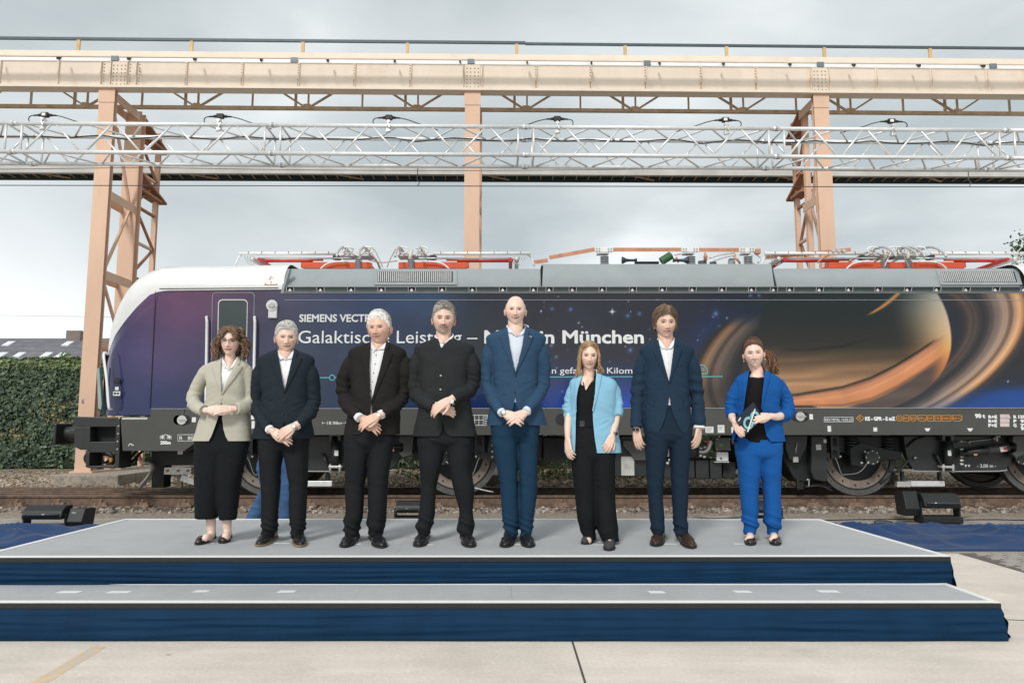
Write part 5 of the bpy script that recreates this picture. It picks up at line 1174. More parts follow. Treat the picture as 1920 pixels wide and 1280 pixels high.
# ---- running gear
wz = ZR+.625; WY = 11.66
def wheelset(u):
    x = P(u, 857, WY).x; c = Vector((x, WY, wz)); o_ = None
    for yy, sg in ((WY, 1), (2*YT-WY, -1)):
        def ring(r0, r1, ya, yb, nm, mm, par):
            m = MB(); n = 56; rows = []
            for r_, y_ in ((r0, ya), (r1, ya), (r1, yb), (r0, yb), (r0, ya)): rows.append([(x+r_*math.cos(2*math.pi*k/n), yy+sg*y_, wz+r_*math.sin(2*math.pi*k/n)) for k in range(n)])
            m.grid(rows, True); return m.build(nm, mm, par, recalc=True)
        t_ = ring(.545, .625, 0, .13, 'wheel', M['tyre'], loco)
        ring(.520, .5445, .012, .10, 'rim_groove', M['groove'], t_); ring(.40, .5195, .004, .09, 'brake_disc', M['disc'], t_); ring(.0, .3995, .05, .1, 'wheel_hub', M['under'], t_)
        for k in range(14):
            a = 2*math.pi*(k+.3)/14; m = MB(); p = Vector((x+.465*math.cos(a), yy+sg*.004, wz+.465*math.sin(a))); m.cyl(p+Vector((0, -sg*.006, 0)), p, .016, 8); m.build('disc_bolt', M['groove'], t_)
    m = MB(); m.cyl((x, WY+.14, wz), (x, 2*YT-WY-.14, wz), .09, 12); m.build('axle', M['under'], loco)
    m = MB(); m.b2((x-.5, WY+.35, wz-.35), (x+.5, 2*YT-WY-.35, wz+.25)); m.build('traction_motor', M['under'], loco)
wheels = [504, 859, 1606, 1947]
for u in wheels: wheelset(u)
xr = P(1947, 857, WY).x
def bq(nm, u0, u1, v0, v1, Y, dep, mm='under2', bevel=.01, par=None):
    a, b = P(u0, v0, Y), P(u1, v1, Y); m = MB(); m.b2((a.x, Y, b.z), (b.x, Y+dep, a.z)); return m.build(nm, M[mm] if isinstance(mm, str) else mm, par or loco, bevel=bevel)
def bt(nm, pts, r, Y, mm='under2', n=1, par=None, flat=None, seg=12):
    q = [P(p[0], p[1], Y) for p in pts]; q = cr(q, n) if n > 1 else q; m = MB(); m.tube(q, [a*Y/FOC for a in r] if hasattr(r, '__len__') else r*Y/FOC, seg, flat=flat); return m.build(nm, M[mm] if isinstance(mm, str) else mm, par or loco, smooth=True)
def bpoly(nm, pts, Y, dep, mm='under2', bevel=.012, par=None):
    m = MB(); m.prism([P(u, v, Y) for u, v in pts], (0, dep, 0)); return m.build(nm, M[mm] if isinstance(mm, str) else mm, par or loco, recalc=True, bevel=bevel)
Y1 = 11.42
for (w1, w2, dm) in ((504, 859, 628), (1606, 1947, 1778)):
    d = dm-1778
    # side frame plate with rounded lower corners
    fr_ = bpoly('bogie_frame', [(1694+d, 816.5), (1905+d, 816.5), (1903+d, 850), (1896+d, 868), (1884+d, 880), (1872+d, 882.5), (1722+d, 882.5), (1712+d, 879), (1704+d, 868), (1699+d, 850)], Y1, .10)
    bt('frame_lip', [(1712+d, 879), (1722+d, 883), (1872+d, 883), (1886+d, 879)], 1.3, Y1-.01, 'grey', 2)
    bq('bogie_beam', w1-70, w2+60, 818, 848, Y1+.14, .14, 'under')
    bq('underframe_shadow_box', w1-80, w2+80, 817, 846, Y1+.5, 1.2, 'under')
    # vertical damper
    b_ = bpoly('damper_bracket', [(dm-11, 813), (dm+11, 813), (dm+11, 826), (dm+5, 826), (dm+5, 818), (dm-5, 818), (dm-5, 826), (dm-11, 826)], Y1-.12, .10, 'frame')
    bt('damper', [(dm, 818), (dm, 827), (dm, 828), (dm, 868), (dm, 869), (dm, 875)], [4, 4, 8, 8, 4.5, 4.5], Y1-.10, 'under2', par=b_)
    bq('damper_label', dm-1, dm+6, 844, 854, Y1-.176, .004, 'label', 0, b_)
    bq('damper_foot', dm-12, dm+12, 873, 877, Y1-.14, .12, 'zinc', .004)
    for e_ in (-9, 9): bt('damper_bolt', [(dm+e_, 870), (dm+e_, 886)], 2.1, Y1-.12, 'zinc')
    # yaw damper
    y_ = bt('yaw_damper', [(1800+d, 851), (1812+d, 849.5), (1813+d, 849), (1887+d, 838.5), (1888+d, 838), (1905+d, 838)], [3, 3, 7.5, 7.5, 3.4, 3.4], Y1-.13, 'under2')
    bt('yaw_damper_sleeve', [(1850+d, 843.8), (1889+d, 838.3)], 8.4, Y1-.13, 'frame', par=y_)
    bpoly('damper_sticker', [(1874+d, 838), (1887+d, 836), (1889+d, 845), (1877+d, 847)], Y1-.205, .01, 'label', 0, y_)
    bpoly('damper_sticker', [(1882+d, 838), (1888+d, 837), (1889+d, 843), (1884+d, 844)], Y1-.215, .006, 'red', 0, y_)
    bt('amber_plug', [(1826+d, 852.5), (1832+d, 852)], 1.8, Y1-.21, 'amber')
    bpoly('yaw_bracket', [(1900+d, 816), (1925+d, 816), (1922+d, 852), (1905+d, 858), (1898+d, 850), (1906+d, 845), (1906+d, 832), (1898+d, 828)], Y1-.16, .12, 'frame')
    for k in range(5): bt('fitting', [(1800+d, 842+k*7), (1806+d, 842+k*7)], 2.2, Y1-.08, 'zinc')
    bt('air_pipe', [(1795+d, 829), (1830+d, 826), (1870+d, 822)], 1.2, Y1-.05, 'steel', 3)
    for uu, vv in ((1800, 827), (1815, 829), (1862, 822), (1871, 818)): bt('fitting', [(uu+d, vv), (uu+d+4, vv)], 2.0, Y1-.08, 'zinc')
    bq('side_fitting', 1868+d, 1872+d, 816, 828, Y1-.08, .05, 'zinc')
    bt('cable_loop', [(1700+d, 838), (1716+d, 824), (1728+d, 820), (1735+d, 818)], 1.6, Y1-.03, 'rubber', 4)
    bt('lever', [(1755+d, 850), (1768+d, 878)], 2.2, Y1-.05, 'under2')
    bt('pin', [(1714+d, 858), (1718+d, 858)], 2.2, Y1-.03, 'zinc')
    # axlebox and springs around the first wheel
    for (uw, sgn) in ((w1, 1), (w2, -1)):
        ab = bpoly('axlebox_arm', [(uw+sgn*8, 828), (uw+sgn*60, 842), (uw+sgn*84, 846), (uw+sgn*84, 862), (uw+sgn*55, 862), (uw+sgn*14, 876), (uw-sgn*10, 872), (uw-sgn*12, 840)], Y1+.02, .12, 'under')
        bt('axlebox_cover', [(uw+sgn*32, 857)], 1, Y1, 'under2') if False else None
        m = MB(); p = P(uw+sgn*30, 857, Y1-.05); m.cyl(p, p+Vector((0, .09, 0)), .115, 24); m.build('axlebox_cover', M['under2'], ab)
        for k in range(8):
            a = k*math.pi/4; m = MB(); q = p+Vector((.098*math.cos(a), -.004, .098*math.sin(a))); m.cyl(q, q+Vector((0, -.008, 0)), .010, 6); m.build('cover_bolt', M['zinc'], ab)
        for su in (-10, 60):
            uu = uw+sgn*su
            sp_ = MB(); pts = []
            for k in range(0, 61): a = k*.62; pp_ = P(uu, 819+k*.55, Y1+.12); pts.append((pp_.x+.085*math.cos(a), Y1+.12+.085*math.sin(a), pp_.z))
            sp_.tube(pts, .019, 6); sp_.build('coil_spring', M['under2'], ab, smooth=True)
        bq('spring_bracket', uw-sgn*40-9, uw-sgn*40+9, 817, 860, Y1-.02, .06, 'under2', .006, ab)
        for vv in (824, 832, 848): m = MB(); p = P(uw-sgn*40, vv, Y1-.022); m.cyl(p, p+Vector((0, -.004, 0)), .04, 12); m.build('bracket_hole', M['groove'], ab)
        bt('sensor_cable', [(uw-sgn*40, 858), (uw-sgn*36, 866), (uw-sgn*28, 888), (uw-sgn*20, 889), (uw+sgn*0, 887), (uw+sgn*12, 879), (uw+sgn*20, 868)], .55, Y1-.06, 'grey', 4, ab)
        for uu, vv in ((uw+sgn*8, 868), (uw+sgn*20, 868), (uw+sgn*14, 847), (uw-sgn*32, 856)): bt('fitting', [(uu, vv), (uu+3, vv-1)], 2.0, Y1-.08, 'zinc', 1, ab)
    bt('brake_hose', [(1655+d, 870), (1665+d, 882), (1682+d, 884), (1694+d, 874), (1704+d, 860)], 2.4, Y1-.04, 'rubber', 5)
    bt('brake_hose', [(1650+d, 906), (1675+d, 888), (1698+d, 868), (1712+d, 850)], 2.2, Y1+.02, 'rubber', 5)
    bq('antenna', 1682+d, 1708+d, 902.5, 912.5, Y1+.1, .10, 'zinc', .005); bq('antenna', 1708.5+d, 1772+d, 901.5, 911.5, Y1+.08, .14, 'alu', .006); bq('antenna_arm', 1690+d, 1697+d, 883, 902, Y1+.12, .06, 'under2'); bq('antenna_arm', 1760+d, 1767+d, 883, 902, Y1+.12, .06, 'under2')
# sand box, cover plates and guards left of the right bogie
sb = bpoly('sand_box', [(1521, 816), (1548, 816), (1551, 840), (1552, 900), (1548, 904), (1527, 899), (1521, 885)], Y1-.05, .3, 'under2', .02)
bq('label_plate', 1530, 1540, 833, 843, Y1-.058, .006, 'zinc', 0, sb); bq('label_plate', 1544, 1550, 823, 830, Y1-.058, .006, 'label', 0, sb)
bpoly('cover_plate', [(1473, 816), (1515, 816), (1512, 840), (1500, 862), (1480, 862), (1473, 840)], Y1-.02, .06, 'under2')
bpoly('cover_plate', [(1466, 817), (1525, 817), (1528, 850), (1522, 900), (1500, 905), (1488, 895), (1470, 862)], Y1+.1, .5, 'under')
bt('dip_stick', [(1492, 849), (1494, 830)], 1.1, Y1-.03, 'zinc'); bq('label_plate', 1487, 1497, 856, 866, Y1-.03, .006, 'zinc', 0)
bq('sand_pipe', 1494, 1508, 900, 918, Y1+.1, .05, 'under'); bt('hook', [(1513, 900), (1515, 898), (1517, 901), (1516, 912)], 1, Y1, 'zinc', 3); bt('pipe_run', [(1510, 912), (1540, 910), (1560, 920)], 2, Y1+.05, 'under2', 3)
# mirrored pieces by the left bogie's inner wheel and its front
sb = bpoly('sand_box', [(945, 816), (918, 816), (914, 840), (914, 864), (940, 864), (946, 850)], Y1+.0, .3, 'under2', .02)
for vv in (834, 846, 856): bt('fitting', [(921, vv), (925, vv)], 2.4, Y1-.02, 'zinc')
bq('sand_box', 386, 440, 818, 905, Y1+.1, .4, 'under2')
bq('cover_plate', 560, 740, 818, 872, Y1+.11, .05, 'under2')
bt('pipe_run', [(890, 914), (905, 918), (925, 922)], 1.4, Y1, 'zinc', 3)
# boxes between the bogies
bq('equipment_box', 1019, 1083, 820, 863, Y1, 1.2, 'groove'); bpoly('equipment_box', [(948, 817), (1018, 817), (1016, 858), (1006, 864), (950, 864)], Y1+.1, 1, 'under')
bx_ = bpoly('transformer_housing', [(1165, 817), (1220, 817), (1220, 893), (1153, 893), (1153, 860), (1158, 838)], Y1-.05, 1.6, 'under2')
bpoly('transformer_cover', [(1168, 825), (1240, 825), (1240, 863), (1192, 863), (1168, 835)], Y1-.13, .08, 'frame', .01, bx_)
nb_ = bq('notice_board', 1164.5, 1189.5, 855.5, 891, Y1-.07, .012, mat('off_white_notice', (.50, .50, .47), .6), 0, bx_)
for k, (a, b) in enumerate(((1170, 1177), (1170, 1184), (1170, 1182))): bq('notice_line', a, b, 871+k*3, 871.8+k*3, Y1-.073, .003, 'grey', 0, bx_)
bb_ = bq('battery_box', 1222, 1303, 862, 897, Y1+.0, .9, 'under2'); bq('battery_box', 1304, 1330, 862, 897, Y1+.02, .9, 'under2'); bq('battery_box', 1331, 1354, 862, 897, Y1+.0, .9, 'under2')
bq('equipment_box', 1222, 1300, 818, 861, Y1+.3, 1, 'groove')
bt('pipe_coupling', [(1292, 846), (1303, 846)], 14, Y1, 'under2', seg=24); bt('pipe_coupling', [(1304, 846), (1308, 846)], 10, Y1, 'under2', seg=20)
bt('steel_elbow', [(1309, 846), (1318, 847), (1326, 843), (1330, 834), (1330, 824)], 5.5, Y1-.02, 'steel', 4)
for uu, vv in ((1311, 840), (1311, 854), (1318, 856), (1250, 842), (1252, 850), (1253, 862), (1249, 868), (1319, 838)): bt('fitting', [(uu, vv), (uu+5, vv)], 2.6, Y1-.07, 'zinc')
bq('sight_glass', 1250, 1255, 838, 856, Y1-.05, .04, 'zinc'); bq('red_plate', 1325, 1331, 824, 832, Y1-.09, .01, 'red'); bq('red_plate', 1372, 1377, 826, 832, Y1-.02, .01, 'red')
jb = bq('junction_box', 1340, 1370, 820, 845, Y1-.08, .1, 'frame'); bq('green_label', 1349, 1356, 831, 836, Y1-.085, .006, mat('green_label', (.06, .35, .08), .5), 0, jb)
for uu in (1343.5, 1367): 
    for vv in (822.5, 842): bt('box_screw', [(uu, vv), (uu+2, vv)], 1.3, Y1-.085, 'zinc', 1, jb)
ws = bq('socket_box', 1343.5, 1366, 847.5, 864, Y1-.06, .05, 'label', .006); bt('socket', [(1351, 859), (1353, 859)], 2, Y1-.065, 'groove', 1, ws); bq('socket_shelf', 1340, 1368, 865, 867, Y1-.08, .08, 'zinc')
bq('equipment_box', 1355, 1380, 866, 896, Y1+.1, .9, 'groove'); bq('equipment_box', 1380, 1466, 817, 880, Y1+.25, .9, 'under')
for k in range(7): bt('loose_fitting', [(1205+k*9, 808+0*k+9), (1208+k*9, 817)], 1.4, Y1-.1, 'zinc') if k % 3 == 0 else None
# cluster at the left, behind the woman
# text on the bogie plate
p = P(1832, 876, Y1-.004); o_ = text('- 3,00 m -', p, .075, M['mark'], loco, 'lettering')
for e_ in (-3, 3): bpoly('jacking_mark', [(1814+e_-2.5, 871), (1814+e_+2.5, 871), (1814+e_, 875.5)], Y1-.005, .004, 'mark', 0)
# chassis underside keeps the daylight out
m = MB(); m.b2((X(350), 11.3, fb+.0), (2*XM-X(350), 13.6, fb+.14)); m.build('underframe', M['under'], loco)

# ================================================================= people
YP = 5.9; PX = YP/FOC      # metres per photo pixel at the people
def fabric(name, col, rough=.85, weave=900, sheen=.15, var=.05):
    return mat(name, col, rough, var=var, scale=9, bump=.12, bscale=weave, spec=.16, fold=.14)
skinm = mat('skin', (1, 1, 1), .42, vcol=True, var=.04, scale=30, spec=.45, sub=.08)
def hairm(name, c): return mat(name, c, .5, var=.35, scale=60, vcol=True, spec=.35)
HAIRM = hairm('hair', (1, 1, 1))
shirtm = fabric('white_shirt_cotton', (.84, .85, .87), .8, 1200)
leather = mat('black_leather', (.014, .014, .015), .28, var=.2, scale=30, spec=.5)
brownl = mat('brown_leather', (.045, .024, .015), .28, var=.3, scale=20)
solem = mat('shoe_sole', (.02, .018, .016), .7)
tansole = mat('tan_shoe_sole', (.30, .20, .12), .7)
SK = (.75, .49, .36)

def face_color(x, z, y, o):
    """vertex colours for the face in head units (m, eye line z=0); o = person options"""
    sk = np.array(o.get('skin', SK)); n = len(x); c = np.tile(sk, (n, 1))
    g = lambda cx, cz, sx_, sz: np.exp(-((np.abs(x)-cx)/sx_)**2-((z-cz)/sz)**2)
    def mixc(k, col):
        nonlocal c
        k = np.clip(k, 0, 1)[:, None]*(y < 0)[:, None]; c = c*(1-k)+np.array(col)*k
    red = sk*np.array([1.0, .80, .76])
    mixc(.55*g(.040, -.030, .018, .016), red); mixc(.5*g(0, -.035, .014, .016), red); mixc(.60*g(.031, .002, .020, .012), sk*np.array([.66, .56, .58]))  # redder cheeks, nose and eye skin; the eye sockets also get painted shade
    nz = noise3(np.c_[x*90, z*90, y*90], seed=5); c = c*(1+.035*nz[:, None])
    if 'beard' in o:
        bc, bk = o['beard']; m_ = ss(-.048, -.060, z)*ss(.050, .030, np.abs(x)) if o.get('goatee') else ss(-.03, -.06, z)
        mixc(m_*bk*(1-g(0, -.068, .022, .006)), bc)
        mo = np.exp(-((z+.0545-.12*np.abs(x))/.0055)**2)*ss(.031, .024, np.abs(x)); mixc(mo*min(1, bk*1.5), bc)
        if o.get('goatee'): mixc(ss(-.082, -.092, z)*ss(.030, .020, np.abs(x))*.75, (.42, .38, .34))
    elif o.get('stub'): mixc(ss(-.035, -.06, z)*o['stub'], (.36, .28, .24))
    lip = o.get('lip', (.46, .20, .17)); sm = o.get('smile', .3)+.25
    zc = -.0690+sm*(x/.03)**2*.0095
    mw = .0270+.006*sm
    lipm = ss(mw, mw-.004, np.abs(x))*ss(.0085, .0060, np.abs(z-zc)+np.abs(x)*.10); mixc(lipm*.85, lip)
    if o.get('teeth'):
        t = o['teeth']; mixc(ss(mw-.002, mw-.006, np.abs(x))*ss(t, t*.7, np.abs(z-zc)), (.70, .68, .64))
        mixc(ss(mw, mw-.003, np.abs(x))*np.exp(-((z-zc+t)/.0014)**2)*.6, (.18, .06, .05))
    else: mixc(ss(mw+.002, mw-.003, np.abs(x))*np.exp(-((z-zc)/.0026)**2)*.95, (.16, .06, .05))
    # eyes
    ex = .0315; sq = o.get('squint', 1.0); a_ = (np.abs(x)-ex)/.0145; hh = .0064*sq*(1-a_**2)
    zz = z-.0005; ins_ = (np.abs(a_) < 1)
    mixc(ss(.0012, -.0004, np.abs(zz)-hh)*ins_, (.34, .30, .28))
    gx = o.get('gaze', 0)*.004
    rr = np.sqrt((np.abs(x-gx*1.0)-ex)**2+zz**2) if True else 0
    mixc(ss(.0088, .0070, rr)*ss(.0010, -.0004, np.abs(zz)-hh)*ins_, o.get('iris', (.07, .07, .08))); mixc(ss(.0030, .0022, rr)*ins_*ss(.0010, -.0002, np.abs(zz)-hh), (.01, .01, .01))
    mixc(np.exp(-((zz-hh)/.0027)**2)*(np.abs(a_) < 1.08)*.95, o.get('lash', (.09, .06, .05))); mixc(np.exp(-((zz+hh)/.0011)**2)*(np.abs(a_) < 1)*.35, (.25, .14, .12))
    mixc(np.exp(-((zz-hh-.0062)/.0014)**2)*(np.abs(a_) < .95)*.28, (.28, .15, .12))
    # brows
    bc = o.get('brow', (.16, .11, .08)); zb2 = .0175+.003*np.sin(np.clip((np.abs(x)-.012)/.036, 0, 1)*3.0); mixc(ss(.0068, .0036, np.abs(z-zb2))*ss(.010, .015, np.abs(x))*ss(.052, .045, np.abs(x))*o.get('browk', .8), bc)
    mixc(np.exp(-((np.abs(x)-.0075)/.0050)**2-((z+.0475)/.0038)**2)*.6, (.14, .06, .05))       # nostrils, enlarged to paint in the shade under the nose
    mixc(np.exp(-((np.abs(x)-.0245-.22*(-.05-z))/.0022)**2)*ss(-.036, -.042, z)*ss(-.066, -.058, z)*(.40+.45*o.get('smile', .3)), sk*np.array([.55, .42, .40]))
    if o.get('old'):
        for k in range(3): mixc(np.exp(-((z-.040-.011*k)/.0012)**2)*ss(.04, .02, np.abs(x))*.16, sk*.55)
        mixc(np.exp(-((z+.0105-.02*(np.abs(x)-ex)**2/.0002*.1)/.002)**2)*(np.abs(a_) < 1)*.25, sk*.6)
    return c
def head_shape(S, o, nu=110, nv=110):
    """grid of local points with y forward = negative; returns arrays (nv+1, nu)"""
    s_ = np.linspace(-math.pi, math.pi, nu, endpoint=False); ph = s_-.42*np.sin(s_); th = np.linspace(.015, math.pi-.015, nv+1)
    TH, PH = np.meshgrid(th, ph, indexing='ij'); dz = np.cos(TH); st = np.sin(TH)
    fem = o.get('fem', 0); low = np.clip(-dz, 0, 1); st2 = np.where(dz < 0, st**(.76 if not fem else .82), st**.84)
    dx = st2*np.sin(PH); dy = -st2*np.cos(PH)
    wx = .0785-.006*fem; wx = wx*(1-.34*low**1.5-.04*fem*low)*(1-.03*np.clip(dz, 0, 1)); wd = o.get('wide', 1.0)
    x = dx*wx*wd; y = np.where(dy < 0, dy*.091, dy*(.097)); z = np.where(dz > 0, dz*.118, dz*.116)
    t = np.clip(-z/.116, 0, 1); y = np.where(dy > 0, y*(1-.42*ss(.15, .9, t)), y)
    x = np.sign(x)*np.abs(x)*(1+.05*np.abs(np.sin(2*PH))*(1-t*.5))
    f = (np.clip(-dy, 0, 1)**.6); g = lambda cx, cz, sx_, sz: np.exp(-((np.abs(x)-cx)/sx_)**2-((z-cz)/sz)**2)
    d = 0
    d = d-.0135*g(.031, .001, .0165, .012)+.006*np.exp(-((z-.021)/.009)**2)*ss(.058, .03, np.abs(x))
    nl = o.get('nose', 1.0); tt = np.clip((.014-z)/.056, 0, 1); nose = np.where((z < .02) & (z > -.052), (.005+.022*tt**1.25)*nl, 0)*np.exp(-(x/(.0075+.0055*tt))**2); d = d+nose*ss(-.0535, -.046, z)*ss(.022, .008, z)
    d = d+.0065*g(.0125, -.0425, .0060, .0065)
    d = d+.0050*np.exp(-((z+.0625)/.0045)**2)*ss(.027, .014, np.abs(x))+.0058*np.exp(-((z+.0740)/.0050)**2)*ss(.024, .012, np.abs(x))-.0030*np.exp(-((z+.0678)/.0018)**2)*ss(.025, .018, np.abs(x))-.003*g(0, -.083, .014, .0045)
    d = d+.0085*g(0, -.102, .019, .014)+.0065*g(.040, -.026, .020, .020)-.003*g(.050, -.060, .014, .020)+.003*o.get('smile', .3)*g(.032, -.045, .012, .012)
    y = y-d*f-.004*t*f
    z = z-.002*t
    return x*S, y*S, z*S, PH, TH
def head_mats(c, yaw, roll=0, pitch=0):
    return Matrix.Translation(c) @ Matrix.Rotation(R(yaw), 4, 'Z') @ Matrix.Rotation(R(roll), 4, 'Y') @ Matrix.Rotation(R(pitch), 4, 'X')
def xf(Mt, A_):
    A_ = np.asarray(A_).reshape(-1, 3); m = np.array(Mt); return A_ @ m[:3, :3].T+m[:3, 3]
def grid_faces(nr, nc, closed=True):
    return [(j*nc+k, j*nc+(k+1) % nc, (j+1)*nc+(k+1) % nc, (j+1)*nc+k) for j in range(nr-1) for k in range(nc if closed else nc-1)]
def make_head(S, Mt, o):
    x, y, z, PH, TH = head_shape(S, o); nr, nc = x.shape; c = face_color(x.ravel()/S, z.ravel()/S, y.ravel(), o)
    if o.get('scalp') is not None:
        k = (ss(-.04, .0, z.ravel()/S)*ss(.03, .06, (y.ravel()/S+np.maximum(0, z.ravel()/S)*.75)))[:, None]*o.get('scalpk', 1); c = c*(1-k)+np.array(o['scalp'])*k
    b = MB(); v = xf(Mt, np.c_[x.ravel(), y.ravel(), z.ravel()]); b.v = v.tolist(); b.c = c.tolist(); b.f = grid_faces(nr, nc); b.m = [0]*len(b.f)
    b.f = [f[::-1] for f in b.f]
    # ears
    for sg in (-1, 1):
        if o.get('noears'): continue
        rows = []; cols = []
        for j in range(13):
            th = math.pi*j/12; row = []
            for i in range(20):
                ph = 2*math.pi*i/20; es = .80 if o.get('fem') else .92; X_ = es*.011*math.sin(th)*math.cos(ph); Y_ = es*.018*math.sin(th)*math.sin(ph)*(1+.25*math.cos(th)); Z_ = es*.031*math.cos(th)
                rr = math.hypot(Y_/.019, Z_/.033); 
                if X_ > 0: X_ = X_*(.25 if rr < .72 else 1.0)
                p = Vector((sg*((.0805-.004*o.get('fem', 0))*o.get('wide', 1)+X_+.006*abs(Y_)/.019), .006+Y_+abs(X_)*.4, -.012+Z_))*S; p.x += sg*(p.y-.0)*.22; row.append(p)
            rows.append(row)
        e_ = MB(); e_.grid(rows, True); e_.v = xf(Mt, e_.v).tolist(); sk = np.array(o.get('skin', SK)); e_.c = [tuple(sk*np.array([1, .84, .80]))]*len(e_.v); b.join(e_)
    return b, (x, y, z, PH, TH)
def make_hand(wr, d, n, side, S=1.0, curl=(18, 22, 26, 30), spread=4, thumb=35, skin=SK, bend=1.0, vox=.0036, tcurl=14):
    """wr wrist, d direction to the knuckles, n back-of-hand normal, side=+1: thumb lies along d x n"""
    d = Vector(d).normalized(); n = (Vector(n)-d*Vector(n).dot(d)).normalized(); s = d.cross(n)*side; wr = Vector(wr); b = MB()
    b.tube([wr-d*.045*S, wr-d*.01*S, wr+d*.012*S], [.0285*S, .027*S, .0275*S], 14, flat=.74, up=s)
    kn = []
    for i, (off, ln) in enumerate(((.030, .092), (.010, .096), (-.010, .091), (-.029, .084))):
        k = wr+d*ln*S+s*off*S+n*(.002-.10*abs(off-.005))*S; kn.append(k); w0 = wr+s*off*.62*S
        b.tube([w0, w0.lerp(k, .5)+n*.002*S, k], [.0145*S, .0135*S, .0112*S], 10)
    b.ell(wr+d*.045*S, (.036*S, .030*S, .0135*S) if False else (.034*S, .036*S, .0125*S), 16, 10, rot=Matrix((s, d, n)).transposed())
    L4 = ((.042, .026, .021), (.046, .029, .022), (.042, .027, .021), (.033, .021, .019))
    for i, k in enumerate(kn):
        a = R(curl[0]*bend+i*2); dr = (d*math.cos(R(spread*(1.5-i)*1))+s*math.sin(R(spread*(1.5-i)))); p = k; pts = [k-d*.012*S, k]; r_ = [.0105, .0108]
        for j, ln in enumerate(L4[i]):
            v = dr*math.cos(a)-n*math.sin(a); p = p+v*ln*S; pts.append(p); r_.append((.0098, .0090, .0074)[j]-(.0008 if i == 3 else 0)); a += R((curl[1], curl[2], 0)[j]*bend)
        q = cr(pts, 3); rr = crs(r_, 3); b.tube(q, [x*S for x in rr], 10)
        b.ell(p, (.0072*S,)*3, 8, 6)
    ta = R(thumb); t0 = wr+d*.020*S+s*.026*S-n*.006*S; v = d*math.cos(ta)+s*math.sin(ta)-n*.18; v.normalize(); p1 = t0+v*.036*S; v2 = (v+d*math.sin(R(tcurl))*1.2-s*math.sin(R(tcurl))).normalized(); p2 = p1+v2*.030*S; v3 = (v2-s*.22+d*.1).normalized(); p3 = p2+v3*.022*S
    b.tube(cr([wr+d*.008*S+s*.012*S, t0, p1, p2, p3], 3), [x*S for x in crs([.014, .0145, .0118, .0105, .0085], 3)], 10); b.ell(p3, (.0082*S,)*3, 8, 6)
    r_ = remesh(b, vox, 2); V_ = np.array(r_.v); sk = np.array(skin); c = np.tile(sk, (len(V_), 1))
    for k in kn: g = np.exp(-((V_-np.array(k))**2).sum(1)/(.011*S)**2)[:, None]; c = c*(1-.35*g)+sk*np.array([.95, .74, .70])*.35*g
    c *= (1+.05*noise3(V_*70, seed=3))[:, None]; r_.c = c.tolist(); return r_
def wrinkle(mb, fn):
    n = vnormals(mb); v = np.array(mb.v); a = fn(v, n); mb.v = (v+n*a[:, None]).tolist(); return mb
def catmull1(xs, ys, xq):
    """smooth interpolation through (xs,ys) at xq (monotone-ish cubic)"""
    xs = np.array(xs, float); ys = np.array(ys, float); xq = np.asarray(xq, float); d = np.diff(ys)/np.diff(xs); m_ = np.zeros(len(xs)); m_[0] = d[0]; m_[-1] = d[-1]
    for i in range(1, len(xs)-1): m_[i] = 0 if d[i-1]*d[i] <= 0 else 2*d[i-1]*d[i]/(d[i-1]+d[i])
    i = np.clip(np.searchsorted(xs, xq)-1, 0, len(xs)-2); h = xs[i+1]-xs[i]; t = np.clip((xq-xs[i])/h, 0, 1)
    return (2*t**3-3*t**2+1)*ys[i]+(t**3-2*t**2+t)*h*m_[i]+(-2*t**3+3*t**2)*ys[i+1]+(t**3-t**2)*h*m_[i+1]
class Torso:
    """stack of superellipse rings following photo rows: (v, left u, right u, depth half b, y shift)"""
    def __init__(s, rows, Y, n=2.3, nz=60):
        v = [r[0] for r in rows]; s.v = np.linspace(v[0], v[-1], nz); s.l = catmull1(v, [r[1] for r in rows], s.v); s.r = catmull1(v, [r[2] for r in rows], s.v); s.b = catmull1(v, [r[3] for r in rows], s.v)
        s.dy = catmull1(v, [(r[4] if len(r) > 4 else 0) for r in rows], s.v); s.Y = Y; s.n = n; s.nz = nz
    def ring(s, j, grow=0):
        yc = s.Y+s.dy[j]; a = P(s.l[j], s.v[j], yc); b = P(s.r[j], s.v[j], yc); return Vector(((a.x+b.x)/2, yc, a.z)), (b.x-a.x)/2+grow, s.b[j]+grow
    def pt(s, j, t, grow=0):
        c, a, b = s.ring(j, grow); ct, st = math.cos(t), math.sin(t); e = 2/s.n
        return Vector((c.x+a*math.copysign(abs(ct)**e, ct), c.y+b*math.copysign(abs(st)**e, st), c.z))
    def angle(s, j, u, grow=0):
        """angle in (-pi,0) of the front point seen at photo column u"""
        c, a, b = s.ring(j, grow); t = np.linspace(-math.pi+.01, -.01, 241); e = 2/s.n
        x = c.x+a*np.sign(np.cos(t))*np.abs(np.cos(t))**e; y = c.y-b*np.abs(np.sin(t))**e; z = c.z-CAM_H; uu = 960+FOC*x/(y*CP+z*SP); return t[int(np.argmin(np.abs(uu-u)))]
    def j_at(s, v): return int(np.clip(round((v-s.v[0])/(s.v[-1]-s.v[0])*(s.nz-1)), 0, s.nz-1))
def cloth_noise(v, n, amp=.004, seed=0, sc=(9, 9, 16)):
    return amp*(noise3(v, sc, seed)*.7+noise3(v, (sc[0]*2.1, sc[1]*2.1, sc[2]*2.3), seed+1)*.3)
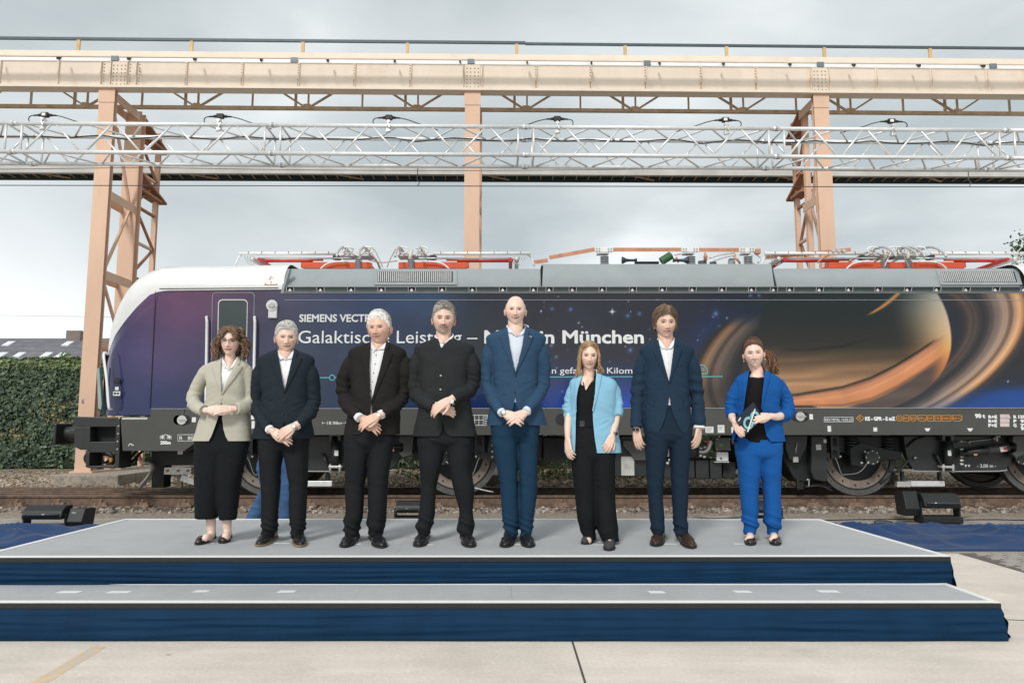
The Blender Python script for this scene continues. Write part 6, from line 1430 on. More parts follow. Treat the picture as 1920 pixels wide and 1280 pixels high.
def coat(T, opening, seed=0, nu=84, amp=.0035, grow=0, waist=None):
    """open-fronted garment shell; opening rows (v, left u, right u)"""
    ov = [o[0] for o in opening]; ol = np.interp(T.v, ov, [o[1] for o in opening]); or_ = np.interp(T.v, ov, [o[2] for o in opening]); rows = []
    for j in range(T.nz):
        tr = T.angle(j, or_[j], grow); tl = T.angle(j, ol[j], grow)
        tt = np.linspace(tr, tl+2*math.pi, nu); rows.append([T.pt(j, t, grow) for t in tt])
    b = MB(); b.grid(rows)
    V_ = np.array(b.v); z0, z1 = V_[:, 2].min(), V_[:, 2].max()
    def fn(v, n):
        a = cloth_noise(v, n, amp, seed)
        cz = waist if waist is not None else z0+(z1-z0)*.38; w_ = np.exp(-((v[:, 2]-cz)/.12)**2)
        xx = np.abs(v[:, 0]-V_[:, 0].mean()); a += w_*.005*np.sin((v[:, 2]*60+xx*18*np.sign(v[:, 2]-cz))+2.2*noise3(v, (5, 5, 5), seed+4))*ss(.0, .08, xx)
        return a*ss(z1, z1-.06, v[:, 2])
    return wrinkle(b, fn), (ol, or_)
def proj_np(v):
    z = v[:, 2]-CAM_H; d = v[:, 1]*CP+z*SP; return 960+FOC*v[:, 0]/d, 640-FOC*(-v[:, 1]*SP+z*CP)/d
def jacket(T, opening, sleeves, seed=0, amp=.0035, grow=0, vox=.0066, sw=1, m_=None, par=None, name='jacket'):
    """trunk and sleeves fused into one cloth surface, then opened along the front edge"""
    ov = [o[0] for o in opening]; fol = lambda v: np.interp(v, ov, [o[1] for o in opening]); for_ = lambda v: np.interp(v, ov, [o[2] for o in opening])
    b = MB(); tt = np.linspace(0, 2*math.pi, 72, endpoint=False); gr_ = [[T.pt(j, t, grow) for t in tt] for j in range(T.nz)]; gr_.append([p+Vector((0, 0, -.022)) for p in gr_[-1]]); b.grid(gr_, True, None, True, True)
    qs = []
    for k, sl in enumerate(sleeves):
        sb_, q = sleeve(sl, seed+k*7, .008); n = len(sb_.v)//1; b.join(sb_); qs.append(q)
        seg = 40; k0 = len(b.v)-n
        c0 = len(b.v); b.v.append(tuple(q[0])); b.c.append((1, 1, 1)); b.f += [(c0, k0+(i+1) % seg, k0+i) for i in range(seg)]; b.m += [0]*seg
        c1 = len(b.v); b.v.append(tuple(q[-1]-(q[-1]-q[-3]).normalized()*.012)); b.c.append((1, 1, 1)); k1 = k0+n-seg; b.f += [(c1, k1+i, k1+(i+1) % seg) for i in range(seg)]; b.m += [0]*seg
    r_ = remesh(b, vox, 5)
    z0, z1 = min(p[2] for p in r_.v), max(p[2] for p in r_.v)
    jz = np.array([T.ring(j)[0].z for j in range(T.nz)]); jx = np.array([T.ring(j)[0].x for j in range(T.nz)]); ja = np.array([T.ring(j, grow)[1] for j in range(T.nz)]); jb = np.array([T.ring(j, grow)[2] for j in range(T.nz)]); o_ = np.argsort(jz)
    def fval(v): a = np.interp(v[:, 2], jz[o_], ja[o_]); bb = np.interp(v[:, 2], jz[o_], jb[o_]); cx = np.interp(v[:, 2], jz[o_], jx[o_]); return (np.abs((v[:, 0]-cx)/a)**T.n+np.abs((v[:, 1]-T.Y)/bb)**T.n)**(1/T.n)
    zb_ = jz.min(); ztop = jz.max(); cxm = jx.mean()
    def fn(v, n):
        f = fval(v); on = ss(1.14, 1.06, f); a = cloth_noise(v, n, amp, seed); dx = np.abs(v[:, 0]-np.interp(v[:, 2], jz[o_], jx[o_])); cz = zb_+(ztop-zb_)*.42
        w_ = np.exp(-((v[:, 2]-cz)/.11)**2)*on*ss(.0, .09, dx); rd = 1-np.abs(noise3(np.c_[v[:, 0]*4+5, v[:, 1]*4, v[:, 2]*17+dx*9*np.sign(v[:, 2]-cz)], seed=seed+4)); a += w_*.008*(rd**2-.45)
        off = ss(1.08, 1.2, f); el_ = np.zeros(len(v))
        for q in qs:
            e_ = np.array(q[int(len(q)*.58)]); el_ = np.maximum(el_, np.exp(-((v-e_)**2).sum(1)/.12**2))
        r3 = 1-np.abs(noise3(np.c_[v[:, 0]*7, v[:, 1]*6, v[:, 2]*24+v[:, 0]*6], seed=seed+8)); a += off*(.002+.011*el_*sw)*(r3**2-.4)
        r4 = 1-np.abs(noise3(np.c_[v[:, 0]*9+v[:, 2]*4, v[:, 1]*6, v[:, 2]*5], seed=seed+12)); a += on*.003*(r4**2-.4)
        return a*ss(ztop+.002, ztop-.07, v[:, 2])
    wrinkle(r_, fn)
    V_ = np.array(r_.v); F_ = [f for f in r_.f]; fc = np.array([V_[list(f)].mean(0) for f in F_]); u, v = proj_np(fc); f = fval(fc); L_, R_ = fol(v), for_(v)
    front = (fc[:, 1] < T.Y-.02) & (f < 1.10); vtop = ov[0]
    cut = front & (u > L_) & (u < R_) & (R_-L_ > 1.6)
    cut |= (f < 1.2) & (fc[:, 2] < zb_); cut |= (f < .93) & (fc[:, 2] > ztop-.012)
    keep = [F_[i] for i in range(len(F_)) if not cut[i]]
    # snap the cut edge to the drawn line
    cnt = {}
    for q in keep:
        for i in range(len(q)):
            e_ = (min(q[i], q[(i+1) % len(q)]), max(q[i], q[(i+1) % len(q)])); cnt[e_] = cnt.get(e_, 0)+1
    bd_ = sorted({i for e_, c in cnt.items() if c == 1 for i in e_}); bv = V_[bd_]; u, v = proj_np(bv); f = fval(bv); L_, R_ = fol(v), for_(v); dep = bv[:, 1]*CP+(bv[:, 2]-CAM_H)*SP
    du = np.where(np.abs(u-L_) < np.abs(u-R_), L_-u, R_-u); ok = (bv[:, 1] < T.Y-.02) & (f < 1.12) & (f > .9) & (np.abs(du) < 3.5) & (R_-L_ > 1.2); bv[ok, 0] += du[ok]*dep[ok]/FOC; hz_ = (np.abs(bv[:, 2]-zb_) < .009) & (f < 1.2); bv[hz_, 2] = zb_; V_[bd_] = bv
    r2 = MB(); r2.v = V_.tolist(); r2.f = keep; r2.c = [(1, 1, 1)]*len(V_); r2.m = [0]*len(keep)
    o2 = r2.build(name, m_, par, smooth=True)
    ol, or_ = fol(T.v), for_(T.v)
    return o2, (ol, or_), qs
def sleeve(pts, seed=0, amp=.007, elbow=.55, flat=None, n=9, seg=40, cuff=True, extra=0):
    """pts: (u, v, dy, radius px)"""
    q = cr([P(p[0], p[1], YC_+p[2]) for p in pts], n); r = [x*PX for x in crs([p[3] for p in pts], n)]; b = MB(); b.tube(q, r, seg, caps=False)
    L_ = len(q); tt = np.repeat(np.arange(L_)/(L_-1), seg); ang = np.tile(np.arange(seg)/seg*2*math.pi, L_)
    nn = vnormals(b); V_ = np.array(b.v)
    w_ = np.exp(-((tt-elbow)/.17)**2)*1.0+.45*np.exp(-((tt-.92)/.12)**2)+.30*np.exp(-((tt-.12)/.12)**2)+extra
    ph = noise3(V_, (7, 7, 7), seed)*2.6
    f = np.sin(tt*62+1.7*np.sin(ang+seed)+ph)*.5+.5; f = f**1.6
    a = amp*w_*(f-.45)*(1+.5*np.cos(ang+seed*1.3))+cloth_noise(V_, nn, amp*.45, seed+2)
    b.v = (V_+nn*a[:, None]).tolist()
    if cuff:   # turned-in cuff end
        e_ = q[-1]; t_ = (q[-1]-q[-3]).normalized(); last = b.v[-seg:]; ins_ = [tuple((Vector(p)-e_)*.80+e_-t_*.012) for p in last]; k = len(b.v)-seg
        b.v += ins_; b.c += [(1, 1, 1)]*seg; b.f += [(k+i, k+(i+1) % seg, k+seg+(i+1) % seg, k+seg+i) for i in range(seg)]; b.m += [0]*seg
    return b, q
YC_ = YP
def trousers(pel, legs, Y, seed=0, vox=.0085, fold=1.0, dep=1.0, creases=True, hemfold=1.0):
    """pelvis rows (v,l,r,b); legs = two lists of (v,l,r[,dy])"""
    pel = [tuple(r) for r in pel]; pel[-1] = (pel[-1][0], pel[-1][1]+3, pel[-1][2]-3, pel[-1][3]*.5); b = MB(); T = Torso(pel, Y, 2.6, 16); b.grid([[T.pt(j, t) for t in np.linspace(0, 2*math.pi, 40, endpoint=False)] for j in range(T.nz)], True, None, True, True); info = []
    for L_ in legs:
        vv = [r[0] for r in L_]; vq = np.linspace(vv[0], vv[-1], 44); l = catmull1(vv, [r[1] for r in L_], vq); r = catmull1(vv, [r[2] for r in L_], vq); dy = catmull1(vv, [(q[3] if len(q) > 3 else 0) for q in L_], vq); rows = []
        for k in range(44):
            a = P(l[k], vq[k], Y+dy[k]); c = P(r[k], vq[k], Y+dy[k]); cx = (a.x+c.x)/2; rx = (c.x-a.x)/2; ry = min(max(rx*1.12, .062), .105)*dep
            rows.append([(cx+rx*math.copysign(abs(math.cos(t))**.9, math.cos(t)), Y+dy[k]+ry*math.copysign(abs(math.sin(t))**.9, math.sin(t)), a.z) for t in np.linspace(0, 2*math.pi, 36, endpoint=False)])
        b.grid(rows, True, None, True, True); info.append((rows[0][0][2], rows[-1][0][2]))
    r_ = remesh(b, vox, 7); zh = info[0][1]; zt_ = max(p[2] for p in r_.v)
    def fn(v, n):
        z = v[:, 2]; hz = np.exp(-((z-zh-.07)/.085)**2)*hemfold; kz = np.exp(-((z-zh-.42)/.10)**2)*.55; cz = np.exp(-((z-(zh+.76))/.09)**2)*.7
        ph = 2.2*noise3(v, (6, 6, 5), seed)
        rd = 1-np.abs(noise3(np.c_[v[:, 0]*6, v[:, 1]*5, z*20+v[:, 0]*8], seed=seed+6)); lg = noise3(np.c_[v[:, 0]*13, v[:, 1]*6, z*2.2], seed=seed+8)
        return fold*((.020*hz+.009*kz+.010*cz)*(rd**2.2-.4)+cloth_noise(v, n, .004, seed+3, (8, 8, 4))+.004*lg)
    wrinkle(r_, fn); return r_
def shoe(par, heel, toe, wd=.100, h=.085, style='oxford', m_=None, sole=None, skin=None):
    """heel,toe: points on the stage; returns nothing, builds shoe > sole"""
    heel = Vector(heel); toe = Vector(toe); d = (toe-heel); L_ = d.length; d.normalize(); s = Vector((d.y, -d.x, 0)); n = 26; rows = []; flat = style != 'oxford'
    for j in range(n+1):
        t = j/n; w_ = wd/2*(np.interp(t, [0, .08, .25, .45, .68, .85, .95, 1], [.35, .62, .70, .74, 1.0, .86, .58, .12]))
        hh = np.interp(t, [0, .06, .2, .34, .46, .6, .8, .95, 1], [.050, .072, h, h*1.02, h*.86, .060, .044, .036, .015]) if not flat else np.interp(t, [0, .08, .3, .55, .7, .85, .96, 1], [.052, .056, .030, .026, .044, .040, .030, .012])
        c = heel+d*(L_*t); row = []
        for k in range(22):
            a = 2*math.pi*k/22; ca, sa = math.cos(a), math.sin(a); x_ = w_*math.copysign(abs(ca)**.8, ca); z_ = hh*(max(sa, 0)**(.75 if not flat else .6)) if sa > 0 else 0
            if not flat: x_ *= 1-.30*(z_/h)
            row.append(c+s*x_+Vector((0, 0, ZU+.0185+z_)))
        rows.append(row)
    b = MB(); b.grid(rows, True, None, True, True); o_ = b.build('shoe', m_ or leather, par, smooth=True, recalc=True)
    rows = []
    for j in range(n+1):
        t = j/n; w_ = wd/2*(np.interp(t, [0, .08, .25, .45, .68, .85, .95, 1], [.40, .68, .74, .76, 1.06, .92, .64, .16])); c = heel+d*(L_*(t*1.015-.005)); lift = .010*ss(.3, .42, t)*ss(.62, .5, t) if not flat else 0; lift += .006*ss(.85, 1, t)
        rows.append([c+s*(w_*x_)+Vector((0, 0, ZU+.0045+z_+lift*(z_ < .01))) for x_, z_ in ((-1, 0), (1, 0), (1, .016), (-1, .016))])
    b = MB(); b.grid(rows, True, None, True, True); b.build('sole', sole or solem, o_, recalc=True)
    if style == 'oxford':
        for k in range(4):
            c = heel+d*(L_*(.47+.05*k)); z_ = ZU+.0205+np.interp(.47+.05*k, [.34, .46, .6, .8], [h*1.02, h*.86, .060, .044]); b = MB(); b.tube([c-s*.016+Vector((0, 0, z_-.003)), c+Vector((0, 0, z_+.0015)), c+s*.016+Vector((0, 0, z_-.003))], .0022, 5); b.build('shoelace', m_ or leather, o_)
        b = MB(); c = heel+d*(L_*.76); q = [c+s*(wd/2*.93*math.sin(a))+d*(.012*math.cos(a*1.0)-.004)+Vector((0, 0, ZU+.022+.048*math.cos(a)**.6)) for a in np.linspace(-1.2, 1.2, 13)]; b.tube(q, .0018, 5); b.build('toe_seam', m_ or leather, o_)
    return o_
def hair_shell(geo, S, Mt, hl, thick, col, seed=0, jag=.004, amp=.0008, flow=(12, 12, 12), name='hair', strands=500, slen=.05, comb=None, par=None, lift=.004):
    """short hair: offset head surface where above the hairline; hl(phi_abs, side)->z in head units; thick(x,y,z)->m"""
    x, y, z, PH, TH = geo; nr, nc = x.shape; pts = np.c_[x.ravel(), y.ravel(), z.ravel()]
    b = MB(); b.v = pts.tolist(); b.f = grid_faces(nr, nc); b.c = [(1, 1, 1)]*len(pts); b.m = [0]*len(b.f); n = -vnormals(b)
    cen = np.array([0, 0, 0]); n = np.where(((pts-cen)*n).sum(1, keepdims=True) < 0, -n, n)
    q = pts/S; ph = PH.ravel(); edge = hl(np.abs(ph), np.sign(ph), q)+jag*noise3(q*np.array([140, 140, 60]), seed=seed)
    m_ = (q[:, 2]-edge); k = ss(-.002, .022, m_)
    th = thick(q)*S*k+np.where(m_ < -.001, -.012, 0.0006)
    # groomed ridges along the flow
    rid = noise3(q*np.array(flow)*14, seed=seed+1)*.6+noise3(q*np.array(flow)*34, seed=seed+2)*.4
    th = th+amp*rid*k
    v = pts+n*th[:, None]; base = np.array(col); c = base*(1+.13*rid+.08*noise3(q*60, seed=seed+3))[:, None]
    keep = m_.reshape(nr, nc) > -.02; f2 = []
    for j in range(nr-1):
        for i in range(nc):
            i2 = (i+1) % nc
            if keep[j, i] or keep[j+1, i] or keep[j, i2]: f2.append((j*nc+i, (j+1)*nc+i, (j+1)*nc+i2, j*nc+i2))
    b = MB(); b.v = xf(Mt, v).tolist(); b.f = f2; b.c = np.clip(c, .004, .95).tolist(); b.m = [0]*len(f2)
    # loose strands
    idx = np.where(m_ > .004)[0]; rg = np.random.default_rng(seed+50); sel = rg.choice(idx, strands)
    cmb = comb or (lambda p: np.array([0, .6, -.8]))
    for s_ in sel:
        p = v[s_]; nn = n[s_]; fl = cmb(q[s_])+rg.normal(0, .13, 3); fl = fl-nn*(fl@nn); fl /= np.linalg.norm(fl)+1e-9; L_ = slen*rg.uniform(.5, 1.1)*S
        pp = [p-nn*.002, p+fl*L_*.4+nn*lift*rg.uniform(.3, 1.2), p+fl*L_*.8+nn*lift*rg.uniform(-.4, 1.4), p+fl*L_-nn*.001]
        ax_ = np.array([.079, .095, .118])*S; r0 = np.linalg.norm(p/ax_); pp = [pp[0]]+[a*(r0+(.02+.06*rg.random())*lift/.004)/np.linalg.norm(a/ax_) if a[2] > -.02 else a for a in pp[1:3]]+[pp[3]*(r0-.01)/np.linalg.norm(pp[3]/ax_) if pp[3][2] > -.02 else pp[3]]
        pp = xf(Mt, pp); cc = base*rg.uniform(.72, 1.3); b.tube([Vector(a) for a in pp], [.0016, .0019, .0013, .0004], 3, False, None, tuple(np.clip(cc, .004, .95)))
    return b.build(name, HAIRM, par, smooth=True, colors=True)
def short_hl(front=.066, temple=.05, side=-.012, back=-.058):
    def f(a, sg, q):
        return np.interp(a, [0, .45, .80, 1.05, 1.30, 1.62, 1.85, 2.1, math.pi], [front, front-.002, temple, temple*.55, side, side+.012, side+.02, back*.7, back])
    return f
def person(lab, cx_u, feet_v, cat='person', name='person', Y=None):
    g = G(cx_u, feet_v, ZU+.0045); return thing(name, (P(cx_u, 900, YP).x, YP, ZU+.0045), lab, cat)
def inner_body(head_b, neck, torso_rows, arms, legs, hands, skin, Y):
    """one mesh: remeshed trunk and limbs, with head and hands merged on"""
    b = MB(); T = Torso(torso_rows, Y, 2.4, 24); b.grid([[T.pt(j, t) for t in np.linspace(0, 2*math.pi, 28, endpoint=False)] for j in range(T.nz)], True, None, True, True)
    for pts, rs_ in arms+legs: b.tube(cr(pts, 4), crs(rs_, 4), 12)
    low = remesh(b, .014, 1); sk = np.array(skin); low.c = [tuple(sk)]*len(low.v)
    nb = MB(); nb.tube(cr(neck[0], 4), crs(neck[1], 4), 28, flat=.98)
    V_ = np.array(nb.v); c = np.tile(sk*np.array([.97, .92, .90]), (len(V_), 1)); c *= (1+.05*noise3(V_*40, seed=2))[:, None]; nb.c = c.tolist()
    low.join(nb); low.join(head_b)
    for h in hands: low.join(h)
    return low
def lapel(T, ol, side, v0, vn, v1, w0, wn, w1, m_, par, grow=.004, u_off=0, notch=True):
    """strip lying on the coat along its opening edge; side -1 left in photo"""
    rows = []; n = 30; j0, j1 = T.j_at(v0), T.j_at(v1); vs = np.linspace(v0, v1, n)
    for k, v in enumerate(vs):
        j = (v-T.v[0])/(T.v[-1]-T.v[0])*(T.nz-1); ja = int(np.clip(math.floor(j), 0, T.nz-2)); f = j-ja
        u_in = ol[ja]*(1-f)+ol[ja+1]*f-side*.8
        if v < vn: w_ = w0+(w1-w0)*((v-v0)/(vn-v0))**.8
        else: w_ = wn*(1-((v-vn)/(v1-vn))**1.25)+.4
        if notch and abs(v-vn) < (v1-v0)/n*.6: w_ = w1*.62
        row = []
        for q in range(7):
            u = u_in+side*w_*q/6; gr = grow+.0035*math.sin(math.pi*min(1, q/6+.15))
            pa = T.pt(ja, T.angle(ja, u, gr), gr); pb = T.pt(ja+1, T.angle(ja+1, u, gr), gr); row.append(pa.lerp(pb, f))
        rows.append(row)
    b = MB(); b.grid(rows); o_ = b.build('lapel', m_, par, smooth=True); o_.modifiers.new('thick', 'SOLIDIFY').thickness = .0045; return o_
def on_coat(T, u, v, grow=.004):
    j = T.j_at(v); return T.pt(j, T.angle(j, u, grow), grow)
def patch(name, T, pts, m_, par, grow=.005):
    q = [on_coat(T, u, v, grow) for u, v in pts]; b = MB(); b.prism(q, (0, .006, 0)); return b.build(name, m_, par, recalc=True)
def seam(name, T, pts, m_, par, wd=.003, grow=.002, n=6):
    q = cr([on_coat(T, u, v, grow) for u, v in pts], n); b = MB(); b.tube(q, wd/2, 5); return b.build(name, m_, par)
def button(T, u, v, m_, par, r=.008, grow=.004):
    p = on_coat(T, u, v, grow); b = MB(); b.cyl(p+Vector((0, -.004, 0)), p, r, 12); return b.build('button', m_, par)
def collar(T, pl, pr, tip_l, tip_r, vback, m_, par, grow=.006, hgt=4.5):
    """open shirt collar: two wings running from the sides of the neck to the throat"""
    for (pu, pv), (tu, tv), sg in ((pl, tip_l, -1), (pr, tip_r, 1)):
        mu, mv = vback; rows = []; n = 12
        back = Vector((P(mu, pv-3, T.Y).x+sg*.02, T.Y+.055, P(mu, pv-5, T.Y).z))
        def surf(u, v, gr): return on_coat(T, u, v, gr)
        for k in range(n):
            t = k/(n-1); iu = pu+(mu+sg*.6-pu)*t; iv = pv+(mv-pv)*t
            if t < .75: s_ = t/.75; eu = pu+sg*1.5+(tu-pu-sg*1.5)*s_; ev = pv+hgt+(tv-pv-hgt)*s_
            else: s_ = (t-.75)/.25; eu = tu+(mu+sg*.8-tu)*s_; ev = tv+(mv+.6-tv)*s_
            a = P(iu, iv, T.Y-.030-(abs(surf(mu, mv, 0).y-T.Y)-.030+.010)*t**.8); c = surf(eu, ev, grow); c.y = min(c.y, a.y+.008-.004); rows.append([a, a.lerp(c, .5)+Vector((0, -.004, .002)), c])
        e_ = rows[0]; rows.insert(0, [back+Vector((0, 0, .004)), back.lerp(back+Vector((sg*.012, .004, -.03)), .5), back+Vector((sg*.014, .006, -.035))]); rows.insert(1, [(Vector(rows[0][q])+Vector(e_[q]))/2+Vector((sg*.012, .0, 0)) for q in range(3)])
        b = MB(); b.grid(rows); o_ = b.build('collar', m_, par, smooth=True); o_.modifiers.new('thick', 'SOLIDIFY').thickness = .003
def cuffring(q, r, m_, par, name='cuff', ln=.018, back=0):
    t = (q[-1]-q[-3]).normalized(); e_ = q[-1]; b = MB(); b.tube([e_-t*.03, e_+t*ln*.5, e_+t*ln], [r, r, r*.98], 20, True); return b.build(name, m_, par, smooth=False, bevel=.002)
def watch(c, t, r, par, strap=None, face=None, fdir=(0, -1, .1)):
    t = Vector(t).normalized(); c = Vector(c); b = MB(); b.tube([c-t*.009, c+t*.009], r, 24, False); o_ = b.build('watch', strap or M['steel'], par); o_.modifiers.new('thick', 'SOLIDIFY').thickness = .003
    f = (Vector(fdir)-t*Vector(fdir).dot(t)).normalized(); b = MB(); b.cyl(c+f*(r*.92), c+f*(r+.008), .0175, 20); b.build('watch_case', M['steel'], o_); b = MB(); b.cyl(c+f*(r+.0082), c+f*(r+.0090), .0145, 20); b.build('watch_dial', face or M['label'], o_)

BLK = fabric('black_trouser_wool', (.012, .013, .015), .8)
def std(v, l, r, b, dy=0): return (v, l, r, b, dy)
HEADS = {}
def build_head(par_loc, u, vcrown, vchin, yaw, o, roll=0, pitch=0, Y=None):
    Y = Y or YP; a = P(u, vcrown, Y-.01); c = P(u, vchin, Y-.05); S = (a.z-c.z)/.236; cz = c.z+.118*S; x = P(u, (vcrown+vchin)/2, Y-.03).x
    yw = yaw-math.degrees(math.atan2(0, 1)); Mt = head_mats(Vector((x, Y-.015, cz)), yw, roll, pitch); hb, geo = make_head(S, Mt, o); return hb, geo, S, Mt, Vector((x, Y-.015, cz))
def simple_legs(legspts, r0=.075):
    out = []
    for q in legspts: out.append((q, [r0, r0*.8, .05, .038][:len(q)] if len(q) <= 4 else [r0]*len(q)))
    return out
def px(u, v, dy=0): return P(u, v, YC_+dy)

# generic man in suit
def suit_man(lab, spec):
    global YC_
    YC_ = YP; s = spec; par = thing('person', (P(s['cu'], 900, YP).x, YP, ZU+.0045), lab, 'person')
    hb, geo, S, Mt, hc = build_head(par, *s['head'], s['face'], s.get('roll', 0), s.get('pitch', 0))
    skin = s['face'].get('skin', SK)
    T = Torso(s['torso'], YP)
    fab = s['fab']
    jk, (ol, or_), qs = jacket(T, s['open'], s['sleeves'], s['seed'], s.get('amp', .0035), 0, m_=fab, par=par)
    # shirt
    rows = [(r[0], r[1]+(1 if r[2]-r[1] < 60 else 4), r[2]-(1 if r[2]-r[1] < 60 else 4), max(.03, r[3]-(.011 if r[2]-r[1] < 60 else .018)), r[4] if len(r) > 4 else 0) for r in s['torso'] if r[0] < s.get('shirt_to', 770)]
    Ts = Torso(rows, YP, 2.5, 30); co = s['collar']; tu, tv = co[4]; b, _ = coat(Ts, [(Ts.v[0], co[0][0]+1, co[1][0]-1), (tv+3, tu+1.2, tu-1.2), (Ts.v[-1]+1, tu+1.2, tu-1.2)], s['seed']+9, 72, .0035, waist=9); sh = b.build('shirt', s.get('shirtm', shirtm), par, smooth=True)
    if 'placket' in s:
        a, c = s['placket']; seam('placket', Ts, [a, ((a[0]+c[0])/2, (a[1]+c[1])/2), c], s.get('shirtm', shirtm), sh, .003, .001)
        nb_ = s.get('nbut', 4)
        for k in range(nb_): button(Ts, a[0]+(c[0]-a[0])*(k+.5)/nb_, a[1]+(c[1]-a[1])*(k+.5)/nb_, s.get('butm', M['label']), sh, .0042, .001)
    if 'collar' in s: collar(Ts, *s['collar'], s.get('shirtm', shirtm), sh)
    if 'lapels' in s:
        for side in (-1, 1): lapel(T, ol if side < 0 else or_, side, *s['lapels'], fab, jk)
    for u, v in s.get('buttons', []): button(T, u, v, s.get('jbut', M['black']), jk, .0075)
    for pts in s.get('flaps', []): patch('pocket_flap', T, pts, fab, jk)
    for pts in s.get('seams', []): seam('pocket_seam', T, pts, M['groove'], jk, .004, .001)
    tb = trousers(s['pelvis'], s['legs'], YP, s['seed']+20, fold=s.get('fold', 1)); tb.build('trousers', s['tfab'], par, smooth=True)
    for (h, t, w_) in s['shoes']:
        hp = G(h[0], h[1], ZU); tp = G(t[0], t[1], ZU); shoe(par, (hp.x, hp.y, 0), (tp.x, tp.y, 0), w_, .090, 'oxford', s.get('shoem'), s.get('solem'))
    hands = [make_hand(skin=skin, **h) for h in s['hands'](qs)]
    arms = [([q[int((len(q)-1)*t)] for t in np.linspace(0, 1, 9)], list(np.linspace(.032, .024, 9))) for q in qs]
    legs = []
    for L_, sh_ in zip(s['legs'], s['shoes']):
        c = [px((r[1]+r[2])/2, r[0], r[3] if len(r) > 3 else 0) for r in (L_[0], L_[len(L_)//2], L_[-1])]; legs.append((c, [.065, .050, .022]))
    tr = [(r[0]+2, r[1]+11, r[2]-11, max(.03, r[3]-.035), 0) for r in s['torso'][:-1] if r[2]-r[1] > 48]
    vch = s['head'][2]; nu_ = s['head'][0]+s.get('neck_du', 0); nr_ = s.get('neck_r', .062)
    neck = ([hc+Vector((0, .015, -.02)), hc+Vector((0, .018, -.07)), px(nu_, vch+4, .0), px(nu_, s['torso'][0][0]+10, -.004), px(s['collar'][4][0], s['collar'][4][1]+4, -.018)], [nr_*.8, nr_*.97, nr_, nr_*1.12, nr_*1.02])
    bd = inner_body(hb, neck, tr, arms, legs, hands, skin, YP); bd.build('body', skinm, par, smooth=True, colors=True)
    return par, geo, S, Mt, T, qs, jk, sh

def H(wr, d, n, side, S=1.0, **k): return dict(wr=wr, d=d, n=n, side=side, S=S, **k)
def dirpx(u0, v0, u1, v1, dy0=0, dy1=0): return (P(u1, v1, YP+dy1)-P(u0, v0, YP+dy0)).normalized()

# ---- second from left: silver-haired man, dark navy suit
navy = fabric('dark_navy_suit', (.016, .024, .032))
p2, geo, S_, Mt, T, qs, jk, sh = suit_man('silver-haired man in dark navy suit standing right beside the curly-haired woman', dict(
    cu=532, seed=2, fab=navy, tfab=BLK, head=(536, 606.5, 661, 20), roll=0, pitch=2,
    face=dict(skin=(0.756, 0.522, 0.424), brow=(.42, .36, .30), browk=.5, smile=.15, squint=.75, old=1, gaze=1.5, wide=1.02),
    torso=[std(653, 521, 551, .055), std(659, 510, 563, .072), std(664, 497, 577, .084), std(670, 485, 587, .096), std(676, 481, 590, .10), std(688, 483, 588, .112), std(705, 489, 582, .124), std(730, 492, 579, .128), std(755, 493, 579, .130), std(780, 487, 582, .128), std(800, 479, 586, .126), std(822, 472, 589, .124)],
    open=[(653, 519, 552), (664, 519.5, 551), (690, 524.5, 545), (715, 529, 539), (738, 533, 534), (790, 532.2, 533.2), (806, 530, 536), (815, 524, 542), (822, 514, 551)],
    lapels=(654, 670, 738, 4, 19, 10), buttons=[(533.5, 749), (530, 776)], flaps=[], seams=[((560, 702), (566, 701), (572, 700))],
    sleeves=[[(494, 684, .01, 10), (487, 700, .01, 14), (483, 730, .03, 14.2), (482, 756, .03, 13.8), (487, 776, -.05, 13), (498, 795, -.13, 10.5), (505, 804, -.165, 8.5)],
             [(576, 684, .01, 10), (583, 700, .01, 14), (586.5, 730, .03, 14.2), (586.5, 756, .03, 13.8), (579, 775, -.05, 13), (566, 790, -.13, 10.5), (557, 797, -.165, 8.5)]],
    placket=((535, 676), (533.5, 736)), collar=((517.5, 657), (553.5, 656), (523, 676), (547, 675), (536.5, 675)),
    pelvis=[std(770, 496, 572, .10), std(800, 489, 578, .112), std(825, 486, 578, .112), std(845, 487, 577, .10)],
    legs=[[(815, 484, 530), (845, 485.5, 530.5), (880, 488, 526), (916, 491, 523.5), (960, 491.5, 521), (985, 491, 520), (1008, 492, 513)], [(815, 533, 578.5), (845, 533, 578), (880, 538, 577), (916, 543, 576), (955, 542, 574.6), (980, 544, 573), (1008, 548, 568)]],
    shoes=[((516, 1008), (485, 1026), .108), ((556, 1005), (564, 1027), .108)], shoem=leather, solem=tansole,
    hands=lambda q: [H(px(512, 808, -.18), dirpx(512, 808, 545, 826, -.18, -.20), (.1, -1, .35), 1, .96, curl=(12, 16, 20, 10), spread=3, thumb=22), H(px(551, 799, -.205), dirpx(551, 799, 528, 812, -.205, -.225), (.05, -1, .30), -1, .96, curl=(18, 30, 30, 20), thumb=30)]))
cuffring(qs[0], .0345, shirtm, p2); cuffring(qs[1], .0335, shirtm, p2); watch(px(553.5, 799, -.195), dirpx(557, 797, 545, 803), .029, p2)
hair_shell(geo, S_, Mt, short_hl(.060, .045, -.014), lambda q: .006+.012*ss(.03, .11, q[:, 2])+.004*ss(.02, -.05, q[:, 1]), (.56, .55, .52), 3, strands=700, slen=.045, comb=lambda p: np.array([-.8, .4, -.15]) if p[2] > .06 else np.array([0, .5, -.9]), par=p2, lift=.002)

